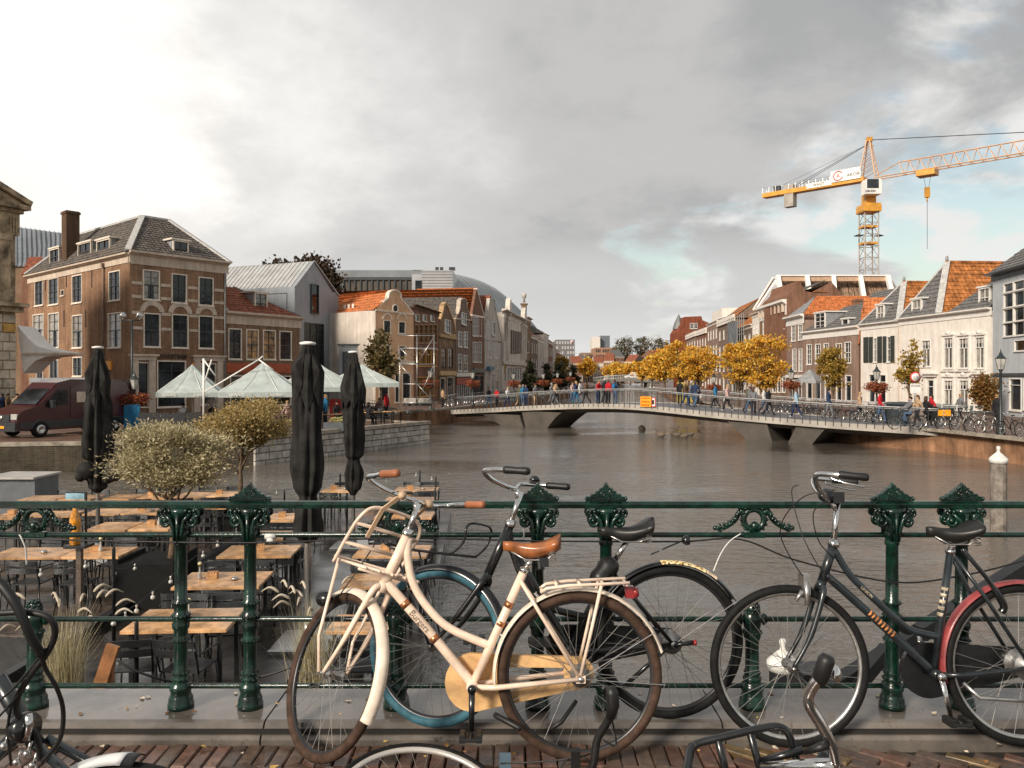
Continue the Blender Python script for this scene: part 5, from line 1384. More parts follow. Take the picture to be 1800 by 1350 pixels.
def wheel(T,hub,r,tyre,rim,Mx=None,tw=.020,spokes=36,name='front_wheel',hubm=None,hubr=.018,detail=1,hubw=.10):
 Mx=Mx or Matrix.Identity(4);C_=Matrix.Translation(hub)
 n=64 if detail else 20
 circ=lambda R_,y_=0:[(R_*math.cos(2*math.pi*i/n),y_,R_*math.sin(2*math.pi*i/n))for i in range(n)]
 b=MB();b.tube(circ(r-tw-.016),.0135 if detail else .018,8 if detail else 4,closed=True,sq=(1.0,.85));w_=xf(b,Mx@C_).build(name,rim,T)
 b=MB();b.tube(circ(r-tw),tw,12 if detail else 5,closed=True,sq=(1,1));xf(b,Mx@C_).build('tyre',tyre,w_)
 b=MB();hf=hubw*.35
 for i in range(spokes):
  s_=1 if i%2 else-1;a=2*math.pi*i/spokes;off=R(38)*(1 if(i//2)%2 else-1)if detail else 0
  hr=hubr*1.3
  p0=(hr*math.cos(a+off),s_*hf,hr*math.sin(a+off));p1=((r-tw-.024)*math.cos(a),0,(r-tw-.024)*math.sin(a))
  b.tube([p0,p1],.00115 if detail else .004,4 if detail else 3,caps=False)
 xf(b,Mx@C_).build('spokes',M_spoke,w_)['kind']='stuff'
 b=MB();b.lathe([(hubr*.4,-hubw/2-.02),(hubr*.4,-hubw/2),(hubr*1.35,-hf-.004),(hubr*1.35,-hf),(hubr*.8,-hf+.008),(hubr*.8,hf-.008),(hubr*1.35,hf),(hubr*1.35,hf+.004),(hubr*.4,hubw/2),(hubr*.4,hubw/2+.02)],12,ax=(0,1,0))
 if detail:b.tube([(.03,0,.0),(r-tw-.05,.003,.0)],.0001,3)
 xf(b,Mx@C_).build('hub',hubm or M_alu,w_)
 return w_
def mudguard(T,hub,R_,a0,a1,m,Mx=None,w_=.030,dz=.012,name='mudguard',n=30,lip=None):
 Mx=Mx or Matrix.Identity(4);b=MB();vs=[];K=7
 for i in range(n+1):
  a=R(a0+(a1-a0)*i/n)
  for k in range(K):
   t_=-1+2*k/(K-1);rr_=R_+dz*(1-t_*t_)-.004;y_=w_*t_
   vs.append((hub[0]+rr_*math.cos(a),y_,hub[2]+rr_*math.sin(a)))
 for i in range(n+1):
  a=R(a0+(a1-a0)*i/n)
  for k in range(K):
   t_=-1+2*k/(K-1);rr_=R_+dz*(1-t_*t_)-.0065;y_=w_*.96*t_
   vs.append((hub[0]+rr_*math.cos(a),y_,hub[2]+rr_*math.sin(a)))
 fs=[];o2=(n+1)*K
 for i in range(n):
  for k in range(K-1):
   q=(i*K+k,i*K+k+1,(i+1)*K+k+1,(i+1)*K+k);fs.append(q[::-1]);fs.append(tuple(o2+z for z in q))
  for k in(0,K-1):fs.append((i*K+k,(i+1)*K+k,o2+(i+1)*K+k,o2+i*K+k))
 for i in(0,n):
  for k in range(K-1):fs.append((i*K+k,i*K+k+1,o2+i*K+k+1,o2+i*K+k))
 b.add(vs,fs,0,True);return xf(b,Mx).build(name,m,T)
def saddle(T,c,L_,w_,m,nose_up=0.0,name='saddle',dip=.02):
 b=MB();n=16;K=14;vs=[]
 for i in range(n+1):
  f=i/n;x_=c[0]-L_*.48+L_*f
  ww=w_*(1-.80*min(1,max(0,(f-.12)/.62))**.75);
  if f<.10:ww*=math.sqrt(max(.05,1-(1-f/.10)**2*.85))
  if f>.94:ww*=math.sqrt(max(.08,1-((f-.94)/.06)**2*.9))
  hgt=.037*(1 if f<.55 else 1-.45*(f-.55)/.45);zc_=c[2]+.018*(1-f)**2*2-dip*math.sin(math.pi*min(1,f*1.15))+nose_up*f
  for k in range(K):
   a=2*math.pi*k/K;sy,sz=math.cos(a),math.sin(a)
   vs.append((x_,ww*sy,zc_+(hgt*.62*sz if sz>0 else hgt*1.25*sz*(1 if abs(sy)>.2 else .8))))
 fs=[(i*K+k,i*K+(k+1)%K,(i+1)*K+(k+1)%K,(i+1)*K+k)for i in range(n)for k in range(K)]
 fs+=[tuple(range(K))[::-1],tuple(n*K+k for k in range(K))]
 b.add(vs,fs,0,True);s_=b.build(name,m,T)
 b=MB()
 for y_ in(-.022,.022):b.tube([(c[0]+L_*.38,y_*.4,c[2]-.018),(c[0]+.03,y_,c[2]-.052),(c[0]-.06,y_,c[2]-.052),(c[0]-L_*.34,y_*2.2,c[2]-.022)],.0038,5)
 for s2 in(-1,1):
  pts=[(c[0]-L_*.34+.014*math.cos(q*1.2),s2*.055+.014*math.sin(q*1.2),c[2]-.052+q*.0022)for q in range(18)];b.tube(pts,.0028,4)
 b.build('saddle_rails',M_alu,s_);return s_
def pedal(T,bb,ang,L_,side,m,name='crank',pm=None):
 b=MB();e=(bb[0]+L_*math.cos(ang),side*.075,bb[2]+L_*math.sin(ang));p0=(bb[0],side*.062,bb[2])
 b.tube([p0,e],[.014,.010],8,sq=(1,.6));b.lathe([(.018,-.012),(.018,.012)],10,p0,ax=(0,1,0));c=b.build(name,m,T)
 b=MB();y0,y1=sorted((side*.082,side*.165));z_=e[2];x_=e[0]
 b.bevbox(x_-.042,x_+.042,y0,y1,z_-.014,z_-.002,.004);b.bevbox(x_-.046,x_-.022,y0+.004,y1-.004,z_-.018,z_+.014,.004);b.bevbox(x_+.022,x_+.046,y0+.004,y1-.004,z_-.018,z_+.014,.004)
 b.tube([(x_,side*.07,z_),(x_,side*.16,z_)],.006,6);b.build('pedal',pm or M_rub,c)
def chaincase(T,bb,hub,m,r0=.122,r1=.066,y0=-.066,y1=-.040,open_=True):
 b=MB();n=20
 def disc(c,r,a0,a1):return[(c[0]+r*math.cos(R(a0+(a1-a0)*i/n)),c[2]+r*math.sin(R(a0+(a1-a0)*i/n)))for i in range(n+1)]
 d=math.degrees(math.atan2(hub[2]-bb[2],hub[0]-bb[0]))
 if not open_:
  b.prism(disc(bb,r0,d+80,d+280)+disc(hub,r1,d-80,d+80),y0,y1)
 else:
  b.prism(disc(bb,r0,0,342),y0,y1);b.prism(disc(hub,r1,0,342),y0+.002,y1-.002)
  u=V((hub[0]-bb[0],0,hub[2]-bb[2])).normalized();w_=V((-u.z,0,u.x))
  B_,H_=V(bb),V(hub);B_.y=H_.y=0
  for s_ in(-1,1):
   p=[B_+w_*s_*r0,H_+w_*s_*r1,H_+w_*s_*(r1-.045),B_+u*.06+w_*s_*(r0-.062)]
   o_=[(q.x,q.z)for q in p];b.prism(o_ if s_<0 else o_[::-1],y0+.001,y1-.001)
 return b.build('chaincase',m,T)
def bike(name,label,rear,front,cfg,lean=0.0,group=None):
 rear,front=V(rear),V(front);h=front-rear;rz_=math.atan2(h.y,h.x)
 T=thing(name,label,'bicycle',rear,0,group);T.rotation_mode='XYZ'
 T.matrix_basis=Matrix.Translation(rear)@Matrix.Rotation(rz_,4,'Z')@Matrix.Rotation(R(lean),4,'X')
 c=cfg;g=c.get;r=c['r'];hr,hf=V((0,0,r)),V((c['wb'],0,r));pt={k:V((p[0],0,p[1]))for k,p in c['p'].items()}
 ht,hb,bb,st,stem=pt['head_top'],pt['head_bot'],pt['bb'],pt['seat_top'],pt['stem']
 ax=(stem-hb).normalized();Mx=Matrix.Translation(hb)@Matrix.Rotation(R(c['steer']),4,ax)@Matrix.Translation(-hb)
 fm=c['frame']
 b=MB();R1=g('tube',.017)
 b.tube([hb,ht],R1*1.22,12);b.tube(catmull([V((q[0],0,q[1]))for q in c['down']],8)if 'down' in c else[hb+(ht-hb)*.15,bb],R1*1.12,12)
 b.tube([bb,st],R1,12);b.lathe([(R1*1.35,-.038),(R1*1.35,.038)],12,bb,ax=(0,1,0))
 for sw_ in c.get('top',[]):b.tube(catmull([V((q[0],0,q[1]))for q in sw_],8),R1*.95,12)
 for s_ in(-1,1):
  b.tube([bb+V((-.02,s_*.03,0)),bb+V((-.10,s_*.052,.004)),hr+V((.01,s_*.062,0))],[.012,.012,.010],8)
  b.tube([pt.get('stay_top',st)+V((0,s_*.016,0)),pt.get('stay_top',st).lerp(hr,.35)+V((0,s_*.055,0)),hr+V((0,s_*.062,.0))],.0085,8)
  b.box(hr.x-.02,hr.x+.02,s_*.06-.003,s_*.06+.003,hr.z-.016,hr.z+.016)
 b.build('frame',fm,T)
 b=MB();b.tube([st,pt['saddle']+V((0,0,-.05))],.0125,10);b.lathe([(.021,-.02),(.021,.0)],10,st,ax=(st-bb));b.build('seat_post',M_chrome,T)
 saddle(T,pt['saddle'],g('sl',.265),g('sw',.092),c['saddle'],g('nose',.01))
 b=MB();b.tube([ht-ax*.01,stem],.0125,10);b.tube([stem-ax*.03,stem+V((.025,0,.012))],.014,8);b.lathe([(.025,0),(.025,.012),(.019,.03)],12,ht,ax=ax)
 xf(b,Mx).build('stem',M_chrome,T)
 bc=stem+V((.03,0,.015));u=g('rise',.03);W_=g('bw',.29);sb=g('sweep',.17)
 side=lambda s_:catmull([bc,bc+V((.015,s_*.06,.002)),bc+V((.055,s_*.15,u*.5)),bc+V((.06,s_*.225,u)),bc+V((.0,s_*W_*.96,u)),bc+V((-sb*.45,s_*W_,u-.004)),bc+V((-sb,s_*W_,u-.012))],5)
 b=MB();b.tube(side(-1)[::-1]+side(1)[1:],.0112,10);xf(b,Mx).build('handlebar',M_chrome,T)
 for s_ in(-1,1):
  e=side(s_);p0,p1=e[-1],e[-6];d=(p0-p1).normalized();q0,q1=p0+d*.012,p0-d*.105
  b=MB();b.tube([q1,q1+d*.012,q1+d*.06,q0-d*.012,q0],[.0165,.0175,.0155,.0175,.013],10);xf(b,Mx).build('grip',c['grip'],T)
 if g('levers',0):
  for s_ in(-1,1):
   e=side(s_);p0=e[-9];b=MB();b.tube(catmull([p0,p0+V((.03,s_*-.01,-.012)),p0+V((-.03,s_*.004,-.035)),p0+V((-.10,s_*.008,-.05))],4),.005,6);xf(b,Mx).build('brake_lever',M_chrome,T)
 if g('bell'):
  e=side(g('bell'));p0=e[-12];b=MB();b.lathe([(.002,.03),(.016,.028),(.026,.015),(.028,0)][::-1],12,p0+V((-.01,0,.014)));xf(b,Mx).build('bell',c['bellm'],T)
 Mb=Mx;Mx=Matrix.Translation(hb)@Matrix.Rotation(R(g('wsteer',c['steer'])),4,ax)@Matrix.Translation(-hb)
 b=MB()
 for s_ in(-1,1):
  b.tube([*catmull([hb+V((0,s_*.02,0)),hb+V((0,s_*.045,0))-ax*.04,hb.lerp(hf,.6)+V((-.02,s_*.055,0)),hf+V((0,s_*.055,0))],5)],[.0145]*6+[.0125]*5+[.0095]*5,8)
 b.tube([hb-ax*.02,hb+ax*.02],R1*1.3,10);xf(b,Mx).build('fork',g('forkm',fm),T)
 wheel(T,hf,r,c['tyre'],c['rim'],Mx,c.get('tw',.021),name='front_wheel');wheel(T,hr,r,c['tyre']if 'rtyre' not in c else c['rtyre'],c['rim'],None,c.get('tw',.021),name='rear_wheel',hubr=g('rhub',.026))
 if 'fmud' in c:mudguard(T,hf,r-.004,*c['fmud'],Mx,.033,.027)
 if 'rmud' in c:mudguard(T,hr,r+.012,*c['rmud'],None,.030)
 if 'case' in c:chaincase(T,bb,hr,c['case'],open_=g('open',True))
 pedal(T,bb,R(g('crank',-90)),.165,1,g('crankm',M_chrome));pedal(T,bb,R(g('crank',-90)+180),.165,-1,g('crankm',M_chrome))
 b=MB()
 for s_ in(-1,1):b.tube([hr+V((0,s_*.06,0)),hr+V(((r+.01)*math.cos(R(150)),s_*.03,(r+.01)*math.sin(R(150))))],.0022,4);b.tube([hr+V((0,s_*.06,0)),hr+V(((r+.01)*math.cos(R(185)),s_*.03,(r+.01)*math.sin(R(185))))],.0022,4)
 b.build('mudguard_stays',M_alu,T)
 return T,Mb,pt,hf,hr
def brk(T,segs,m,name,r=.006,Mx=None,n=7,**k):
 b=MB()
 for s_ in segs:b.tube(s_,r,n)
 if Mx is not None:xf(b,Mx)
 return b.build(name,m,T,**k)
def tubetext(T,s_,p0,p1,size,m,r,side=1):
 p0,p1=V(p0),V(p1);d=(p1-p0).normalized();yv=V((0,side,0));up=yv.cross(d)*-1 if False else d.cross(yv)*-1
 up=yv.cross(d)
 Mx=Matrix(((d.x,up.x,yv.x,0),(d.y,up.y,yv.y,0),(d.z,up.z,yv.z,0),(0,0,0,1)))
 c=(p0+p1)/2+yv*(r*.96);return text(s_,size,m,T,M=Matrix.Translation(c)@Mx,ext=.0012)
 # cream bicycle in front
s=416.7
def L1(px,py):return((1020-px)/s,(1337-py)/s)
cfg=dict(r=.352,wb=1.085,steer=-50,tube=.0185,tw=.0215,frame=M_creamp,tyre=M_btyre,rim=M_krim,grip=M_grip,saddle=M_tan,bellm=M_kpaint,crank=-90,crankm=M_kpaint,p=dict(head_top=L1(711,945),head_bot=L1(668,1036),bb=L1(830,1207),seat_top=L1(924,1003),stem=L1(731,888),saddle=L1(938,966),stay_top=L1(915,1024)),down=[L1(672,1026),L1(750,1112),L1(830,1205)],top=[[L1(713,950),L1(712,985),L1(722,1029),L1(748,1071),L1(790,1109),L1(866,1141)]],fmud=(72,208,M_mudc),rmud=(-8,164,M_mudc),case=M_case,rise=.045,bw=.24,sweep=.17,rhub=.03,nose=.012,sl=.25,sw=.095)
T,Mx,pt,hf,hr=bike('bicycle','cream step through bicycle with brown tyres, tan saddle and front carrier',(.288,3.36,0),(-.78,3.36,0),cfg,lean=6)
for q0,q1 in((L1(705,1062),L1(712,1070)),(L1(758,1122),L1(765,1130))):b=MB();b.tube([(q0[0],0,q0[1]),(q1[0],0,q1[1])],.0222,12);b.build('copper_band',M_copper,T)
for q0,q1 in((L1(897,1062),L1(892,1072)),(L1(882,1096),L1(878,1104))):b=MB();b.tube([(q0[0],0,q0[1]),(q1[0],0,q1[1])],.0196,12);b.build('copper_band',M_copper,T)
tubetext(T,'Burgers',(L1(716,1070)[0],0,L1(716,1074)[1]),(L1(755,1112)[0],0,L1(755,1116)[1]),.036,mat('bike_letter_grey',(.12,.09,.07),.5),.0207)
zR=(1337-1030)/s
for s_ in(-1,1):pass
brk(T,[[(.165,s_*.05,zR-.03),(.14,s_*.06,zR-.012),(.05,s_*.065,zR),(-.21,s_*.065,zR+.012)]for s_ in(-1,1)]+[[(x_,-.065,zR+.004),(x_,.065,zR+.004)]for x_ in(.10,0,-.10,-.20)]+[[(.16,-.05,zR-.028),(.16,.05,zR-.028)]],M_creamp,'rear_rack',.0075)
brk(T,[[(-.09,s_*.066,zR),(-.045,s_*.07,.55),(.0,s_*.066,.37)]for s_ in(-1,1)],M_creamp,'rack_stay',.0075)
b=MB();b.lathe([(.024,0),(.024,.012),(.016,.022)],12,(-.235,0,zR-.04),ax=(-1,0,.1));b.box(-.235,-.20,-.02,.02,zR-.06,zR-.01);b.build('rear_light',mat('red_lens',(.28,.015,.015),.15,coat=.5),T)
hx,hz=hf.x-.04,hf.z;zp=.80
plat=[]
for k in range(5):y_=-.14+.07*k;plat.append([(hx-.26,y_,zp-.03),(hx-.02,y_,zp+.02)])
plat.append([(hx-.02,-.14,zp+.02),(hx+.01,-.14,zp+.035),(hx+.01,.14,zp+.035),(hx-.02,.14,zp+.02)]);plat.append([(hx-.2,-.14,zp-.03),(hx-.2,.14,zp-.03)])
brk(T,plat,M_creamp,'front_carrier',.0062,Mx)
hp=catmull([(hx-.04,-.17,zp),(hx-.11,-.17,zp+.11),(hx-.17,-.165,zp+.19),(hx-.195,-.12,zp+.24),(hx-.2,0,zp+.25),(hx-.195,.12,zp+.24),(hx-.17,.165,zp+.19),(hx-.11,.17,zp+.11),(hx-.04,.17,zp)],5)
brk(T,[hp,[(hx-.095,-.17,zp+.085),(hx-.095,.17,zp+.085)],[(hx-.155,-.167,zp+.165),(hx-.155,.167,zp+.165)]],M_creamp,'carrier_hoop',.0082,Mx,9)
brk(T,[[(hx-.03,s_*.14,zp+.02),(hx+.08,s_*.09,.5),(hf.x+.01,s_*.07,hz)]for s_ in(-1,1)],M_creamp,'carrier_stay',.008,Mx)
for s_ in(-1,1):
 b=MB();q=[V((pt['stem'].x+.03,s_*.075,pt['stem'].z+.02)),V((hx-.21,s_*.085,zp+.24)),V((hx-.14,s_*.09,zp+.12))]
 b.beam(q[0],q[1],.020,.006,up=(1,0,0));b.beam(q[1],q[2],.020,.006,up=(1,0,0));b.lathe([(.017,-.013),(.017,.013)],10,q[0],ax=(0,1,0));xf(b,Mx).build('carrier_strap',M_strapc,T)
b=MB();b.lathe([(.008,-.05),(.03,-.03),(.036,0),(.036,.012)],12,(hx+.12,.08,.66),ax=(1,0,.1));xf(b,Mx).build('headlight',M_kpaint,T)
b=MB();b.tube(catmull([pt['stem']+V((.04,.12,.02)),pt['stem']+V((.12,.02,.03)),V((hx-.08,.01,zp+.1)),V((hx+.03,.07,.66))],6),.003,5);xf(b,Mx).build('light_cable',M_rub,T)
b=MB();b.tube([(.02,.075,.27),(.085,.12,.20),(.13,.13,.175)],.009,7);b.build('kickstand',M_rub,T)
b=MB();b.tube(catmull([(.36,.03,.20),(.30,.08,.185),(.25,.10,.165)],3),.012,7);b.build('lock_cable',M_rub,T)
b=MB();b.lathe([(.016,0),(.02,.01),(.014,.05),(.02,.06)],10,(.17,-.0,.855),ax=(-.1,0,-1));b.box(.13,.17,-.03,.03,.81,.85);b.build('saddle_lamp',M_kpaint,T)
# black bicycle with blue tyres behind it
s=391.0
def L2(px,py):return((1180-px)/s,(1266-py)/s)
LEO=leopard()
cfg=dict(r=.345,wb=1.08,steer=-29,tube=.0175,tw=.021,frame=M_kpaint,tyre=M_ctyre,rtyre=M_ktyre,rim=M_krim,grip=M_rub,saddle=M_kleath,bellm=M_kpaint,bell=-1,crank=25,crankm=M_kpaint,p=dict(head_top=L2(893,922),head_bot=L2(852,1012),bb=L2(998,1140),seat_top=L2(1083,985),stem=L2(915,862),saddle=L2(1106,932),stay_top=L2(1075,1003)),down=[L2(880,950),L2(905,975),L2(998,1138)],top=[[L2(892,930),L2(897,960),L2(915,1010),L2(950,1060),L2(1030,1085)]],fmud=(70,172,M_kpaint),rmud=(-5,150,M_kpaint),rise=.05,bw=.27,sweep=.16,rhub=.036,sl=.25,sw=.105,nose=.0)
T,Mx,pt,hf,hr=bike('bicycle','black bicycle with blue front tyre and leopard print strip on its rear mudguard',(.725,3.63,.066),(-.35,3.545,.066),cfg,lean=4)
mudguard(T,hr,.345+.0155,84,118,LEO,None,.031,name='leopard_strip',n=10)
mudguard(T,hr,.345+.0155,119,128,mat('pale_tape',(.62,.50,.36),.6,var=.3,vs=60),None,.031,name='tape_strip',n=4)
brk(T,[[(hf.x-.12,y_,.745),(hf.x+.20,y_,.775),(hf.x+.22,y_,.79)]for y_ in(-.12,-.04,.04,.12)]+[[(hf.x+.22,-.13,.79),(hf.x+.22,.13,.79)],catmull([(hf.x-.12,-.13,.745),(hf.x-.18,-.13,.80),(hf.x-.20,-.12,.88),(hf.x-.2,.12,.88),(hf.x-.18,.13,.80),(hf.x-.12,.13,.745)],4)],M_kpaint,'front_carrier',.006,Mx)
brk(T,[[(hf.x+.18,s_*.12,.77),(hf.x,s_*.064,hf.z)]for s_ in(-1,1)],M_kpaint,'carrier_stay',.005,Mx)
tubetext(T,'SIMPEL',(L2(930,1028)[0],0,L2(930,1028)[1]),(L2(962,1072)[0],0,L2(962,1072)[1]),.026,M_white,.0182)
b=MB();b.tube(catmull([pt['seat_top']+V((0,0,-.01)),pt['seat_top']+V((.06,.02,-.05)),pt['seat_top']+V((.09,.03,-.12))],4),[.03,.04,.05,.05,.04,.05,.05,.035,.02],8);b.build('saddle_cover_bag',M_kleath,T)
b=MB();b.lathe([(.014,0),(.022,.012),(.022,.03)],10,(-.07,.0,.80),ax=(-1,0,.1));b.tube([(-.07,0,.8),(.08,0,.74)],.004,5);b.build('rear_light',M_kpaint,T)
b=MB();b.lathe([(.012,0),(.014,.012)],10,(-.09,.07,.355),ax=(-1,0,0));b.build('red_reflector',MATS['red_lens'],T)
brk(T,[[(0,.065,.345),(-.09,.07,.355)],[(.22,.07,.18),(.04,.075,.33)]],M_kpaint,'axle_lever',.010)
chaincase(T,pt['bb'],hr,M_kpaint,.10,.05,-.06,-.045,open_=False)
# dark grey bicycle on the right with the red mudguard
s=397.0
def L3(px,py):return((1797-px)/s,(1307-py)/s)
cfg=dict(r=.350,wb=1.035,steer=-20,wsteer=-2,tube=.0165,tw=.020,frame=M_gpaint,tyre=M_ktyre,rim=M_alu,grip=M_rub,saddle=M_kleath,bellm=M_kpaint,crank=-99,crankm=M_chrome,levers=1,p=dict(head_top=L3(1470,962),head_bot=L3(1446,1030),bb=L3(1640,1182),seat_top=L3(1680,968),stem=L3(1481,886),saddle=L3(1686,938),stay_top=L3(1684,980)),down=[L3(1455,1012),L3(1500,1052),L3(1640,1180)],top=[[L3(1472,968),L3(1490,1000),L3(1512,1027),L3(1580,1092),L3(1608,1110),L3(1655,1121)]],rmud=(-12,168,M_redm),case=M_kpaint,open=False,rise=.10,bw=.27,sweep=.13,rhub=.045,sl=.23,sw=.10,nose=.012)
T,Mx,pt,hf,hr=bike('bicycle','dark grey old bicycle with worn lettering and a faded red rear mudguard',(2.262,3.50,0),(1.225,3.49,0),cfg,lean=5)
for k in range(8):q0,q1=L3(1528+k*5.6,1076.5+k*5.2),L3(1531+k*5.6,1079.3+k*5.2);b=MB();b.tube([(q0[0],.004,q0[1]),(q1[0],.004,q1[1])],.0165,8);b.build('decal',mat('worn_orange_decal',(.42,.17,.06),.6,var=.5,vs=60),T)
tubetext(T,'UNION',(L3(1512,1027)[0],0,L3(1512,1030)[1]),(L3(1537,1050)[0],0,L3(1537,1053)[1]),.020,mat('worn_cream_decal',(.45,.38,.28),.6,var=.4,vs=60),.0165)
for k in range(5):q0,q1=L3(1655+k*2.6,1084-k*11),L3(1656.3+k*2.6,1078-k*11);b=MB();b.tube([(q0[0],.003,q0[1]),(q1[0],.003,q1[1])],.0152,8);b.build('decal',MATS['worn_cream_decal'],T)
sx,sz=pt['stem'].x,pt['stem'].z
for k,(q)in enumerate([[(sx+.10,.22,sz+.07),(sx+.22,.15,sz+.03),(sx+.28,.05,sz-.13),(sx+.15,.03,sz-.36),(sx+.05,.02,sz-.45)],[(sx+.10,-.2,sz+.07),(sx+.17,-.1,sz+.04),(sx+.16,0,sz-.15),(sx+.09,.03,sz-.30),(sx+.02,.02,sz-.36)],[(sx+.08,.1,sz+.02),(sx+.13,.05,sz-.04),(sx+.10,.03,sz-.17),(sx+.02,.02,sz-.25)]]):
 b=MB();b.tube(catmull(q,7),.0026,5);b.build('brake_cable',M_rub,T)
b=MB();b.lathe([(.02,0),(.034,.01),(.034,.035),(.02,.06)],12,(sx+.02,.0,sz+.03),ax=(1,0,.1));b.box(sx-.02,sx+.03,-.03,.03,sz+.0,sz+.05);b.build('headlight',M_kpaint,T)
b=MB();b.box(hf.x-.09,hf.x-.06,-.03,.04,.66,.75);b.tube([(hf.x-.07,.045,.72),(hf.x-.07,.05,.62)],.012,6);b.tube([(hf.x-.05,.045,.68),(hf.x-.02,.05,.64)],.009,6);b.build('rim_brake',M_alu,T)
b=MB();b.tube([(.30,.06,.29),(.25,.09,.235),(.02,.11,.225)],.009,7);b.build('kickstand',M_alu,T);b=MB();b.tube([(.05,.11,.226),(-.02,.11,.224)],.014,7);b.build('kickstand_foot',M_rub,T)
b=MB();b.tube(catmull([(.26,.03,.86),(.22,.05,.80),(.16,.055,.72),(.10,.05,.62),(.11,.045,.585)],5),[.010]*12+[.016]*9,8);b.build('ring_lock',M_kpaint,T)
# bicycle lying on the bricks at the bottom
T=thing('bicycle','bicycle lying on the pavement with a pale rim and black bar end sticking up','bicycle',(-.32,2.88,0))
Wm=Matrix.Translation((-.33,2.85,.085))@Matrix.Rotation(R(-78),4,'X')@Matrix.Rotation(R(8),4,'Z')
wheel(T,(0,0,0),.335,M_ktyre,mat('pale_rim',(.62,.58,.53),.35,.5),winv(T)@Wm,.015,28,'front_wheel',M_alu,.018)
Wr=Matrix.Translation((.55,2.25,.10))@Matrix.Rotation(R(-80),4,'X');wheel(T,(0,0,0),.335,M_ktyre,MATS['pale_rim'],winv(T)@Wr,.015,28,'rear_wheel',M_alu,.018)
def wtube(pts,r_,name,m,n=8):b=MB();b.tube(pts,r_,n);return b.build(name,m,T,True)
wtube(catmull([V((-.33,2.84,.18)),V((-.15,2.83,.22)),V((.05,2.78,.22)),V((.25,2.72,.22))],4),.013,'fork',M_alu)
wtube([V((.25,2.74,.22)),V((.38,2.62,.24))],.019,'head_tube',M_kpaint);wtube([V((.30,2.68,.22)),V((.35,2.35,.14)),V((.55,2.25,.12))],.016,'frame',M_kpaint)
wtube(catmull([V((.38,2.62,.24)),P(1035,1375,2.62),P(1044,1340,2.6),P(1050,1300,2.6),P(1068,1268,2.58),P(1078,1245,2.56)],5),.0135,'handlebar',M_rub)
wtube([P(1073,1262,2.57),P(1078,1240,2.56),P(1076,1218,2.56),P(1073,1208,2.56)],[.015,.020,.021,.014],'grip',M_rub,10)
for q in([P(880,1342,2.75),P(960,1338,2.7),P(1020,1330,2.66),P(1048,1320,2.6)],[P(985,1352,2.6),P(1000,1332,2.62),P(1028,1332,2.6),P(1045,1352,2.6)],[P(1060,1300,2.6),P(1082,1310,2.6),P(1078,1275,2.6),P(1068,1250,2.58)]):wtube(catmull(q,5),.003,'brake_cable',M_rub,5)
b=MB();q=P(888,1340,2.8);b.box(q.x-.02,q.x+.02,q.y,q.y+.03,q.z-.03,q.z+.02);b.build('reflector',mat('blue_grey_plastic',(.08,.13,.17),.4),T,True)
b=MB();q=P(1012,1335,2.6);b.box(q.x-.015,q.x+.015,q.y-.01,q.y+.02,q.z-.03,q.z+.03);b.build('cable_clamp',M_rub,T,True)
# parked bicycle at bottom right: only bar, bell and carrier reach into view
T=thing('bicycle','parked bicycle at bottom right with chrome bar, bell and black front carrier','bicycle',(.78,1.72,0))
wtube([P(1478,1345,1.62),P(1440,1345,1.64),P(1340,1352,1.70)],.0145,'stem',M_chrome)
wtube(catmull([P(1471,1345,1.62),P(1462,1310,1.62),P(1440,1268,1.62),P(1423,1240,1.62),P(1422,1222,1.62),P(1432,1202,1.61),P(1445,1188,1.6)],5),.0115,'handlebar',M_chrome)
wtube([P(1441,1196,1.61),P(1443,1188,1.6),P(1453,1160,1.59),P(1456,1152,1.59)],[.014,.0165,.0165,.012],'grip',M_rub,12)
b=MB();q=P(1464,1184,1.63);b.lathe([(.019,0),(.018,.008),(.012,.014),(.002,.017)],14,q,ax=(.9,-.4,.25));b.build('bell',M_chrome,T,True)
wtube([P(1415,1322,1.63),P(1440,1314,1.61),P(1454,1308,1.61)],[.006,.009,.010],'brake_lever',M_rub)
D_=1.72
seg=[catmull([P(1200,1380,D_-.1),P(1208,1345,D_-.05),P(1218,1312,D_),P(1270,1296,D_),P(1345,1279,D_),P(1375,1279,D_),P(1388,1295,D_),P(1400,1335,D_),P(1408,1380,D_)],4),[P(1262,1300,D_),P(1283,1385,D_)],[P(1318,1287,D_),P(1345,1385,D_)],[P(1340,1338,D_),P(1412,1318,D_-.02)],[P(1216,1312,D_),P(1210,1350,D_+.22),P(1240,1372,D_+.2)]]
b=MB()
for q in seg:b.tube(q,.0085,7)
b.build('front_carrier',M_kpaint,T,True)
for c_ in((.42,1.76),(1.45,1.62)):wheel(T,(0,0,0),.345,M_ktyre,M_alu,winv(T)@Matrix.Translation((c_[0],c_[1],.345)),.02,28,'front_wheel' if c_[0]<1 else 'rear_wheel')
wtube([V((.62,1.70,.80)),V((.56,1.72,.70)),V((.42,1.76,.345))],.013,'fork',M_kpaint);wtube([V((.66,1.66,.84)),V((.58,1.71,.68)),V((.95,1.70,.30)),V((1.45,1.62,.345))],.017,'frame',M_kpaint)
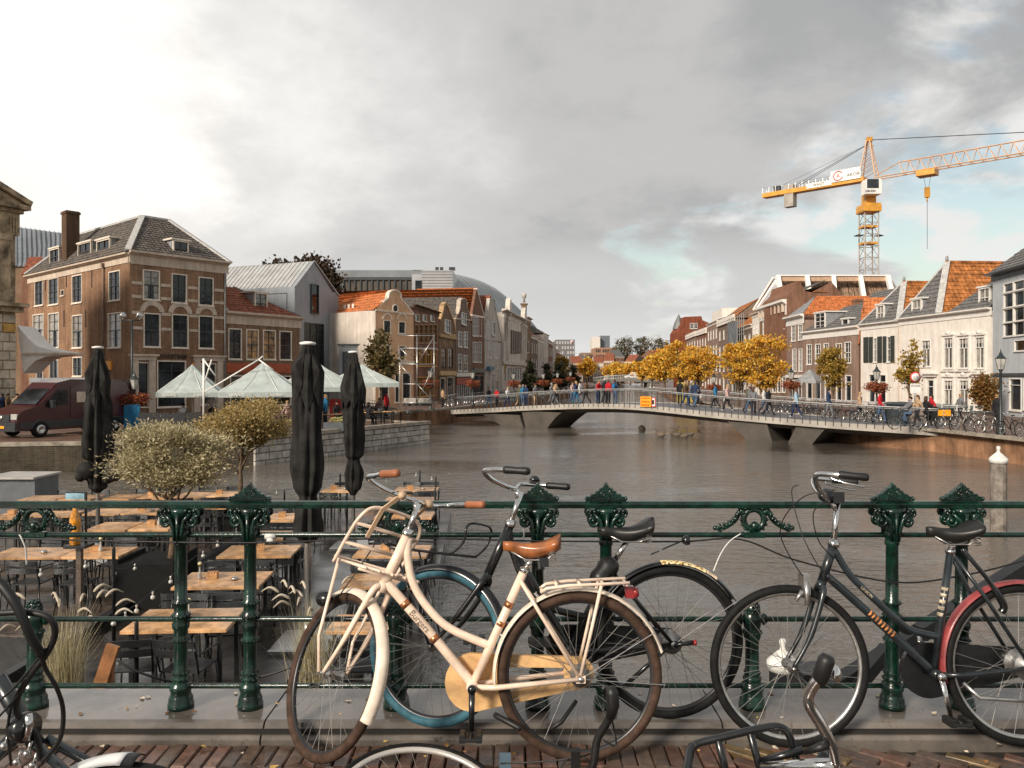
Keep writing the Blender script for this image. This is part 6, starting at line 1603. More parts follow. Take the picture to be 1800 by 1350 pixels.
# bicycle at bottom left facing right
T=thing('bicycle','black bicycle at bottom left with looping cables and a white front mudguard','bicycle',(-.92,1.93,0))
hubp=V((-.915,1.93,.345));Wl=winv(T)@Matrix.Translation(hubp)@Matrix.Rotation(R(-8),4,'Z')
wheel(T,(0,0,0),.347,M_ktyre,M_alu,Wl,.022,32,'front_wheel')
mudguard(T,(0,0,0),.36,93,170,mat('white_mudguard_paint',(.68,.68,.67),.4,var=.1),Wl,.030,name='front_mudguard');mudguard(T,(0,0,0),.358,88,93.5,M_rub,Wl,.029,name='mudguard_tip',n=4)
wheel(T,(0,0,0),.347,M_ktyre,M_alu,winv(T)@Matrix.Translation((-2.0,2.06,.345)),.022,32,'rear_wheel')
hd=P(30,1290,1.95)
for y_ in(-.05,.05):wtube([hubp+V((0,y_,0)),hubp+V((-.06,y_,.28)),hd+V((.06,y_*.4,-.02))],.012,'fork',M_gpaint)
wtube([hd+V((.05,0,-.03)),P(-5,1190,1.95)],.02,'head_tube',M_gpaint);wtube([hd,hd+V((-.5,.05,-.5)),V((-2.0,2.06,.345))],.018,'frame',M_gpaint)
b=MB();q=P(36,1278,1.88);b.lathe([(.012,-.03),(.030,-.012),(.036,.012),(.034,.03)],14,q,ax=(1,-.35,.1));b.build('headlight',M_kpaint,T,True)
wtube([P(50,1255,1.85),P(52,1275,1.85),P(46,1300,1.85)],.009,'lamp_rim',M_chrome)
wtube(catmull([P(-60,1000,1.78),P(-10,1018,1.76),P(20,1050,1.75),P(38,1082,1.75),P(55,1120,1.76),P(72,1150,1.78)],5),[.011]*12+[.010]*14,'handlebar',M_rub,10)
cabs=[[P(-10,1078,1.78),P(45,1076,1.77),P(85,1085,1.77),P(97,1110,1.78),P(85,1145,1.79),P(55,1185,1.8),P(30,1230,1.84),P(35,1262,1.86),P(62,1290,1.88),P(72,1335,1.9)],[P(72,1150,1.78),P(80,1175,1.8),P(100,1210,1.82),P(111,1250,1.85),P(105,1300,1.86),P(75,1338,1.88)],[P(-10,1240,1.8),P(28,1205,1.8),P(62,1165,1.79),P(80,1140,1.78)],[P(-10,1268,1.82),P(30,1225,1.82),P(62,1180,1.8)],[P(20,1345,1.9),P(14,1285,1.86),P(22,1235,1.83),P(48,1190,1.8)]]
for q,r_ in zip(cabs,(.0075,.0055,.003,.003,.0035)):wtube(catmull(q,6),r_,'brake_cable',M_rub,6)
wtube([P(96,1312,1.88),P(103,1304,1.88)],.006,'cable_end',M_chrome);b=MB()
for px,py in((8,1312),(48,1325),(58,1345),(30,1340)):q=P(px,py,1.9);b.lathe([(.006,-.016),(.009,-.012),(.009,.01),(.004,.016)],8,q,ax=(.3,-.8,.5));b.tube([q,q+V((.01,0,.03))],.004,6)
b.build('brake_bolts',M_alu,T,True)['kind']='stuff'

# floating cafe deck
M_wood=mat('oiled_table_wood',(.52,.30,.145),.36,var=.28,vs=6,bump=.01,bs=60,obj_var=.28,wet=.12)
M_wood2=mat('weathered_plank',(.065,.048,.036),.5,var=.35,vs=4,bump=.02,bs=40,wet=.12,obj_var=.25)
M_kmetal=mat('black_powder_coat',(.011,.012,.013),.38,var=.2,vs=8)
M_kslat=mat('charcoal_slat',(.030,.032,.034),.32,var=.25,vs=9)
M_wetfl=mat('wet_dark_floor',(.030,.026,.022),.35,var=.5,vs=1.6,wet=.06,bump=.02,bs=20)
dk=thing('floating_deck','dark wooden floating terrace on the left that carries the outer tables','deck',(-10,14,ZD))
b=MB();b.box(-15,-5.82,10.6,20.6,ZW-.2,ZD-.04);b.build('hull',M_kmetal,dk,True)
rnd=random.Random(4)
for i in range(66):
 y0=10.6+i*.1515
 b=MB();b.box(-15,-5.8,y0+.004,y0+.147,ZD-.038,ZD+rnd.uniform(-.003,.003));b.build('plank',M_wood2,dk,True)
dk2=thing('floating_deck','wet dark floating terrace nearest the railing with tables in rows','deck',(-3.4,14,ZD))
b=MB();b.add([(x_,y_,z_)for z_ in(ZW-.2,ZD)for x_,y_ in((-5.7,6.2),(-1.0,6.2),(-1.55,20.4),(-5.7,20.4))],[(3,2,1,0),(4,5,6,7),(0,1,5,4),(1,2,6,5),(2,3,7,6),(3,0,4,7)]);b.build('hull',M_wetfl,dk2,True)
b=MB();b.box(-5.72,-5.6,6.2,20.4,ZD+.002,ZD+.12);b.build('edge_beam',M_kmetal,dk2,True)
def mk_table(w_,d_):
 T=thing('cafe_table','x','table',(0,0,-50),0,'wooden cafe tables on the floating terrace')
 for i in range(2):
  b=MB();x0=-w_/2;b.bevbox(x0,-x0,-d_/2+i*d_/2+.002,-d_/2+(i+1)*d_/2-.002,.715,.75,.004);b.build('tabletop',M_wood,T)
 for sx in(-1,1):
  for sy in(-1,1):b=MB();b.box(sx*(w_/2-.09)-.022,sx*(w_/2-.09)+.022,sy*(d_/2-.08)-.022,sy*(d_/2-.08)+.022,0,.714);b.build('leg',M_kmetal,T)
 b=MB();b.box(-w_/2+.08,w_/2-.08,-.02,.02,.68,.712);b.build('apron',M_kmetal,T);return T
def mk_chair():
 T=thing('cafe_chair','x','chair',(0,0,-50),0,'black metal cafe chairs on the floating terrace')
 for i in range(4):b=MB();b.bevbox(-.20+.0,.20,-.19+i*.098,-.19+i*.098+.09,.435,.452,.003);b.build('seat_slat',M_kslat,T)
 for z0_,z1_ in((.62,.70),(.725,.80)):
  b=MB();n=6
  vs=[]
  for i in range(n+1):f=-1+2*i/n;x_=.215*f;y_=.23+.02*(1-f*f)+(z0_-.45)*.18;vs+=[(x_,y_,z0_),(x_,y_+.012,z0_),(x_,y_+.012+.014,z1_),(x_,y_+.014,z1_)]
  fs=[(i*4+k,i*4+(k+1)%4,i*4+4+(k+1)%4,i*4+4+k)for i in range(n)for k in range(4)]+[(0,3,2,1),(n*4,n*4+1,n*4+2,n*4+3)]
  b.add(vs,fs);b.build('backrest',M_kslat,T)
 for s_ in(-1,1):
  b=MB();b.tube([(s_*.20,-.17,.44),(s_*.235,-.21,0)],.011,5);b.build('leg',M_kmetal,T)
  b=MB();b.tube([(s_*.20,.18,.44),(s_*.235,.27,0)],.011,5);b.build('leg',M_kmetal,T)
  b=MB();b.tube([(s_*.21,.19,.44),(s_*.215,.24,.62),(s_*.215,.275,.80)],.011,5);b.build('back_post',M_kmetal,T)
  b=MB();b.tube([(s_*.235,.245,.64),(s_*.25,.1,.655),(s_*.25,-.12,.65),(s_*.235,-.17,.62),(s_*.215,-.18,.44)],.010,5);b.build('armrest',M_kmetal,T)
 return T
tabs={}
CHR=mk_chair();KID[CHR.name]=[(c,[])for c in kids(CHR)]
used_c=[0]
TBL=[(205,395,1108,1066,.0,'large wet table in front left of the terrace, nearest the railing'),(296,452,1032,1005,.0,'second table from the front beside the black planter'),(378,508,978,959,.0,'third table back, between the second green post and the big parasol'),(430,520,947,933,.0,'table half hidden by the second green post under the middle rail'),(462,535,915,901,.0,'small table just left of the big black parasol'),(-25,100,980,963,.0,'table at the left frame edge with an ashtray'),(100,204,979,961,.0,'table with wooden box beside the drinks stand'),(152,212,932,918,.0,'table behind the orange jug'),(226,291,931,915,.0,'table by the olive trunk with a box and a vase'),(-12,34,911,899,.0,'small table at the left frame edge below the top rail'),(62,116,907,897,.0,'table behind the leftmost ring ornament'),(150,200,904,893,.0,'table left of the first green capital'),(212,272,903,892,.0,'table right behind the jug and under the top rail'),(28,95,879,871,.0,'far table near the grey cabinet'),(100,158,878,870,.0,'far table half behind the menu card'),(182,232,877,869,.0,'far table at the foot of the left parasol'),(234,284,876,867,.0,'far table left of the olive tree'),(310,350,874,865,.0,'far table right of the olive trunk'),(355,412,873,863,.0,'farthest table by the crested post'),(572,607,864,856,.0,'little far table between the two right parasols'),(690,768,864,854,.0,'farthest table behind the cream handlebar'),(673,764,882,873,.0,'table touching the top rail behind the cream stem'),(657,758,910,899,.0,'table seen just under the top rail behind the ring ornament'),(617,752,978,959,.0,'table behind the cream carrier hoop'),(600,722,1032,1008,.0,'table behind the cream head tube'),(570,690,1110,1090,.0,'table seen through the cream front wheel'),(345,385,893,884,.0,'small table between the green posts')]
M_box=mat('light_wood_box',(.48,.27,.13),.6,var=.2,vs=20);M_vase=mat('milky_glass',(.45,.45,.42),.12,var=.1,coat=.5);M_flow=mat('cream_rose',(.70,.62,.38),.7,var=.15,vs=60);M_grn=mat('leaf_stem_green',(.08,.13,.03),.7);M_ash=mat('grey_tin',(.45,.45,.44),.25,.8)
def mk_box():
 b=MB()
 for k in range(4):b.box(-.07+.036*k,-.07+.036*k+.026,-.05,.05,.0,.085)
 b.box(-.07,.064,-.055,-.05,0,.07);b.box(-.07,.064,.05,.055,0,.07);return tag(b.build('cutlery_box',M_box,None,loc=(0,0,-50)),'x','box')
def mk_vase():
 T=thing('flower_vase','x','vase',(0,0,-50));b=MB();b.lathe([(.028,0),(.03,.01),(.028,.06),(.012,.10),(.011,.15),(.014,.155)],10);b.build('bottle',M_vase,T)
 b=MB();b.ball((0,0,.20),.028,8,5,sc=(1,1,.8));b.ball((.012,-.01,.212),.016,6,4);b.build('rose',M_flow,T);b=MB();b.tube([(0,0,.08),(.0,0,.185)],.003,4);b.add([(0,0,.17),(.03,.01,.18),(.0,.0,.19),(-.03,-.01,.175)],[(0,1,2),(0,2,3)]);b.build('stem',M_grn,T);return T
def mk_ash():
 b=MB();b.lathe([(.04,0),(.048,.02),(.046,.032),(.03,.036),(.018,.045),(.002,.047)],12);return tag(b.build('ashtray',M_ash,None,loc=(0,0,-50)),'x','ashtray')
PB,PV,PA=mk_box(),mk_vase(),mk_ash()
made=[]
def put_copy(proto,loc,rz_,label,group=None,**k):
 if proto.name not in[m_.name for m_ in made]:
  made.append(proto)
  if proto.name not in KID:KID[proto.name]=[(c,kids(c))for c in kids(proto)]
  proto.location=loc;proto.rotation_euler=(0,0,rz_);proto['label']=label
  if group:proto['group']=group
  return proto
 return copy_thing(proto,loc,rz_,label,group=group,**k)
rnd=random.Random(12)
for i,(x0,x1,yf,yb,yaw,wh)in enumerate(TBL):
 zt=ZD+.75;a,c=G(x0,yf,zt),G(x1,yf,zt);bk=G((x0+x1)/2,yb,zt);w_=min(1.5,max(.7,c.x-a.x));d_=min(.85,max(.6,bk.y-a.y))
 w_=round(w_/.1)*.1;d_=round(d_/.1)*.1
 if(w_,d_)not in tabs:tabs[(w_,d_)]=mk_table(w_,d_)
 cx_,cy_=(a.x+c.x)/2,a.y+d_/2;rt=(.06 if i<3 else .03)*(1 if x1<560 else-.5)
 put_copy(tabs[(w_,d_)],(cx_,cy_,ZD),rt,wh)
 n=2 if w_>.95 else 1
 for side in(-1,1):
  if i in(0,1,2,23,24,5,6)or True:
   for k in range(n):
    ox=(0 if n==1 else(-.3 if k==0 else .3))*w_/1.2;yy=cy_+side*(d_/2+.12+rnd.uniform(0,.1))
    rz_=(0 if side>0 else math.pi)+rt+rnd.uniform(-.28,.28)
    pos='behind' if side>0 else 'in front of';which='' if n==1 else(' on its left' if k==0 else ' on its right')
    put_copy(CHR,(cx_+ox,yy,ZD),rz_,('left' if which==' on its left' else 'right' if which else 'single')+' black chair '+pos+' the '+' '.join(wh.replace(',','').split()[:9]))
 if i in(0,1,2,6,8,9,12,16,18,19,4,21,22,23,20)and x0>-20:
  put_copy(PB,(cx_-.12+rnd.uniform(-.06,.1),cy_+.05,zt+.001),rnd.uniform(-.3,.3),'slotted wooden box on the '+' '.join(wh.split()[:11]),'cutlery boxes on the cafe tables')
 if i in(0,1,6,8,9,16):put_copy(PV,(cx_+.02-(.35 if i==1 else 0),cy_+.02,zt+.001),0,'glass vase with a cream rose on the '+' '.join(wh.split()[:8]),'vases on the cafe tables')
 if i in(1,3,5,8,12,19,20):put_copy(PA,(cx_+.16,cy_-.05,zt+.001),0,'small metal ashtray on the '+' '.join(wh.split()[:9]),'ashtrays on the cafe tables')
M_cloth=mat('black_parasol_cloth',(.021,.020,.019),.8,var=.3,vs=5,bump=.02,bs=150)
M_pole=mat('pale_aluminium_pole',(.48,.46,.43),.35,.7,var=.08)
def closed_parasol(px,D_,ytop,label,prof,base=True,seed=0):
 c=P(px,ytop,D_);T=thing('closed_parasol',label,'parasol',(c.x,D_,ZD),0,'closed black parasols on the floating terrace');K=48;vs=[];r0=random.Random(seed)
 ph=[r0.uniform(0,6.28)for _ in range(4)];pts=[]
 b=MB();zs_=[]
 prof2=[]
 for(ya,wa),(yb,wb)in zip(prof[:-1],prof[1:]):
  for k in range(4):f=k/4;prof2.append((ya+(yb-ya)*f,wa+(wb-wa)*(f*f*(3-2*f))))
 prof2.append(prof[-1])
 for j,(y_,hw)in enumerate(prof2):
  z_=P(px,y_,D_).z-ZD;rr_=hw/FP*D_;am=.34 if hw>15 else .16
  for k in range(K):
   a=2*math.pi*k/K
   f=1-am*(abs(math.sin(4*a+ph[0]+.25*math.sin(j*.25)))**.7)-am*.3*math.sin(11*a+ph[1]+j*.16)-.06*math.sin(3*a+ph[2]+j*.2)
   vs.append((rr_*1.08*f*math.cos(a),rr_*1.08*f*math.sin(a),z_))
 n=len(prof2);fs=[((i+1)*K+k,(i+1)*K+(k+1)%K,i*K+(k+1)%K,i*K+k)for i in range(n-1)for k in range(K)]+[tuple(range(K)),tuple((n-1)*K+k for k in range(K))[::-1]]
 b.add(vs,fs,0,True);b.build('folded_canopy',M_cloth,T)
 b=MB();zf=P(px,prof[0][0]+15,D_).z-ZD
 for k in range(8):
  a=2*math.pi*(k+.3)/8;r1=prof[2][1]/FP*D_*1.12;z1_=P(px,prof[2][0]+r0.uniform(12,40),D_).z-ZD
  q=lambda an,r_,z_:(r_*math.cos(an),r_*math.sin(an),z_)
  rt_=prof[1][1]/FP*D_*.9
  b.add([q(a-.3,rt_,zf),q(a+.3,rt_,zf),q(a+.42,r1*.95,z1_+.2),q(a,r1*1.02,z1_),q(a-.42,r1*.95,z1_+.2),q(a,r1*1.12,z1_+.45)],[(0,1,5),(1,2,5),(2,3,5),(3,4,5),(4,0,5)],0,False)
 b.build('valance',M_cloth,T)
 zt_=c.z-ZD;b=MB();b.tube([(0,0,0),(0,0,zt_+.02)],.04,10);b.build('pole',M_pole,T)
 b=MB();b.lathe([(.08,0),(.105,.015),(.105,.035),(.04,.05)],12,(0,0,zt_));b.build('top_cap',M_white,T)
 b=MB();b.bevbox(-.4,.4,-.4,.4,0.003,.07,.02);b.lathe([(.07,.07),(.06,.3)],10);b.build('base',M_ash,T);return T
closed_parasol(541,10.2,607,'biggest closed black parasol, behind the cream bicycle carrier',[(608,11),(640,17),(690,23),(720,27),(760,27),(820,29),(858,25),(874,15),(900,23),(938,27),(952,12)],seed=1)
closed_parasol(621,16.0,621,'closed black parasol right of the biggest one with a tied waist',[(622,8),(650,12),(690,18),(712,19),(760,18),(800,15),(808,10),(830,17),(855,14),(870,5)],seed=2)
T=closed_parasol(172,15.0,613,'closed black parasol at left in front of the dark red van',[(614,7),(640,11),(680,17),(720,22),(770,28),(802,25),(812,14),(835,20),(856,15),(866,5)],seed=3)
b=MB()
for px,py in((197,832),(150,828)):q=P(px,py,14.85);b.ball(q,.16,9,6,sc=(1.1,.7,1.1));b.ball(q+V((-.08,-.02,-.1)),.10,8,5)
b.build('sleeve_bundle',M_cloth,T,True)
def planter(c,w_,d_,h_,label,m=None):T=thing('planter',label,'planter',c);b=MB();b.prism([(-w_/2,0),(w_/2,0),(w_/2,h_),(w_/2-.03,h_),(w_/2-.03,h_-.06),(-w_/2+.03,h_-.06),(-w_/2+.03,h_),(-w_/2,h_)],-d_/2,d_/2);b.build('box',m or mat('planter_black',(.010,.010,.010),.85),T);return T
planter((P(278,0,12.2).x,12.2,ZD),.85,.9,.72,'black planter box with the nearer olive tree');planter((P(420,0,18).x,18,ZD),.7,.7,.62,'black planter with the farther olive tree')
planter((P(100,0,7.4).x,7.4,ZD),.8,.5,.5,'dark planter with ornamental grass at lower left');planter((P(548,0,7.6).x,7.6,ZD),.6,.5,.45,'dark planter with ornamental grass behind the cream front wheel')
def leafmat(name,stops,rough=.6):
 m=bpy.data.materials.new(name);m.use_nodes=True;t=m.node_tree;b=t.nodes['Principled BSDF'];b.inputs['Roughness'].default_value=rough
 g=t.nodes.new('ShaderNodeNewGeometry');r=t.nodes.new('ShaderNodeValToRGB');cr=r.color_ramp
 while len(cr.elements)<len(stops):cr.elements.new(.5)
 for i,(e,c)in enumerate(zip(cr.elements,stops)):e.position=i/(len(stops)-1);e.color=(*c,1)
 t.links.new(g.outputs['Random Per Island'],r.inputs[0]);t.links.new(r.outputs[0],b.inputs['Base Color'])
 tr=t.nodes.new('ShaderNodeBsdfTranslucent');t.links.new(r.outputs[0],tr.inputs[0]);mx=t.nodes.new('ShaderNodeMixShader');mx.inputs[0].default_value=.3
 o=t.nodes['Material Output'];t.links.new(b.outputs[0],mx.inputs[1]);t.links.new(tr.outputs[0],mx.inputs[2]);t.links.new(mx.outputs[0],o.inputs[0]);return m
ML_olive=leafmat('olive_leaf',[(.18,.16,.075),(.36,.31,.16),(.49,.42,.25),(.60,.53,.35)])
ML_olive2=leafmat('autumn_olive_leaf',[(.16,.12,.045),(.32,.25,.10),(.45,.35,.15),(.52,.33,.10)])
ML_yel=leafmat('golden_leaf',[(.38,.15,.02),(.66,.30,.02),(.80,.44,.04),(.84,.55,.08),(.34,.28,.05),(.72,.36,.03)])
ML_yelg=leafmat('yellow_green_leaf',[(.16,.11,.02),(.38,.24,.04),(.50,.33,.06),(.20,.14,.03)])
ML_dark=leafmat('dark_evergreen_leaf',[(.018,.022,.012),(.04,.042,.02),(.065,.06,.028)])
ML_cop=leafmat('dark_copper_leaf',[(.03,.018,.010),(.055,.032,.016),(.085,.05,.022)])
ML_red=leafmat('geranium_bloom',[(.22,.045,.02),(.40,.07,.03),(.42,.14,.04),(.10,.08,.02),(.30,.06,.07)])
ML_grass=leafmat('pale_grass_blade',[(.26,.23,.12),(.50,.44,.27),(.66,.60,.42)]);ML_plume=leafmat('grass_plume',[(.55,.47,.36),(.70,.62,.50)])
M_bark=mat('bark',(.12,.085,.055),.85,var=.35,vs=12,bump=.05,bs=40)
def crown(seed,n,size,clumps=50,shape='ball',asp=3.0,spread=.26,flat=.75):
 r=random.Random(seed);b=MB();cs=[]
 for i in range(clumps):
  while True:
   q=V((r.uniform(-1,1),r.uniform(-1,1),r.uniform(-1,1)))
   if q.length<=1 and(shape!='cone' or math.hypot(q.x,q.y)<.12+.5*(1-q.z)*.9)and q.length>r.uniform(0,.75):break
  cs.append((q*(.80 if shape=='ball' else .95),r.uniform(.45,1.6)))
 for i in range(n):
  c,k=r.choice(cs);p=c+V((r.gauss(0,1),r.gauss(0,1),r.gauss(0,flat)))*spread*k*.55
  d=(p*.6+V((r.uniform(-1,1),r.uniform(-1,1),r.uniform(-.4,1.0)))).normalized();s_=d.orthogonal().normalized();s_.rotate(Matrix.Rotation(r.uniform(0,6.3),3,d));L_=size*r.uniform(.6,1.3)
  b.add([p,p+d*L_*.5+s_*L_/asp,p+d*L_,p+d*L_*.5-s_*L_/asp],[(0,1,2,3)])
 return b,cs
def tree(label,base,h,cr_c,cr_r,seed,n,size,leaf,trunk_r=.12,shape='ball',name='tree',group=None,asp=3,clumps=50,spread=.26,lean=0.0,limbs=14,flat=.75):
 base=V(base);T=thing(name,label,'tree',base,0,group);b,cs=crown(seed,n,size/cr_r[0],clumps,shape,asp,spread,flat)
 cc=V(cr_c)-base;f=lambda q:V((q[0]*cr_r[0]+cc.x,q[1]*cr_r[1]+cc.y,q[2]*cr_r[2]+cc.z))
 for i in range(0,len(b.v),4):
  o=V(b.v[i]);w_=f(o)
  for k in range(4):b.v[i+k]=tuple(w_+(V(b.v[i+k])-o)*cr_r[0])
 b.build('crown',leaf,T)
 t_=MB();top=cc+V((0,0,-cr_r[2]*.35));k1=V((top.x*.35+lean,top.y*.3,top.z*.55));trk=catmull([V((0,0,-.1)),k1*.5+V((.04,0,0)),k1,top],4)
 t_.tube(trk,[trunk_r*(1-.55*i/(len(trk)-1))for i in range(len(trk))],8)
 r=random.Random(seed+1)
 for c,k in r.sample(cs,min(limbs,len(cs))):
  e=f(c);s0=trk[r.randrange(len(trk)//2,len(trk))];m_=s0.lerp(e,.5)+V((r.uniform(-.1,.1),r.uniform(-.1,.1),-.05))*cr_r[0];t_.tube(catmull([s0,m_,e],3),[trunk_r*.42*(1-.75*i/6)for i in range(7)],5)
 t_.build('trunk',M_bark,T);return T
bx_=P(285,0,12.2).x
tree('nearer olive tree with dense silvery crown in the black planter',(P(300,0,12.2).x,12.2,ZD+.66),1.7,P(300,801,12.2),(.92,.72,.58),31,26000,.055,ML_olive,.06,asp=5.5,clumps=60,spread=.24,name='olive_tree')
tree('farther olive tree with thin leaning trunk and rusty tinted crown',(P(418,0,18).x,18,ZD+.56),2.2,P(432,743,18),(1.08,.85,.62),37,19000,.068,ML_olive2,.06,asp=5,clumps=50,spread=.25,name='olive_tree')
def grass(label,c,h,n,seed,plumes):
 T=thing('ornamental_grass',label,'grass',c);r=random.Random(seed);b=MB();pl=MB()
 def blade(bb,a,ln,dr,w_,x0,y0):
  pts=[]
  for k in range(6):f=k/5;pts.append((x0+math.cos(a)*dr*f**1.8,y0+math.sin(a)*dr*f**1.8,ln*(f-.25*f*f*dr*1.5)))
  sx,sy=-math.sin(a)*w_,math.cos(a)*w_;vs=[]
  for k,q in enumerate(pts):t_=1-(k/5)**2*.9;vs+=[(q[0]-sx*t_,q[1]-sy*t_,q[2]),(q[0]+sx*t_,q[1]+sy*t_,q[2])]
  bb.add(vs,[(2*k,2*k+1,2*k+3,2*k+2)for k in range(5)]);return pts
 for i in range(n):blade(b,r.uniform(0,6.3),h*r.uniform(.6,1.1),r.uniform(.03,.38)*h,.0032,r.gauss(0,.07),r.gauss(0,.05))
 b.build('blades',ML_grass,T)['kind']='stuff'
 for i in range(plumes):
  a=r.uniform(0,6.3);q=blade(pl,a,h*r.uniform(1.0,1.25),r.uniform(.15,.45)*h,.0025,r.gauss(0,.05),r.gauss(0,.05));e=V(q[-1]);d=V((math.cos(a),math.sin(a),0));p2=catmull([e,e+d*.05+V((0,0,.04)),e+d*.10+V((0,0,.05)),e+d*.17+V((0,0,.01))],4);pl.tube(p2,[.004]+[.010,.013,.014,.014,.013,.013,.012,.011]+[.009,.007,.005,.002],6)
 pl.build('plumes',ML_plume,T);return T
grass('pale ornamental grass with drooping plumes at lower left',P(112,1255,7.4),.98,420,5,17);grass('pale ornamental grass seen left of the cream front wheel',P(548,1235,7.6),.98,380,6,14)
T=thing('drinks_stand','menu card and orange fruit jug on a small tray on a post','stand',(P(140,0,9.5).x,9.5,ZD))
b=MB();q0,q1=P(140,962,9.5),P(140,1160,9.5);b.box(q0.x-.03,q0.x+.03,9.47,9.53,ZD,q0.z);b.build('post',M_wood2,T,True)
b=MB();b.box(P(119,0,9.5).x,P(157,0,9.5).x,9.4,9.62,q0.z,q0.z+.035);b.build('tray',M_kmetal,T,True)
q=P(132,958,9.5);b=MB();b.lathe([(.055,0),(.060,.02),(.062,.30),(.05,.36),(.025,.42),(.028,.50)],14,q);b.build('jug',mat('orange_drink_glass',(.55,.22,.015),.08,var=.45,vs=14,coat=.8),T,True)
b=MB();b.box(P(115,0,9.6).x,P(148,0,9.6).x,9.6,9.62,P(0,878,9.6).z,P(0,866,9.6).z);b.build('menu_card',mat('pale_blue_card',(.25,.42,.50),.4,var=.25,vs=9),T,True);b=MB();q=P(152,955,9.6);b.box(q.x-.012,q.x,9.58,9.62,q.z,P(0,865,9.6).z);q=P(115,0,9.6);b.box(q.x,P(149,0,9.6).x,9.59,9.63,P(0,866,9.6).z,P(0,864.5,9.6).z);b.build('card_frame',M_kmetal,T,True)
T=thing('timber_post','orange brown timber board leaning beside the front table','board',P(190,1215,7.0));b=MB();b.beam(P(170,1222,7.0),P(199,1134,7.0),.11,.04,up=(0,1,0));b.build('board',mat('orange_brown_timber',(.30,.13,.05),.45,var=.25,vs=8),T,True);b=MB();b.beam(P(192,1222,7.1),P(196,1140,7.1),.05,.05);b.build('brace',MATS['orange_brown_timber'],T,True)
M_bulb=mat('clear_bulb_glass',(.55,.54,.50),.08,var=.2,coat=1)
def lights(label,pts,n):
 T=thing('string_lights',label,'string lights',pts[0]);c=catmull(pts,8);b=MB();b.tube(c,.005,4);b.build('cable',M_rub,T,True);m_=MB();m_.lathe([(.009,-.03),(.012,0),(.011,.02)][::1],7);m_.ball((0,0,-.055),.027,8,6);me=m_.mesh('bulb',M_bulb)
 for i in range(n):link('bulb',me,T,winv(T)@(c[int((i+.5)/n*(len(c)-1))]+V((0,0,-.02))))
lights('string of clear bulbs climbing past the black planter',[P(196,1085,8.2),P(240,1062,8.8),P(300,1012,9.8),P(365,962,11.5),P(425,922,13.5)],9)
lights('string of bulbs hung across the left deck edge',[P(-30,985,9.6),P(60,1000,9.6),P(150,985,9.8),P(215,1000,10.5),P(250,980,12)],5)
lights('string of bulbs along the far edge of the terrace',[P(480,862,20),P(520,858,20.2),P(600,836,20.3),P(670,842,20.3),P(738,830,20.3),P(766,842,19)],7)
for px,py,d in((500,862,20.2),(598,834,20.3),(738,828,20.3),(766,839,19.2),(200,965,9.9),(240,1095,8.1),(765,860,17)):
 q=P(px,py,d);b=MB();b.lathe([(.025,0),(.022,q.z-ZD),(.01,q.z-ZD+.03)],8);tag(b.build('deck_post',M_kmetal,None,loc=(q.x,d,ZD)),{500:'slim black post left of the big parasol',598:'slim black post between the two right parasols',738:'slim black post at the far terrace edge',766:'black corner post at the far right of the terrace',200:'black post by the wooden left deck',240:'short black post beside the nearest table',765:'black edge post behind the cream stem'}[px],'post')
def rope(label,pts):b=MB();b.tube(catmull(pts,6),.011,6);tag(b.build('rope',M_rub),label,'rope')
rope('dark rope sagging under the nearest table',[P(205,1160,7.4),P(240,1180,7.4),P(300,1198,7.5),P(345,1200,7.6)]);rope('dark rope between the second green post and the grass',[P(455,1190,7.6),P(480,1184,7.6),P(520,1170,7.6)])
T=thing('cabinet','low grey metal cabinet at the left edge of the terrace','cabinet',(P(20,0,19).x,19,ZD));b=MB();a,c=P(-30,842,19),P(61,842,19);b.box(a.x,c.x,19,20,ZD,a.z);b.build('body',mat('grey_cabinet',(.11,.12,.13),.4),T,True);b=MB();b.box(a.x,c.x+.03,18.9,20.1,a.z+.002,a.z+.05);b.build('lid',mat('pale_lid',(.4,.38,.35),.4),T,True)
M_pile=mat('grey_weathered_pile',(.20,.175,.15),.7,var=.35,vs=4,bump=.04,bs=15);M_pcap=mat('white_pile_cap',(.66,.64,.60),.45,var=.12,vs=9)
def pile(label,px,D_,ytop,r_,m):
 q=P(px,ytop,D_);h=q.z-ZW;T=thing('mooring_pile',label,'mooring pile',(q.x,D_,ZW));b=MB();b.lathe([(r_*1.02,-.5),(r_,h-.42*r_/.19)],12,smooth=False);b.build('shaft',m,T)
 k=r_/.19;b=MB();b.lathe([(r_*1.12,h-.44*k),(r_*1.18,h-.36*k),(r_*1.14,h-.32*k),(r_*.5,h-.20*k),(r_*.22,h-.16*k),(r_*.2,h-.10*k),(r_*.28,h-.05*k),(r_*.2,h-.01*k),(.005,h)],16);b.build('cap',M_pcap,T)
pile('grey mooring pile with white pointed cap standing in the water at right',1755,20.5,784,.19,M_pile);pile('mooring pile with white cap seen through the right bicycle front wheel',1376,8.0,1122,.135,M_kmetal)
T=thing('boom','heavy black beam slanting over the water behind the right bicycle','beam',P(1480,1200,6.2));b=MB();b.beam(P(1455,1215,6.0),P(1850,965,6.8),.11,.11);b.build('beam',M_kmetal,T,True);b=MB();b.beam(P(1500,1212,6.0),P(1560,1140,6.1),.09,.09);b.box(P(1405,0,6.2).x,P(1455,0,6.2).x,6.1,6.4,P(0,1225,6.2).z,P(0,1178,6.2).z);b.build('bracket',M_kmetal,T,True)

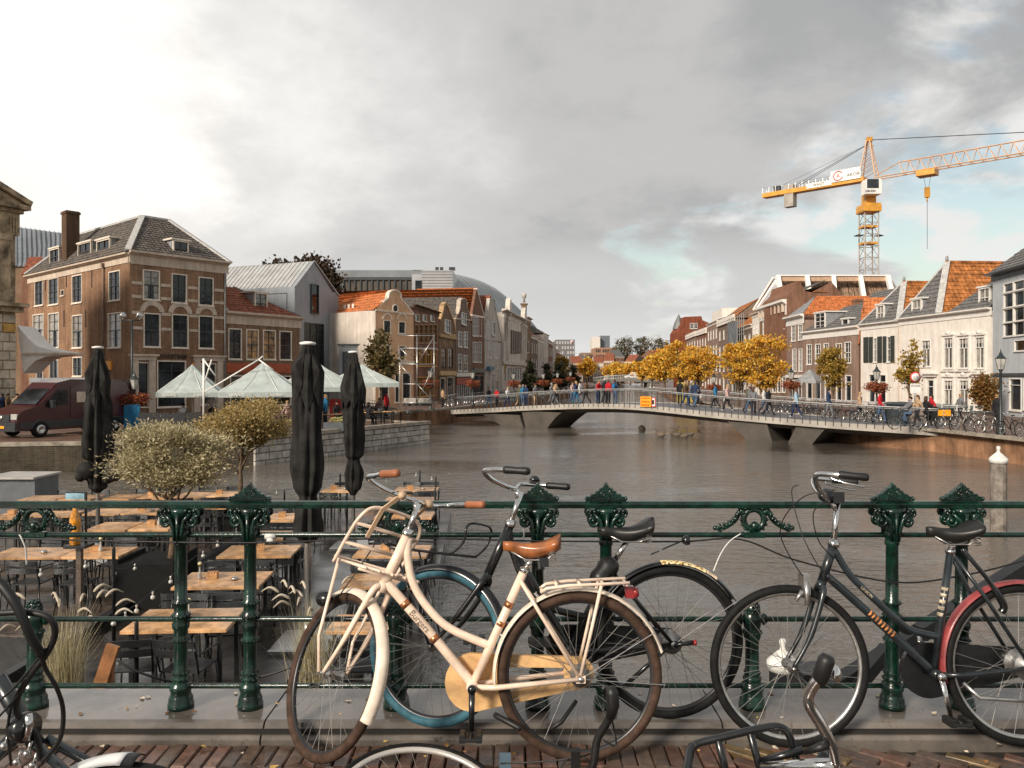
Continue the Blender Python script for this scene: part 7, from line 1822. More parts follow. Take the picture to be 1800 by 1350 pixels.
# trees along the quays
def px_tree(label,px,yb,yt,hw,D_,seed,n,size,leaf,**k):
 base=P(px,660,D_);base.z=ZQ;zt,zb=P(px,yt,D_).z,P(px,yb,D_).z;rr_=hw/FP*D_
 return tree(label,base,0,P(px,0,D_).xy.to_3d()+V((0,0,(zt+zb)/2)),(rr_,rr_*.85,(zt-zb)/2),seed,n,size,leaf,**k)
GY='golden autumn trees along the right quay'
px_tree('tallest golden tree, in front of the tall brown house',1343,692,578,56,66,41,7500,.20,ML_yel,trunk_r=.14,group=GY,spread=.18,clumps=75,flat=.42,limbs=40)
px_tree('broad golden tree left of the tallest one',1298,682,592,40,73,42,6000,.21,ML_yel,trunk_r=.14,group=GY,spread=.19,clumps=66,flat=.42,limbs=40)
px_tree('golden tree hanging over the footbridge near the yellow container',1228,678,604,42,86,43,5200,.24,ML_yel,trunk_r=.16,group=GY,spread=.20,clumps=60,flat=.42,limbs=40)
px_tree('orange gold tree below the red brick turret building',1196,676,592,36,104,44,4200,.28,ML_yel,trunk_r=.18,group=GY,spread=.22,clumps=55,flat=.45,limbs=30)
px_tree('golden tree, third from the far bridge',1168,672,612,28,125,45,2800,.5,ML_yel,trunk_r=.25,group=GY,spread=.32)
px_tree('golden tree, second from the far bridge',1146,668,624,20,150,46,2000,.55,ML_yel,trunk_r=.25,group=GY,spread=.32)
for i,(px,d,lb)in enumerate([(1128,215,'low gold tree just beyond the white van'),(1108,240,'low gold tree behind the white van'),(1090,270,'far gold tree in the middle of the canal view'),(1073,300,'far gold tree left of the middle one'),(1120,270,'far gold tree hidden behind its neighbours')]):px_tree(lb,px,663,636+i%2*4,15,d,50+i,900,.8,ML_yel,trunk_r=.3,group=GY,clumps=25,spread=.35)
px_tree('yellow green tree in front of the pinkish houses',1464,690,607,30,62,47,5200,.19,ML_yelg,trunk_r=.10,spread=.24,clumps=45,flat=.45)
px_tree('slender sparse tree by the white house',1598,690,584,26,52,48,1500,.22,ML_yelg,trunk_r=.07,clumps=26,spread=.26,shape='cone')
px_tree('rust coloured climbing shrub against the white house',1733,722,655,26,55,49,3000,.20,leafmat('rust_leaf',[(.16,.07,.02),(.30,.14,.03),(.12,.10,.03)]),trunk_r=.06,clumps=40,spread=.32,name='climbing_shrub')
px_tree('yellow tree at the far left bank beside the grey hotel block',1031,660,628,15,240,56,1500,.8,ML_yel,trunk_r=.3,clumps=30)
px_tree('golden tree above the dark conifers on the left bank',988,660,626,14,205,57,1400,.7,ML_yelg,trunk_r=.3,clumps=30)
for i,(px,yt,hw,d,lb)in enumerate([(932,630,15,100,'dark conifer nearest the footbridge on the left bank'),(962,640,15,122,'dark conifer second on the left bank'),(985,636,16,138,'dark conifer third on the left bank'),(1008,642,12,155,'dark conifer farthest along the left bank')]):px_tree(lb,px,688-i*4,yt,hw,d,60+i,1800,.5,ML_dark,trunk_r=.12,shape='cone',clumps=40,spread=.22,name='conifer')
px_tree('sparse green brown tree beside the scaffold tower',670,684,580,30,57,66,1700,.30,leafmat('olive_brown_leaf',[(.07,.06,.02),(.14,.11,.04),(.20,.13,.04)]),trunk_r=.09,clumps=34,spread=.24)
px_tree('big dark copper tree behind the grey modern house',530,560,448,78,108,67,15000,.55,ML_cop,trunk_r=.6,clumps=110,spread=.26,name='copper_beech')
GB='nearly bare trees beyond the canal end';ML_bare=leafmat('bare_twig_leaf',[(.06,.055,.03),(.12,.10,.05),(.16,.14,.07)])
for i,(px,yt,hw,lb)in enumerate([(1096,586,21,'left one of the nearly bare trees above the far houses'),(1130,583,21,'middle one of the nearly bare trees above the far houses'),(1162,587,19,'right one of the nearly bare trees above the far houses')]):px_tree(lb,px,640,yt,hw,345+i*6,70+i,2200,.6,ML_bare,trunk_r=.6,group=GB,clumps=60,spread=.22,limbs=45)
# people
def human_mesh(J,name):
 S=[]
 def jj(a,b,ra,rb,l):S.append((V(J[a]),V(J[b]),ra,rb,l))
 vs={};E=[];Rr={}
 def add(n,r):vs.setdefault(n,len(vs));Rr[n]=r
 for n,r in dict(pelvis=.15,belly=.135,chest=.16,neck=.062,head=.085,crown=.075,shl=.085,shr=.085,ell=.058,elr=.058,wrl=.045,wrr=.045,hal=.035,har=.035,hil=.10,hir=.10,knl=.072,knr=.072,anl=.055,anr=.055,tol=.042,tor=.042).items():add(n,r)
 ed=[('pelvis','belly',2),('belly','chest',1),('chest','neck',1),('neck','head',0),('head','crown',0),('pelvis','hil',2),('pelvis','hir',2),('hil','knl',2),('hir','knr',2),('knl','anl',2),('knr','anr',2),('anl','tol',3),('anr','tor',3),('chest','shl',1),('chest','shr',1),('shl','ell',1),('shr','elr',1),('ell','wrl',1),('elr','wrr',1),('wrl','hal',0),('wrr','har',0)]
 names=list(vs);me=bpy.data.meshes.new('tmp');me.from_pydata([J[n]for n in names],[(vs[a],vs[b])for a,b,l in ed],[])
 o=bpy.data.objects.new('tmp',me);COL.objects.link(o);sk=o.modifiers.new('s','SKIN');me.skin_vertices or None
 if not me.skin_vertices:me.attributes
 sv_=me.skin_vertices[0].data if me.skin_vertices else None
 if sv_ is None:raise RuntimeError('skin layer')
 for n in names:r=Rr[n];f=.72 if n in('pelvis','belly','chest')else 1;sv_[vs[n]].radius=(r,r*f);sv_[vs[n]].use_root=n=='pelvis'
 ss=o.modifiers.new('u','SUBSURF');ss.levels=1;ss.render_levels=1
 dg=bpy.context.evaluated_depsgraph_get();out=bpy.data.meshes.new_from_object(o.evaluated_get(dg));out.name=name
 bpy.data.objects.remove(o)
 segs=[(V(J[a]),V(J[b]),l)for a,b,l in ed]
 for m_ in(MS_skin,MS_top,MS_bot,MS_shoe):out.materials.append(m_)
 for p in out.polygons:
  c=p.center;best=9;bl=0
  for a,b_,l in segs:
   d=b_-a;t_=max(0,min(1,(c-a).dot(d)/d.length_squared));q=(a+d*t_-c).length-(.06 if l==1 else 0)
   if q<best:best=q;bl=l
  p.material_index=bl;p.use_smooth=True
 return out
MS_skin=mat('skin',(.42,.24,.17),.6);MS_top=mat('cloth_top',(.05,.05,.06),.85);MS_bot=mat('cloth_bottom',(.03,.035,.05),.85);MS_shoe=mat('shoe',(.03,.03,.03),.6)
def pose(k):
 J=dict(pelvis=(0,0,.95),belly=(0,0,1.12),chest=(0,.0,1.33),neck=(0,0,1.50),head=(.0,.01,1.60),crown=(0,.02,1.68),shl=(-.19,0,1.40),shr=(.19,0,1.40),ell=(-.25,.02,1.13),elr=(.25,.02,1.13),wrl=(-.24,.08,.90),wrr=(.24,.08,.90),hal=(-.23,.11,.80),har=(.23,.11,.80),hil=(-.10,0,.88),hir=(.10,0,.88),knl=(-.11,.02,.48),knr=(.11,.02,.48),anl=(-.11,-.02,.08),anr=(.11,-.02,.08),tol=(-.12,.13,.04),tor=(.12,.13,.04))
 if k=='walk':J.update(knl=(-.10,.16,.50),anl=(-.10,.26,.10),tol=(-.10,.40,.08),knr=(.10,-.06,.49),anr=(.10,-.36,.14),tor=(.10,-.26,.05),ell=(-.24,-.14,1.16),wrl=(-.22,-.18,.93),hal=(-.21,-.17,.84),elr=(.24,.10,1.15),wrr=(.22,.26,.98),har=(.21,.30,.90))
 if k=='lean':J.update(ell=(-.26,.12,1.16),elr=(.26,.12,1.16),wrl=(-.2,.33,1.12),wrr=(.2,.33,1.12),hal=(-.16,.40,1.12),har=(.16,.40,1.12),chest=(0,.06,1.32),neck=(0,.09,1.48),head=(0,.13,1.57),crown=(0,.15,1.65),shl=(-.19,.06,1.39),shr=(.19,.06,1.39))
 if k in('sit','ride'):
  for n in J:J[n]=(J[n][0],J[n][1],J[n][2]-.45)
  J.update(knl=(-.12,.42,.50),knr=(.12,.42,.50),anl=(-.12,.42,.09),anr=(.12,.42,.09),tol=(-.12,.56,.05),tor=(.12,.56,.05),wrl=(-.18,.28,.62),wrr=(.18,.28,.62),hal=(-.15,.36,.66),har=(.15,.36,.66),ell=(-.25,.08,.68),elr=(.25,.08,.68))
 if k=='ride':
  for n in J:J[n]=(J[n][0],J[n][1],J[n][2]+.42)
  J.update(knl=(-.11,.34,.86),anl=(-.11,.20,.46),tol=(-.11,.33,.42),knr=(.11,.30,.66),anr=(.11,.18,.24),tor=(.11,.31,.20),hal=(-.24,.52,1.12),har=(.24,.52,1.12),wrl=(-.24,.42,1.13),wrr=(.24,.42,1.13),ell=(-.25,.20,1.18),elr=(.25,.20,1.18))
 return J
HM={k:human_mesh(pose(k),'person_'+k)for k in('stand','walk','lean','sit','ride')}
def cm(name,c):return mat('cloth_'+name,c,.85,var=.15,vs=6)
CC=dict(red=cm('red',(.45,.02,.03)),black=cm('black',(.02,.02,.022)),navy=cm('navy',(.025,.04,.09)),denim=cm('denim',(.07,.11,.18)),tan=cm('tan',(.42,.28,.17)),grey=cm('grey',(.16,.16,.17)),white=cm('white',(.6,.58,.55)),teal=cm('teal',(.03,.16,.30)),lblue=cm('pale_blue',(.30,.42,.52)),olive=cm('olive',(.10,.10,.06)),pink=cm('dusty_pink',(.50,.33,.30)),orange=cm('orange',(.55,.22,.06)),brown=cm('brown',(.12,.07,.04)))
HAIR=dict(dark=mat('dark_hair',(.02,.014,.01),.6),fair=mat('fair_hair',(.36,.24,.11),.6),grey=mat('grey_hair',(.35,.34,.33),.6),brown=mat('brown_hair',(.09,.05,.03),.6))
def hair_mesh(long):
 b=MB();vs=[];n,k=10,6
 for i in range(k+1):
  ph=math.pi*.62*i/k
  for j in range(n):
   th=2*math.pi*j/n;fr=math.sin(th);cut=1.0 if fr<.35 else .55
   p2=ph*cut;vs.append((.105*math.sin(p2)*math.cos(th),-.012+.115*math.sin(p2)*math.sin(th),.03+.115*math.cos(p2)))
 b.add(vs,[(i*n+j,(i+1)*n+j,(i+1)*n+(j+1)%n,i*n+(j+1)%n)for i in range(k)for j in range(n)],0,True)
 if long:b.tube([(0,-.06,.03),(0,-.085,-.08),(0,-.09,-.2)],[.085,.085,.04],8,sq=(1.0,.6))
 b.ball((0,.098,.015),.014,5,4);return b
HA={}
for lg in(0,1):
 for hn,hm in HAIR.items():HA[(hn,lg)]=hair_mesh(lg).mesh('hair',hm)
face_me=MB().ball((0,.098,.0),.015,6,4).ball((-.032,.085,.02),.010,5,3,m=1).ball((.032,.085,.02),.010,5,3,m=1).ball((0,.085,-.045),.016,6,3,m=2,sc=(1.5,.4,.4)).ball((-.088,.0,.01),.018,5,4).ball((.088,.0,.01),.018,5,4).mesh('face',[MS_skin,M_black,M_red])
def person(label,loc,rz_,ps='stand',top='black',bot='navy',hair='dark',lg=0,shoe='black',bag=None,group='people on the footbridge and quays',scale=1.0):
 o=link('person',HM[ps],None,loc,(0,0,rz_));o.scale=(scale,)*3;tag(o,label,'person',group)
 for i,m_ in((1,CC[top]),(2,CC[bot]),(3,CC[shoe])):o.material_slots[i].link='OBJECT';o.material_slots[i].material=m_
 h=pose(ps)['head'];link('hair',HA[(hair,lg)],o,(h[0],h[1],h[2]+.035));link('face',face_me,o,(h[0],h[1]+.005,h[2]+.035))
 if bag:b=MB();p_=pose(ps);q=(V(p_['chest'])+V((0,-.18,-.06)))if bag[0]=='pack' else V(p_['har'])+V((.03,0,-.16));b.ball(q,.16,8,6,sc=(.95,.55,1.25)if bag[0]=='pack' else(.5,.8,1.1));b.build('backpack' if bag[0]=='pack' else 'bag',CC[bag[1]],o)
 return o
def bpers(label,px,n_,face,**k):
 s_=on_bridge(px);p_=bp_(s_,n_,.02 if n_<.3 or n_>BWID-.3 else-.02);be_a=math.atan2(be.y,be.x)
 person(label,p_,{'R':be_a-R(90),'L':be_a+R(90),'cam':be_a+R(180),'away':be_a}[face],**k)
bpers('person in red jacket leaning on the footbridge rail, leftmost of the group of four',1036,1.0,'R',ps='lean',top='red',bot='navy',hair='fair',lg=1)
bpers('tall person in black jacket between the two red jackets',1047,1.1,'away',top='black',bot='black',hair='grey',scale=1.06)
bpers('person in bright red jacket facing the canal in the group of four',1056,.9,'away',top='red',bot='black',hair='brown')
bpers('person in dark jacket with blue backpack at the right of the group of four',1066,1.0,'away',top='navy',bot='denim',hair='brown',bag=('pack','teal'))
bpers('person in black coat standing at the far rail left of the orange board',1137,4.2,'away',top='black',bot='black',hair='dark');bpers('person in dark coat behind the orange notice board',1150,4.4,'L',top='brown',bot='black',hair='brown')
bpers('person in pale grey jacket pushing a bicycle past the orange board',1165,3.6,'L',ps='walk',top='grey',bot='denim',hair='grey');bpers('person in navy coat carrying a white bag on the bridge',1186,2.6,'away',ps='walk',top='navy',bot='denim',hair='brown',bag=('bag','white'),scale=1.05)
bpers('woman in pale sweater and black trousers walking with a handbag',1246,2.4,'L',ps='walk',top='pink',bot='black',hair='fair',lg=1,shoe='white',bag=('bag','white'))
bpers('person in grey jacket walking left, first of the central group',1289,2.2,'L',ps='walk',top='grey',bot='denim',hair='brown');bpers('woman with red hair and short black coat in the central group',1303,1.6,'away',top='grey',bot='black',hair='brown',lg=1,shoe='brown')
bpers('person in navy jacket half hidden in the central group',1316,2.6,'L',ps='walk',top='navy',bot='grey',hair='dark');bpers('woman in black coat at the right of the central group',1329,1.7,'R',ps='walk',top='black',bot='black',hair='fair',lg=1)
bpers('girl in pale blue jacket walking left in front of the parked bicycles',1377,1.8,'L',ps='walk',top='lblue',bot='navy',hair='brown',lg=1,shoe='white')
bpers('person in brown coat near the left bridge end',893,1.4,'cam',top='olive',bot='black',hair='fair');bpers('person in blue jeans jacket leaning at the left part of the bridge',901,1.2,'cam',top='teal',bot='denim',hair='grey');bpers('person in long navy coat on the left part of the bridge',909,1.0,'cam',top='navy',bot='navy',hair='dark')
bpers('person in tan skirt beside the long navy coat',917,1.6,'R',top='grey',bot='tan',hair='brown',lg=1);bpers('walker in grey coat left of the tan backpack',943,1.8,'R',ps='walk',top='grey',bot='grey',hair='grey');bpers('walker with tan backpack and black trousers',955,1.5,'R',ps='walk',top='tan',bot='black',hair='dark',bag=('pack','tan'),shoe='white')
bpers('walker in white top just left of the blue coat',981,2.6,'L',ps='walk',top='white',bot='grey',hair='dark');bpers('walker in dark jacket and blue skirt in mid bridge',993,1.3,'L',ps='walk',top='navy',bot='teal',hair='fair',lg=1);bpers('walker in brown jacket following the blue coat',1001,2.0,'L',ps='walk',top='brown',bot='black',hair='dark')
for px,n_,fc,ps_,t_,b_,hr_,lb in((826,2.2,'R','walk','black','denim','dark','walker in black near the left end of the bridge rail'),(842,3.4,'L','walk','white','navy','fair','walker in white jacket near the left bridge end'),(856,1.2,'cam','lean','red','black','brown','person in red leaning on the rail over the left pier'),(872,2.8,'R','walk','olive','tan','grey','walker in olive jacket and tan trousers over the left pier'),(884,4.0,'L','walk','orange','black','dark','walker in orange jacket at the far side of the left bridge half'),(928,3.2,'L','walk','black','grey','fair','walker in black jacket between the tan skirt and the grey coat'),(968,2.6,'R','walk','pink','denim','brown','walker in dusty pink right of the tan backpack'),(1012,3.6,'L','walk','lblue','black','grey','walker in pale blue left of the group of four'),(1022,2.0,'away','stand','grey','navy','dark','person in grey standing left of the group of four'),(1174,2.2,'R','walk','brown','navy','fair','walker in brown between the bicycle pusher and the navy coat'),(1206,3.8,'L','walk','teal','black','dark','walker in teal before the yellow container'),(1270,3.4,'R','walk','olive','black','grey','walker in olive left of the central group'),(1296,3.6,'R','walk','white','denim','fair','walker in white top behind the central group'),(1352,3.8,'L','walk','orange','navy','brown','walker in orange right of the central group'),(1420,3.0,'R','walk','navy','grey','dark','walker in navy jacket right of the pale blue girl'),(1470,3.6,'L','walk','tan','black','fair','walker in tan coat in front of the pinkish houses'),(1520,2.4,'R','walk','red','denim','dark','walker in red left of the rubbish bin')):
 bpers(lb,px,n_,fc,ps=ps_,top=t_,bot=b_,hair=hr_,lg=px%2,scale=.93+(px%9)*.015)
def gp(px,D_):return V(((px-HX)/FP*D_,D_,ZQ))
person('person in beige coat standing at the left end of the footbridge',gp(778,68.5),R(-60),top='tan',bot='black',hair='dark',shoe='white')
for px,d,t_,b_,hn,lb in((1600,41.5,'grey','denim','dark','man in grey hoodie riding at the right bridge end'),(1628,42.2,'black','black','brown','woman in black jacket riding beside the beige coat')):person(lb,gp(px,d),R(80 if px<1610 else-85),ps='ride',top=t_,bot=b_,hair=hn,lg=int(px>1610))
person('person in beige coat walking between the two riders',gp(1613,43.5),R(90),ps='walk',top='tan',bot='black',hair='brown',lg=1);person('person in bright red jacket behind the riders at the right',gp(1637,44.5),R(80),ps='walk',top='red',bot='black',hair='dark',lg=1)
person('woman with fair hair and grey coat beside the cargo bicycle',gp(1688,46),R(90),ps='walk',top='grey',bot='black',hair='fair');person('person in black coat standing behind the black street lamp',gp(1752,44),R(100),top='black',bot='black',hair='fair')
PT=[(322,'grey','dark','diner in grey seated under the left cafe umbrella'),(446,'teal','brown','waiter in bright blue shirt under the second umbrella'),(468,'navy','dark','diner in navy beside the blue shirt'),(414,'lblue','brown','diner in pale blue between the umbrellas'),(372,'white','fair','diner in white by the white umbrella pole'),(572,'teal','fair','diner in blue between the two black parasols'),(592,'black','dark','diner in black right of the biggest black parasol'),(648,'black','dark','diner in black right of the tied parasol'),(505,'pink','fair','diner in pale pink left of the biggest parasol'),(667,'pink','brown','person in pale top behind the parked terrace bicycles'),(679,'red','dark','person in bright red behind the parked terrace bicycles')]
for i,(px,c_,h_,lb)in enumerate(PT):person(lb,gp(px,44+(i*3)%5+(8 if px>660 else 0)),R((i*97)%360),ps='stand' if c_ in('teal','red','white')else 'sit',top=c_,bot='black',hair=h_,lg=i%2,group='people on the cafe terrace')
for px,c_,lb in((4,'navy','person in navy at the far left behind the van'),(14,'brown','person in brown second from the left edge behind the van'),(30,'tan','person in rust coat by the weigh house')):person(lb,gp(px,47),R(px*20),top=c_,bot='black',hair='dark',group='people by the weigh house')
# simple parked bicycles
def mk_bike(fr,tyre,seat):
 T=thing('parked_bicycle','x','bicycle',(0,0,-60));hr,hf=V((0,0,.35)),V((1.06,0,.35));bb,st,hd,ht=V((.44,0,.3)),V((.24,0,.82)),V((.86,0,.72)),V((.80,0,.92))
 for h,nm in((hr,'rear_wheel'),(hf,'front_wheel')):wheel(T,h,.345,tyre,M_alu,None,.022,14,nm,detail=0)
 b=MB()
 for q in((bb,st),(bb,hd),(bb+V((-.08,0,.2)),ht),(hd,ht),(hd,hf),(bb,hr),(st,hr)):b.tube([q[0],q[1]],.017,5)
 b.build('frame',fr,T);b=MB();b.tube([ht,(.78,0,1.04),(.84,-.12,1.08),(.66,-.27,1.08)],.013,5);b.tube([(.78,0,1.04),(.84,.12,1.08),(.66,.27,1.08)],.013,5);b.build('handlebar',M_alu,T)
 b=MB();b.tube([(.10,0,.93),(.2,0,.92),(.36,0,.93)],[.075,.06,.018],7,sq=(1,.45));b.build('saddle',seat,T)
 b=MB();b.box(-.28,.14,-.06,.06,.70,.72);b.tube([(-.2,.05,.71),(0,.05,.35)],.008,4);b.build('rear_rack',M_kmetal,T);return T
BP=[mk_bike(M_kpaint,M_ktyre,M_kleath),mk_bike(M_alu,M_ktyre,M_kleath),mk_bike(mat('faded_blue_bike',(.06,.10,.16),.4),M_ktyre,M_tan),mk_bike(mat('maroon_bike',(.14,.03,.03),.4),M_btyre,M_kleath)]
rb=random.Random(8);ORD=['first','second','third','fourth','fifth','sixth','seventh','eighth','ninth','tenth','eleventh','twelfth','thirteenth','fourteenth','fifteenth','sixteenth','seventeenth','eighteenth','nineteenth','twentieth']
cn=['black','silver','faded blue','maroon']
def brow(n,p0,p1,ang,where,group):
 for i in range(n):
  p=V((*p0,ZQ)).lerp(V((*p1,ZQ)),(i+rb.uniform(-.2,.2))/max(1,n-1));k=rb.choice([0,0,1,1,2,3])
  put_copy(BP[k],p,R(ang+rb.uniform(-14,14)),'%s bicycle, %s %s'%(cn[k],ORD[i],where),group)
brow(20,(18.6,58.5),(20.9,45.8),20,'from the left in the row behind the footbridge','bicycles parked along the right quay')
brow(20,(-4.9,77),(-1.0,98),15,'along the left quay counted from the footbridge','bicycles parked along the left quay')
brow(7,(-8.9,52.5),(-10.5,55.5),30,'in the cluster between terrace and scaffold tower','bicycles by the scaffold tower')
brow(8,(23.2,41.5),(24.5,35.0),200,'from the bridge end in the row beside the black lamp','bicycles at the right edge')
brow(4,(-6.0,70),(-5.6,76),-60,'in the group at the left bridge end','bicycles at the left bridge end')
for px,d,a,w_ in((1600,41.5,170,'ridden by the man in grey'),(1628,42.2,5,'ridden by the woman in black')):q=gp(px,d)+V((math.cos(R(a))*-.28,math.sin(R(a))*-.28,0));put_copy(BP[0],q,R(a),'black bicycle '+w_,'bicycles at the right bridge end')
T=copy_thing(BP[0],gp(1712,44.5),R(180),'cargo bicycle with black box and yellow panel',group='bicycles at the right edge');b=MB();b.box(1.3,2.5,-.35,.35,.35,1.0);b.build('cargo_box',M_kmetal,T);b=MB();b.box(1.5,2.2,.353,.38,.58,.92);b.build('yellow_panel',M_orange,T);wheel(T,(2.2,.42,.27),.27,M_ktyre,M_white,None,.03,14,'cargo_wheel',detail=0)
# lamps, baskets, signs, bin
M_lamp=mat('dark_green_lamp_iron',(.02,.028,.028),.4);M_lglass=mat('lamp_glass',(.45,.44,.40),.15,coat=.6,var=.2)
bask=crown(90,1500,.16,40,'ball',2,.30)[0]
def lamp(label,px,D_,h,basket=True,name='street_lamp',g=None):
 T=thing(name,label,'street lamp',gp(px,D_),0,g);b=MB();b.lathe([(.20,0),(.20,.12),(.14,.2),(.12,.5),(.14,.55),(.07,.65),(.055,h-.75),(.08,h-.7),(.05,h-.6)],10);b.build('post',M_lamp,T)
 b=MB();b.lathe([(.13,h-.62),(.24,h-.12)],6,smooth=False);l_=b.build('lantern_glass',M_lglass,T)
 b=MB();b.lathe([(.27,h-.12),(.10,h+.06),(.08,h+.14),(.03,h+.2),(.02,h+.32)],6,smooth=False);b.lathe([(.06,h-.7),(.15,h-.62)],6)
 for k in range(6):a=math.pi*k/3;b.tube([(.14*math.cos(a),.14*math.sin(a),h-.62),(.25*math.cos(a),.25*math.sin(a),h-.12)],.012,4)
 b.build('lantern_cap',M_lamp,T)
 if basket:m_=MB();m_.v=[(q[0]*.72,q[1]*.72,q[2]*.42+h-1.15)for q in bask.v];m_.f,m_.m,m_.s=bask.f,bask.m,bask.s;m_.build('flower_basket',ML_red,T)
 return T
GL='street lamps with flower baskets'
for px,d,h,lb in((236,41,2.75,'flower hung street lamp in front of the brown corner house'),(757,66,3.3,'flower hung street lamp inside the scaffold tower frame'),(831,75,3.2,'flower hung street lamp at the left bridge end'),(903,84,3.1,'flower hung street lamp second along the left quay'),(955,95,3.1,'flower hung street lamp third along the left quay'),(980,108,3.2,'flower hung street lamp fourth along the left quay'),(1003,120,3.4,'flower hung street lamp farthest along the left quay'),(1541,51,3.2,'flower hung street lamp before the black shutters'),(1391,62,3.2,'flower hung street lamp before the pinkish houses'),(1255,75,2.8,'flower hung street lamp by the yellow container')):lamp(lb,px,d,h,g=GL)
lamp('black street lamp without flowers at the right edge of the quay',1759,37.8,3.75,False)
T=thing('floodlight_mast','thin mast with two floodlights before the brown corner house','mast',gp(232,42));zt=P(0,563,42).z-ZQ;b=MB();b.tube([(0,0,0),(0,0,zt)],.06,8);b.tube([(-.55,0,zt),(.45,0,zt)],.04,6);b.build('pole',M_lamp,T)
for sx in(-.5,.4):b=MB();b.lathe([(.10,-.2),(.16,.1),(.14,.14)],10,(sx,0,zt+.25),ax=(.7 if sx<0 else-.7,-.5,.3));b.tube([(sx,0,zt),(sx,0,zt+.25)],.03,5);b.build('floodlight',M_alu,T)
T=thing('rubbish_bin','large dark grey rubbish bin by the right end of the footbridge','bin',gp(1576,46));b=MB();b.bevbox(-.5,.5,-.4,.4,0,1.15,.08);b.build('body',mat('dark_grey_bin',(.04,.05,.055),.45),T);b=MB();b.bevbox(-.53,.53,-.43,.43,1.152,1.30,.1);b.build('lid',MATS['dark_grey_bin'],T)
T=thing('traffic_sign','round red bordered sign with a white zone plate on a post','sign',gp(1608,47.2));z1_=P(0,663,47.2).z-ZQ
b=MB();b.tube([(0,0,0),(0,0,z1_+.3)],.04,6);b.build('post',M_alu,T);b=MB();b.lathe([(.32,0),(.32,.03)],18,(0,-.06,z1_),ax=(0,-1,0));b.build('red_border',M_red,T);b=MB();b.lathe([(.24,0),(.24,.01)],18,(0,-.095,z1_),ax=(0,-1,0));b.build('sign_face',M_white,T)
b=MB();N=12;[b.tube([(sx+.07*math.cos(6.283*i/N),-.11,z1_-.03+.07*math.sin(6.283*i/N))for i in range(N)],.008,4,closed=True)for sx in(-.1,.1)];b.tube([(-.1,-.11,z1_-.03),(-.03,-.11,z1_+.08),(.07,-.11,z1_+.08),(.1,-.11,z1_-.03)],.008,4);b.build('bicycle_symbol',M_black,T)
b=MB();b.box(-.3,.3,-.08,-.05,z1_-.95,z1_-.38);b.build('zone_plate',M_white,T);text('ZONE',.2,M_black,T,(0,-.085,z1_-.52))
T=thing('site_container','yellow site container on the far side of the footbridge','container',gp(1210,84));b=MB();b.box(-.8,.9,0,2,0,2.1);b.build('body',mat('yellow_container',(.40,.32,.08),.6),T);b=MB();b.box(-.6,.7,-.03,-.003,1.0,1.5);b.build('window_strip',M_dframe,T)
T=thing('kiosk','small grey pointed awning by the right quay lamp','kiosk',gp(1424,66));b=MB();b.lathe([(1.25,2.2),(1.2,2.4),(.1,3.3)],4,smooth=False);b.build('awning',M_lead,T);b=MB();[b.box(x_-.05,x_+.05,y_-.05,y_+.05,0,2.3)for x_ in(-.8,.8)for y_ in(-.8,.8)];b.build('legs',M_alu,T)['kind']='stuff'
# cafe umbrellas and furniture on the left quay
M_canv=mat('grey_green_canvas',(.40,.45,.43),.75,var=.10,vs=2)
def umbrella(label,pxc,ytop,hw,yrim,D_,pole_px=None,txt=True):
 c=P(pxc,ytop,D_);T=thing('cafe_umbrella',label,'parasol',(c.x,D_,ZQ),R(14),'open grey green cafe umbrellas');r_=hw/FP*D_*.98;zr_=P(0,yrim,D_).z-ZQ;zt_=c.z-ZQ;N=8;vs=[];b=MB()
 for k in range(7):
  f=k/6
  for i in range(32):
   a=2*math.pi*i/32;sqf=1/max(abs(math.cos(a)),abs(math.sin(a)))**.75;sag=1-.05*math.sin(math.pi*f)*(1-abs(math.cos(4*a)))
   vs.append((r_*.86*f*sqf*math.cos(a),r_*.86*f*sqf*math.sin(a),zr_+(zt_-zr_)*(1-f)*(1-.25*f)*sag))
 rim=[(q[0],q[1],q[2]-.26)for q in vs[-32:]];vs+=rim
 b.add(vs,[(k*32+i,(k+1)*32+i,(k+1)*32+(i+1)%32,k*32+(i+1)%32)for k in range(7)for i in range(32)],0,False);b.build('canopy',M_canv,T)
 b=MB();b.tube([(0,0,0),(0,0,zt_-.1)],.04,8)
 for i in range(8):a=2*math.pi*(i+.5)/8;b.tube([(0,0,zt_-.12),(r_*.9*math.cos(a),r_*.9*math.sin(a),zr_+.02)],.015,4)
 b.build('pole',M_white,T)
 if txt:
  for sx,s_ in((-.45,'WAAG'),(.3,'Jupiler')):text(s_,.24,M_white,T,(sx*r_,-r_*.86-.035,zr_-.12),(R(92),0,0))
 return T
T=umbrella('leftmost grey green cafe umbrella',338,640,66,689,45)
T=umbrella('second grey green cafe umbrella with white arm',462,636,86,688,42)
umbrella('third grey green cafe umbrella behind the biggest black parasol',558,636,84,680,50,txt=False);umbrella('rightmost grey green cafe umbrella',636,640,76,673,53,txt=False)
T=thing('umbrella_arm','white crane arm that carries the cafe umbrellas','umbrella arm',gp(358,41));b=MB()
for q in((358,745,358,630),(358,690,455,632),(358,632,378,660),(455,632,462,626),(455,632,480,650),(358,676,372,632)):b.tube([P(q[0],q[1],41),P(q[2],q[3],41)],.06 if q[1]==745 else .035,6)
b.build('arm',M_white,T,True)
T=thing('wind_screen','long black wind screen in front of the cafe tables','wind screen',gp(300,39.5));b=MB();a,c=P(243,0,39.5),P(354,0,39.5)
for i in range(4):x0=a.x+(c.x-a.x)*i/4;b.box(x0+.02,a.x+(c.x-a.x)*(i+1)/4-.02,39.5,39.56,ZQ+.08,ZQ+.98)
b.build('panel',M_kmetal,T,True)['kind']='stuff'
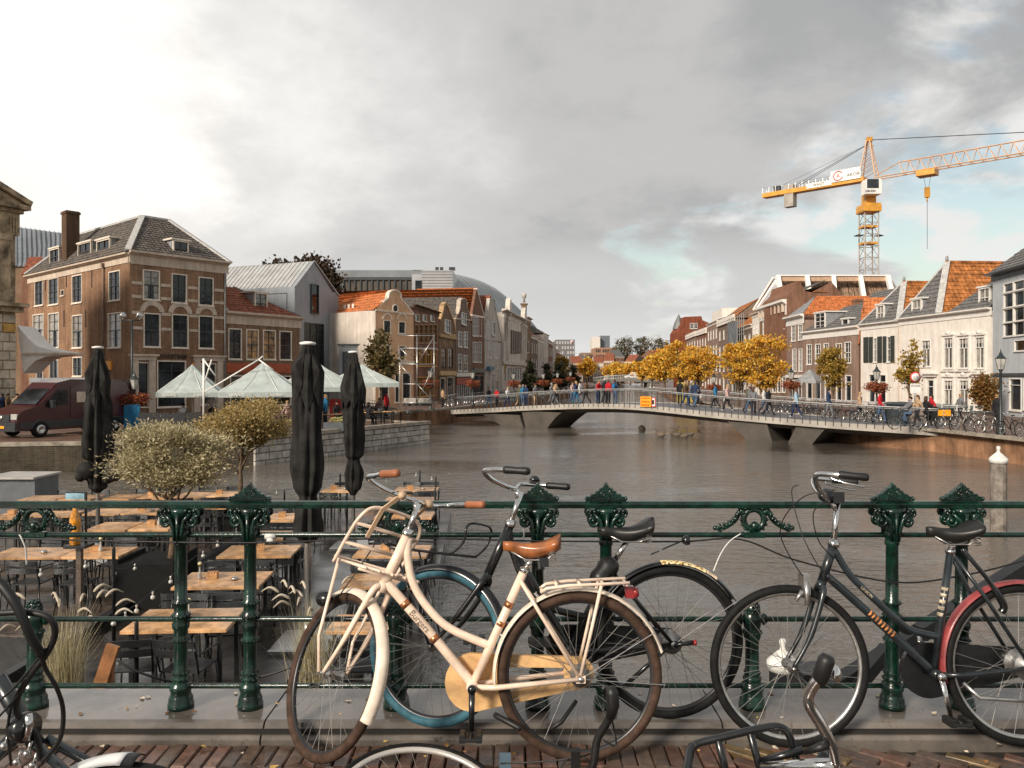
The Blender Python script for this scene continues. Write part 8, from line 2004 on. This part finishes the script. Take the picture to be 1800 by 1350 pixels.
TB2=mk_table(1.0,.7);TB2['group']='tables on the stone terrace';wh2=['behind the wind screen','under the leftmost umbrella','under the second umbrella','left of the biggest black parasol','between the black parasols','right of the tied parasol','by the stone wall corner','at the far terrace end']
for i,(px,d)in enumerate(((290,41),(335,43),(430,43),(490,42),(585,43),(655,45.5),(690,46.5),(640,48))):
 put_copy(TB2,gp(px,d),R(60),'dark cafe table '+wh2[i],swap={'oiled_table_wood':M_kslat})
 for k in(0,1):put_copy(CHR,gp(px,d)+V((.75 if k else-.75,.35 if k else-.35,0)),R(-30+180*(1-k)),('right' if k else 'left')+' black chair at the table '+wh2[i],'chairs on the stone terrace')
for px,d,lb in((592,40.8,'grey trough with yellow flowers between the black parasols'),(520,39.0,'grey trough with pale flowers left of the biggest parasol')):
 q=gp(px,d);T=thing('flower_trough',lb,'planter',q);b=MB();b.box(-.65,.65,-.2,.2,0,.42);b.build('trough',mat('grey_trough',(.09,.10,.11),.6),T);m_,_=crown(95,500,.2,20,'ball',2,.3);m_.v=[(v[0]*.45,v[1]*.2,v[2]*.18+.55)for v in m_.v];m_.build('flowers',leafmat('yellow_bloom',[(.55,.45,.10),(.60,.55,.30),(.15,.2,.05)])if 'yellow_bloom' not in bpy.data.materials else bpy.data.materials['yellow_bloom'],T)
for px,d,lb,m_ in((543,46,'blue and white advertising board on the terrace',CC['teal']),(232,40.5,'teal menu board at the foot of the left lamp',CC['teal']),(591,50,'dark red menu board under the third umbrella',M_red)):T=thing('sign_board',lb,'sign',gp(px,d));b=MB();b.box(-.4,.4,-.03,.03,.2,1.35);b.box(-.4,-.34,-.04,.04,0,.2);b.box(.34,.4,-.04,.04,0,.2);b.build('board',m_,T);px==543 and text('24',.5,M_white,T,(0,-.035,.9))
T=thing('scaffold_tower','aluminium scaffold tower with decks and diagonals on the left quay','scaffold',gp(733,63));D0=61.5
for px in(703,733,763):
 for dy in(0,2.5):a=P(px,588 if px>710 else 612,D0+dy);b=MB();b.tube([(a.x,a.y,ZQ),a],.035,5);b.build('standard',M_alu,T,True)
for y0 in(590,612,640,675,708):
 for dy in(0,2.5):b=MB();b.tube([P(701,y0,D0+dy),P(765,y0,D0+dy)],.032,5);b.build('ledger',M_alu,T,True)
for q in((763,592,733,640),(763,640,733,708),(703,612,733,640),(703,640,733,675),(733,675,763,708),(733,708,763,640)):b=MB();b.tube([P(q[0],q[1],D0-.05),P(q[2],q[3],D0-.05)],.03,5);b.build('diagonal',M_alu,T,True)
for y0 in(612,708):b=MB();a,c=P(701,y0,D0),P(765,y0,D0);b.box(a.x,c.x,D0,D0+2.5,a.z-.06,a.z);b.build('scaffold_deck',M_alu,T,True)
b=MB()
for k in range(7):x0=712+k*6;b.tube([P(x0,619,D0-.02),P(x0+6,612 if k%2 else 625,D0-.02)],.02,4);b.tube([P(x0-10,710+(k%2)*9,D0-.02),P(x0-4,719-(k%2)*9,D0-.02)],.02,4)
b.build('truss_lacing',M_alu,T,True)['kind']='stuff'
T=thing('concrete_blocks','grey ballast blocks on the scaffold tower foot','ballast',gp(733,62.5));b=MB();b.bevbox(-1.0,-.05,-.4,.4,.45,1.05,.03);b.bevbox(.05,1.1,-.4,.4,.45,1.05,.03);b.build('blocks',M_conc,T)
# vans
def van(label,rear,front,m,name='parked_van',h=2.65):
 rear,front=V(rear),V(front);d=front-rear;T=thing(name,label,'van',(rear.x,rear.y,ZQ),math.atan2(d.y,d.x));s_=h/2.65
 o=[(-1.05,.42),(-1.1,1.2),(-1.05,2.45),(-.95,2.6),(2.3,2.65),(3.0,2.5),(3.25,2.25),(4.05,1.45),(4.75,1.22),(4.98,1.05),(5.05,.75),(5.0,.38),(4.5,.30),(-.9,.32)];o=[(x_,z_*s_)for x_,z_ in o]
 b=MB();b.prism(o[::-1],-.88,.88);n=len(o);b.prism([(x_*.992+.02,(z_-1.3)*.93+1.3)for x_,z_ in o][::-1],-.99,.99);b.build('body',m,T)
 for y_ in(-1.0,1.0):
  s2=1 if y_>0 else-1;y0,y1=sorted((y_,y_+s2*.012));g_=lambda pts,nm,mm:MB().prism([(x_,z_*s_)for x_,z_ in pts][::-1],y0,y1).build(nm,mm,T)
  g_([(2.55,1.45),(3.72,1.40),(3.05,2.15),(2.55,2.15)],'side_window',M_pane);g_([(-1.0,.45),(4.9,.45),(4.9,.72),(-1.0,.80)],'rubbing_strip',M_kslat)
  g_([(2.40,.82),(2.42,.82),(2.42,2.3),(2.40,2.3)],'door_gap',M_black)
  b=MB();b.bevbox(3.35,3.5,*sorted((y_,y_+s2*.25)),1.35*s_,1.7*s_,.03);b.build('mirror',M_kslat,T)
  for wx in(0,3.92):
   b=MB();b.lathe([(.28,-.13),(.35,-.12),(.36,0),(.35,.12),(.28,.13)],20,(wx,y_*.93,.36),ax=(0,1,0));w_=b.build('wheel',M_ktyre,T);b=MB();b.lathe([(.23,0),(.22,.03),(.12,.05),(.10,.02)],16,(wx,y_*.93+s2*.12,.36),ax=(0,s2,0));b.build('rim',M_alu,w_)
   b=MB();b.tube([(wx+.42*math.cos(R(a)),y_*1.0,.36+.42*math.sin(R(a)))for a in range(0,181,15)],.045,5);b.build('wheel_arch',M_kslat,T)
 q=[V((3.28,0,2.2*s_)),V((4.02,0,1.49*s_))];dd=(q[1]-q[0]);nn=V((-dd.z,0,dd.x)).normalized()*-1;nn=nn if nn.z>0 else-nn
 b=MB();off=nn*.035;b.add([q[0]+off+V((0,-.78,0)),q[1]+off+V((0,-.88,0)),q[1]+off+V((0,.88,0)),q[0]+off+V((0,.78,0))],[(0,1,2,3)]);b.build('windscreen',M_pane,T)
 b=MB();b.bevbox(4.95,5.1,-.98,.98,.32,.72,.03);b.box(4.98,5.075,-.55,.55,.74*s_,1.06*s_);b.build('bumper_grille',M_kslat,T)
 for y_ in(-.78,.78):b=MB();b.bevbox(4.86,5.03,y_-.2,y_+.2,.86*s_,1.10*s_,.03);b.build('headlight',M_lglass,T)
 b=MB();b.box(5.105,5.12,-.26,.26,.45,.56);b.build('number_plate',M_orange,T)
 b=MB();b.lathe([(.11,0),(.11,.02)],16,(5.08,0,.93*s_),ax=(1,0,0));b.build('round_badge',M_alu,T);return T
T=van('dark red delivery van parked beside the weigh house',(-20.9,40.4),(-22.7,36.3),mat('maroon_van_paint',(.050,.009,.012),.22,var=.06,coat=.8))
for y_ in(-1.035,1.0):b=MB();b.box(.3,2.1,y_,y_+.035,1.55,2.05);b.build('cream_panel',M_cream,T)
T=thing('road_awning','dark flat awning above the van roof by the weigh house','awning',P(100,670,44));b=MB();a,c=P(52,668,44),P(155,664,44);b.box(a.x,c.x,44,46.5,a.z-.25,a.z+.12);b.build('awning_panel',M_lead,T,True);b=MB();[b.box(x_-.05,x_+.05,46,46.1,ZQ,a.z-.25)for x_ in(a.x+.2,c.x-.2)];b.build('legs',M_dframe,T,True)['kind']='stuff'
T=van('small white van crossing the far road bridge',(37.0,227.5),(33.2,227.3),M_white,h=2.1);T.location.z=.45
# swans and boats
def swan(label,px,py,m,rz_=0,tuck=False):
 q=G(px,py,ZW);T=thing('swan',label,'swan',(q.x,q.y,ZW),rz_,'young brown swans on the canal' if m is not M_white else None);T.scale=(.75,)*3;b=MB();b.tube([(-.42,0,.28),(-.32,0,.22),(-.15,0,.15),(.08,0,.13),(.24,0,.12),(.32,0,.1)],[.02,.10,.20,.21,.15,.04],10)
 if not tuck:b.tube(catmull([(.25,0,.12),(.40,0,.25),(.33,0,.48),(.36,0,.68),(.46,0,.72),(.52,0,.68)],4),[.07]*4+[.05]*8+[.045]*4+[.06]*3+[.045,.02],8)
 else:b.ball((-.05,0,.22),.26,10,7,sc=(1.3,.9,1.2))
 b.build('body',m,T)
 if not tuck:b=MB();b.tube([(.52,0,.68),(.62,0,.63)],[.03,.012],6);b.build('beak',M_kmetal,T)
M_sw=mat('brown_grey_feathers',(.13,.105,.08),.8,var=.3,vs=8)
for px,py,r_,tk,lb in((1129,757,0,1,'pale brown swan with its head tucked in, leftmost'),(1161,768,2.8,0,'brown swan with upright neck, second from left'),(1184,764,.2,0,'brown swan in the middle of the group'),(1190,767,2.9,0,'brown swan close beside the middle one'),(1203,769,3.0,0,'brown swan second from right'),(1213,765,2.6,0,'small brown swan at the right of the group')):swan(lb,px,py,M_sw,r_,bool(tk))
swan('white swan just right of the left bridge pier',988,729,M_white,3.0)
T=thing('boat','small dark boat under the far road bridge','boat',(36.5,205,ZW));b=MB();b.prism([(-2,.0),(2,.0),(2.4,.7),(-2.2,.7)],-.8,.8);b.build('hull',M_dframe,T);b=MB();b.box(-1,.6,-.6,.6,.71,1.2);b.build('cabin',M_white,T)
T=thing('water_glint_root','x','x',(0,0,0));bpy.data.objects.remove(T);b=MB();rr=random.Random(77)
for i in range(2600):
 D_=13+24*rr.random()**.8;px=rr.gauss(360,250)
 if px>900:continue
 x_=(px-HX)/FP*D_;r_=rr.uniform(.012,.045);a=rr.random()*6.3;b.add([(x_+r_*k*math.cos(a+t_),D_+r_*k*math.sin(a+t_),ZW+.012)for t_,k in((0,1.4),(1.5,.6),(3.1,1.3),(4.6,.6))],[(0,1,2,3)],rr.randrange(3))
b.build('water_glints',M_leaf_and_glint,None,kind='stuff')  # small coloured flecks laid on the water to stand in for wave glints
# tower crane
M_cy=mat('crane_yellow',(.62,.30,.04),.45,var=.15,vs=.8);M_cg=mat('crane_lattice_grey',(.36,.32,.28),.5);M_cpk=mat('pale_orange_lattice',(.60,.36,.20),.5)
C0_=V((P(1527,0,125).x,125,0));T=thing('tower_crane','yellow tower crane with lattice mast rising behind the right houses','crane',(C0_.x,C0_.y,ZQ));jd=V((14.8,-14.4,0)).normalized();jn=V((-jd.y,jd.x,0))
cz=lambda y_:P(0,y_,125).z
def cp(s_,n_,z_):return C0_+jd*s_+jn*n_+V((0,0,z_))
def lattice(name,m,a0,a1,wid,N,rc=.10,rl=.055):
 b=MB();cs=[(V(a0)+V((sx*wid,sy*wid,0)),V(a1)+V((sx*wid,sy*wid,0)))for sx,sy in((-1,-1),(1,-1),(1,1),(-1,1))]
 for p,q in cs:b.tube([p,q],rc,4)
 for i in range(N):
  for k in range(4):
   p0,p1=cs[k],cs[(k+1)%4];b.tube([p0[0].lerp(p0[1],i/N),p1[0].lerp(p1[1],(i+1)/N)],rl,3,caps=False);b.tube([p0[0].lerp(p0[1],i/N),p1[0].lerp(p1[1],i/N)],rl,3,caps=False)
 return b.build(name,m,T,True)
lattice('mast',M_cg,(C0_.x,125,0),(C0_.x,125,cz(372)),1.05,15)
for y_ in(401,430):b=MB();b.box(C0_.x-1.2,C0_.x+1.0,124,126,cz(y_),cz(y_)+.3);b.build('mast_platform',M_cy,T,True)
for s_ in(-1,1):b=MB();b.lathe([(.1,0),(.75,.12),(.05,.4)],8,(C0_.x+s_*1.6,125,cz(416)));b.build('mast_lamp',M_dframe,T,True)
b=MB();b.box(C0_.x-1.4,C0_.x+1.4,123.6,126.4,cz(372),cz(364));b.prism([(C0_.x-1.35,cz(374)),(C0_.x+1.35,cz(374)),(C0_.x+1.2,cz(360)),(C0_.x-1.2,cz(360))][::-1],123.4,126.6);b.build('slewing_ring',M_cy,T,True)
b=MB();b.box(C0_.x-.8,C0_.x+.8,124.2,125.8,cz(360),cz(320));b.build('slewing_tower',M_cy,T,True)
b=MB();q=P(1531,320,123.4);b.bevbox(P(1517,0,123.4).x,P(1545,0,123.4).x,122.4,124.1,cz(347),cz(321),.2);b.build('cab',M_white,T,True);b=MB();b.box(P(1521,0,123).x,P(1541,0,123).x,122.3,122.39,cz(337),cz(322));b.build('cab_window',M_pane,T,True)
text('LIEBHERR',.5,M_black,T,M=winv(T)@Matrix.Translation((P(1530,0,122.3).x,122.32,cz(342.5)))@Matrix.Rotation(R(90),4,'X')@Matrix.Diagonal((.8,1,1,1)))
zj=cz(316);zap=cz(247);b=MB();ap=cp(0,0,zap)
for sx,sy in((-1.2,-.8),(1.2,-.8),(1.2,.8),(-1.2,.8)):b.tube([cp(sx,sy,zj+.5),cp(sx*.2,sy*.3,zap)],.11,4)
for i in range(7):
 f0,f1=i/7,(i+1)/7
 for sy in(-.8,.8):b.tube([cp(-1.2*(1-f0*.8),sy*(1-f0*.7),zj+.5+(zap-zj)*f0),cp(1.2*(1-f1*.8),sy*(1-f1*.7),zj+.5+(zap-zj)*f1)],.05,3)
b.build('apex_tower',M_cpk,T,True)
b=MB();b.tube([cp(-.8,0,zap-.9),cp(.8,0,zap-.9)],.05,4);b.box(ap.x-.3,ap.x+.5,ap.y-.3,ap.y+.3,zap-.2,zap+.5);b.build('apex_head',M_cy,T,True)
jl=44;b=MB();zt=zj+1.9
for sy in(-.75,.75):b.tube([cp(1,sy,zj),cp(jl,sy,zj)],.10,4)
b.tube([cp(4.5,0,zt),cp(jl,0,zt)],.10,4);b.tube([cp(1.0,0,zj+.4),cp(4.5,0,zt)],.08,4)
n=26
for i in range(n):
 s0=4.5+(jl-4.5)*i/n;s1=4.5+(jl-4.5)*(i+.5)/n;s2=4.5+(jl-4.5)*(i+1)/n
 for sy in(-.75,.75):b.tube([cp(s0,0,zt),cp(s1,sy,zj)],.045,3);b.tube([cp(s1,sy,zj),cp(s2,0,zt)],.045,3)
 b.tube([cp(s1,-.75,zj),cp(s1,.75,zj)],.04,3)
b.build('jib',M_cpk,T,True)
b=MB();b.tube([cp(.5,0,zap),cp(28,0,zt)],.06,4);b.build('jib_tie',M_dframe,T,True)
b=MB();b.add([cp(s_,sy,z_)for s_ in(-17.5,-.5)for sy in(-.8,.8)for z_ in(zj-.2,zj+.5)],[(0,1,3,2),(4,6,7,5),(0,4,5,1),(2,3,7,6),(0,2,6,4),(1,5,7,3)]);b.build('counter_jib',M_cy,T,True)
b=MB()
for sy in(-.5,.5):b.tube([cp(-.2,sy*.3,zap-.6),cp(-13,sy,zj+.5)],.045,4)
b.tube([cp(-.2,0,zap-.6),cp(-16,0,zj+1)],.03,3);b.build('counter_jib_tie',M_dframe,T,True)
b=MB()
for sy in(-.78,.78):
 b.tube([cp(-17.4,sy,zj+1.4),cp(-1,sy,zj+1.4)],.025,3)
 for i in range(15):s0=-17.4+i*1.16;b.tube([cp(s0,sy,zj+.5),cp(s0,sy,zj+1.4)],.025,3)
b.build('walkway_rail',M_alu,T,True)['kind']='stuff'
Wj=winv(T)@Matrix(((jd.x,jn.x,0,C0_.x),(jd.y,jn.y,0,C0_.y),(0,0,1,0),(0,0,0,1)))
def jbox(x0,x1,y0,y1,z0,z1,nm,m):b=MB();b.box(x0,x1,y0,y1,z0,z1);b.v=[tuple(Wj@V(q))for q in b.v];return b.build(nm,m,T)
jbox(-13.6,-12.0,-.7,.7,zj-2.4,zj+1.2,'counterweight',M_conc);jbox(-15.6,-14.4,-.5,.5,zj+.5,zj+1.4,'winch',M_dframe)
jbox(-5.6,-.9,-.96,-.9,zj+.3,zj+2.1,'banner',M_white);jbox(-9.6,-5.5,-.9,-.84,zj+.0,zj+.75,'banner',M_white)
jt=lambda s_,sz,x_,z_,m:text(s_,sz,m,T,M=Wj@Matrix.Translation((x_,-.99 if x_>-5.7 else-.93,z_))@Matrix.Rotation(R(90),4,'X'))
jt('AKOR',.75,-2.0,zj+1.05,M_black);jt('A',.9,-4.4,zj+1.2,M_red);jt('WASIT',.62,-7.6,zj+.38,M_black)
b=MB();N=16;b.tube([Wj@V((-4.4+.72*math.cos(5.4*i/N+.6),-1.0,zj+1.2+.72*math.sin(5.4*i/N+.6)))for i in range(N+1)],.07,4);b.build('banner_ring',M_red,T)
jbox(7.2,9.8,-1.0,1.0,zj-.9,zj-.1,'trolley',M_cy);hp_=cp(8.5,0,0);b=MB()
for s_ in(-.5,.5):b.tube([cp(8.5+s_,0,zj-.9),cp(8.5+s_*.4,0,zj-2.6)],.03,3)
b.tube([cp(8.5,0,zj-4.5),cp(8.5,0,zj-11.8)],.04,4);b.build('hoist_rope',M_dframe,T,True);b=MB();b.box(hp_.x-.32,hp_.x+.32,hp_.y-.25,hp_.y+.25,zj-4.1,zj-2.6);b.tube([cp(8.5,0,zj-4.1),cp(8.5,0,zj-4.7)],.12,6);b.build('hook_block',M_cy,T,True)
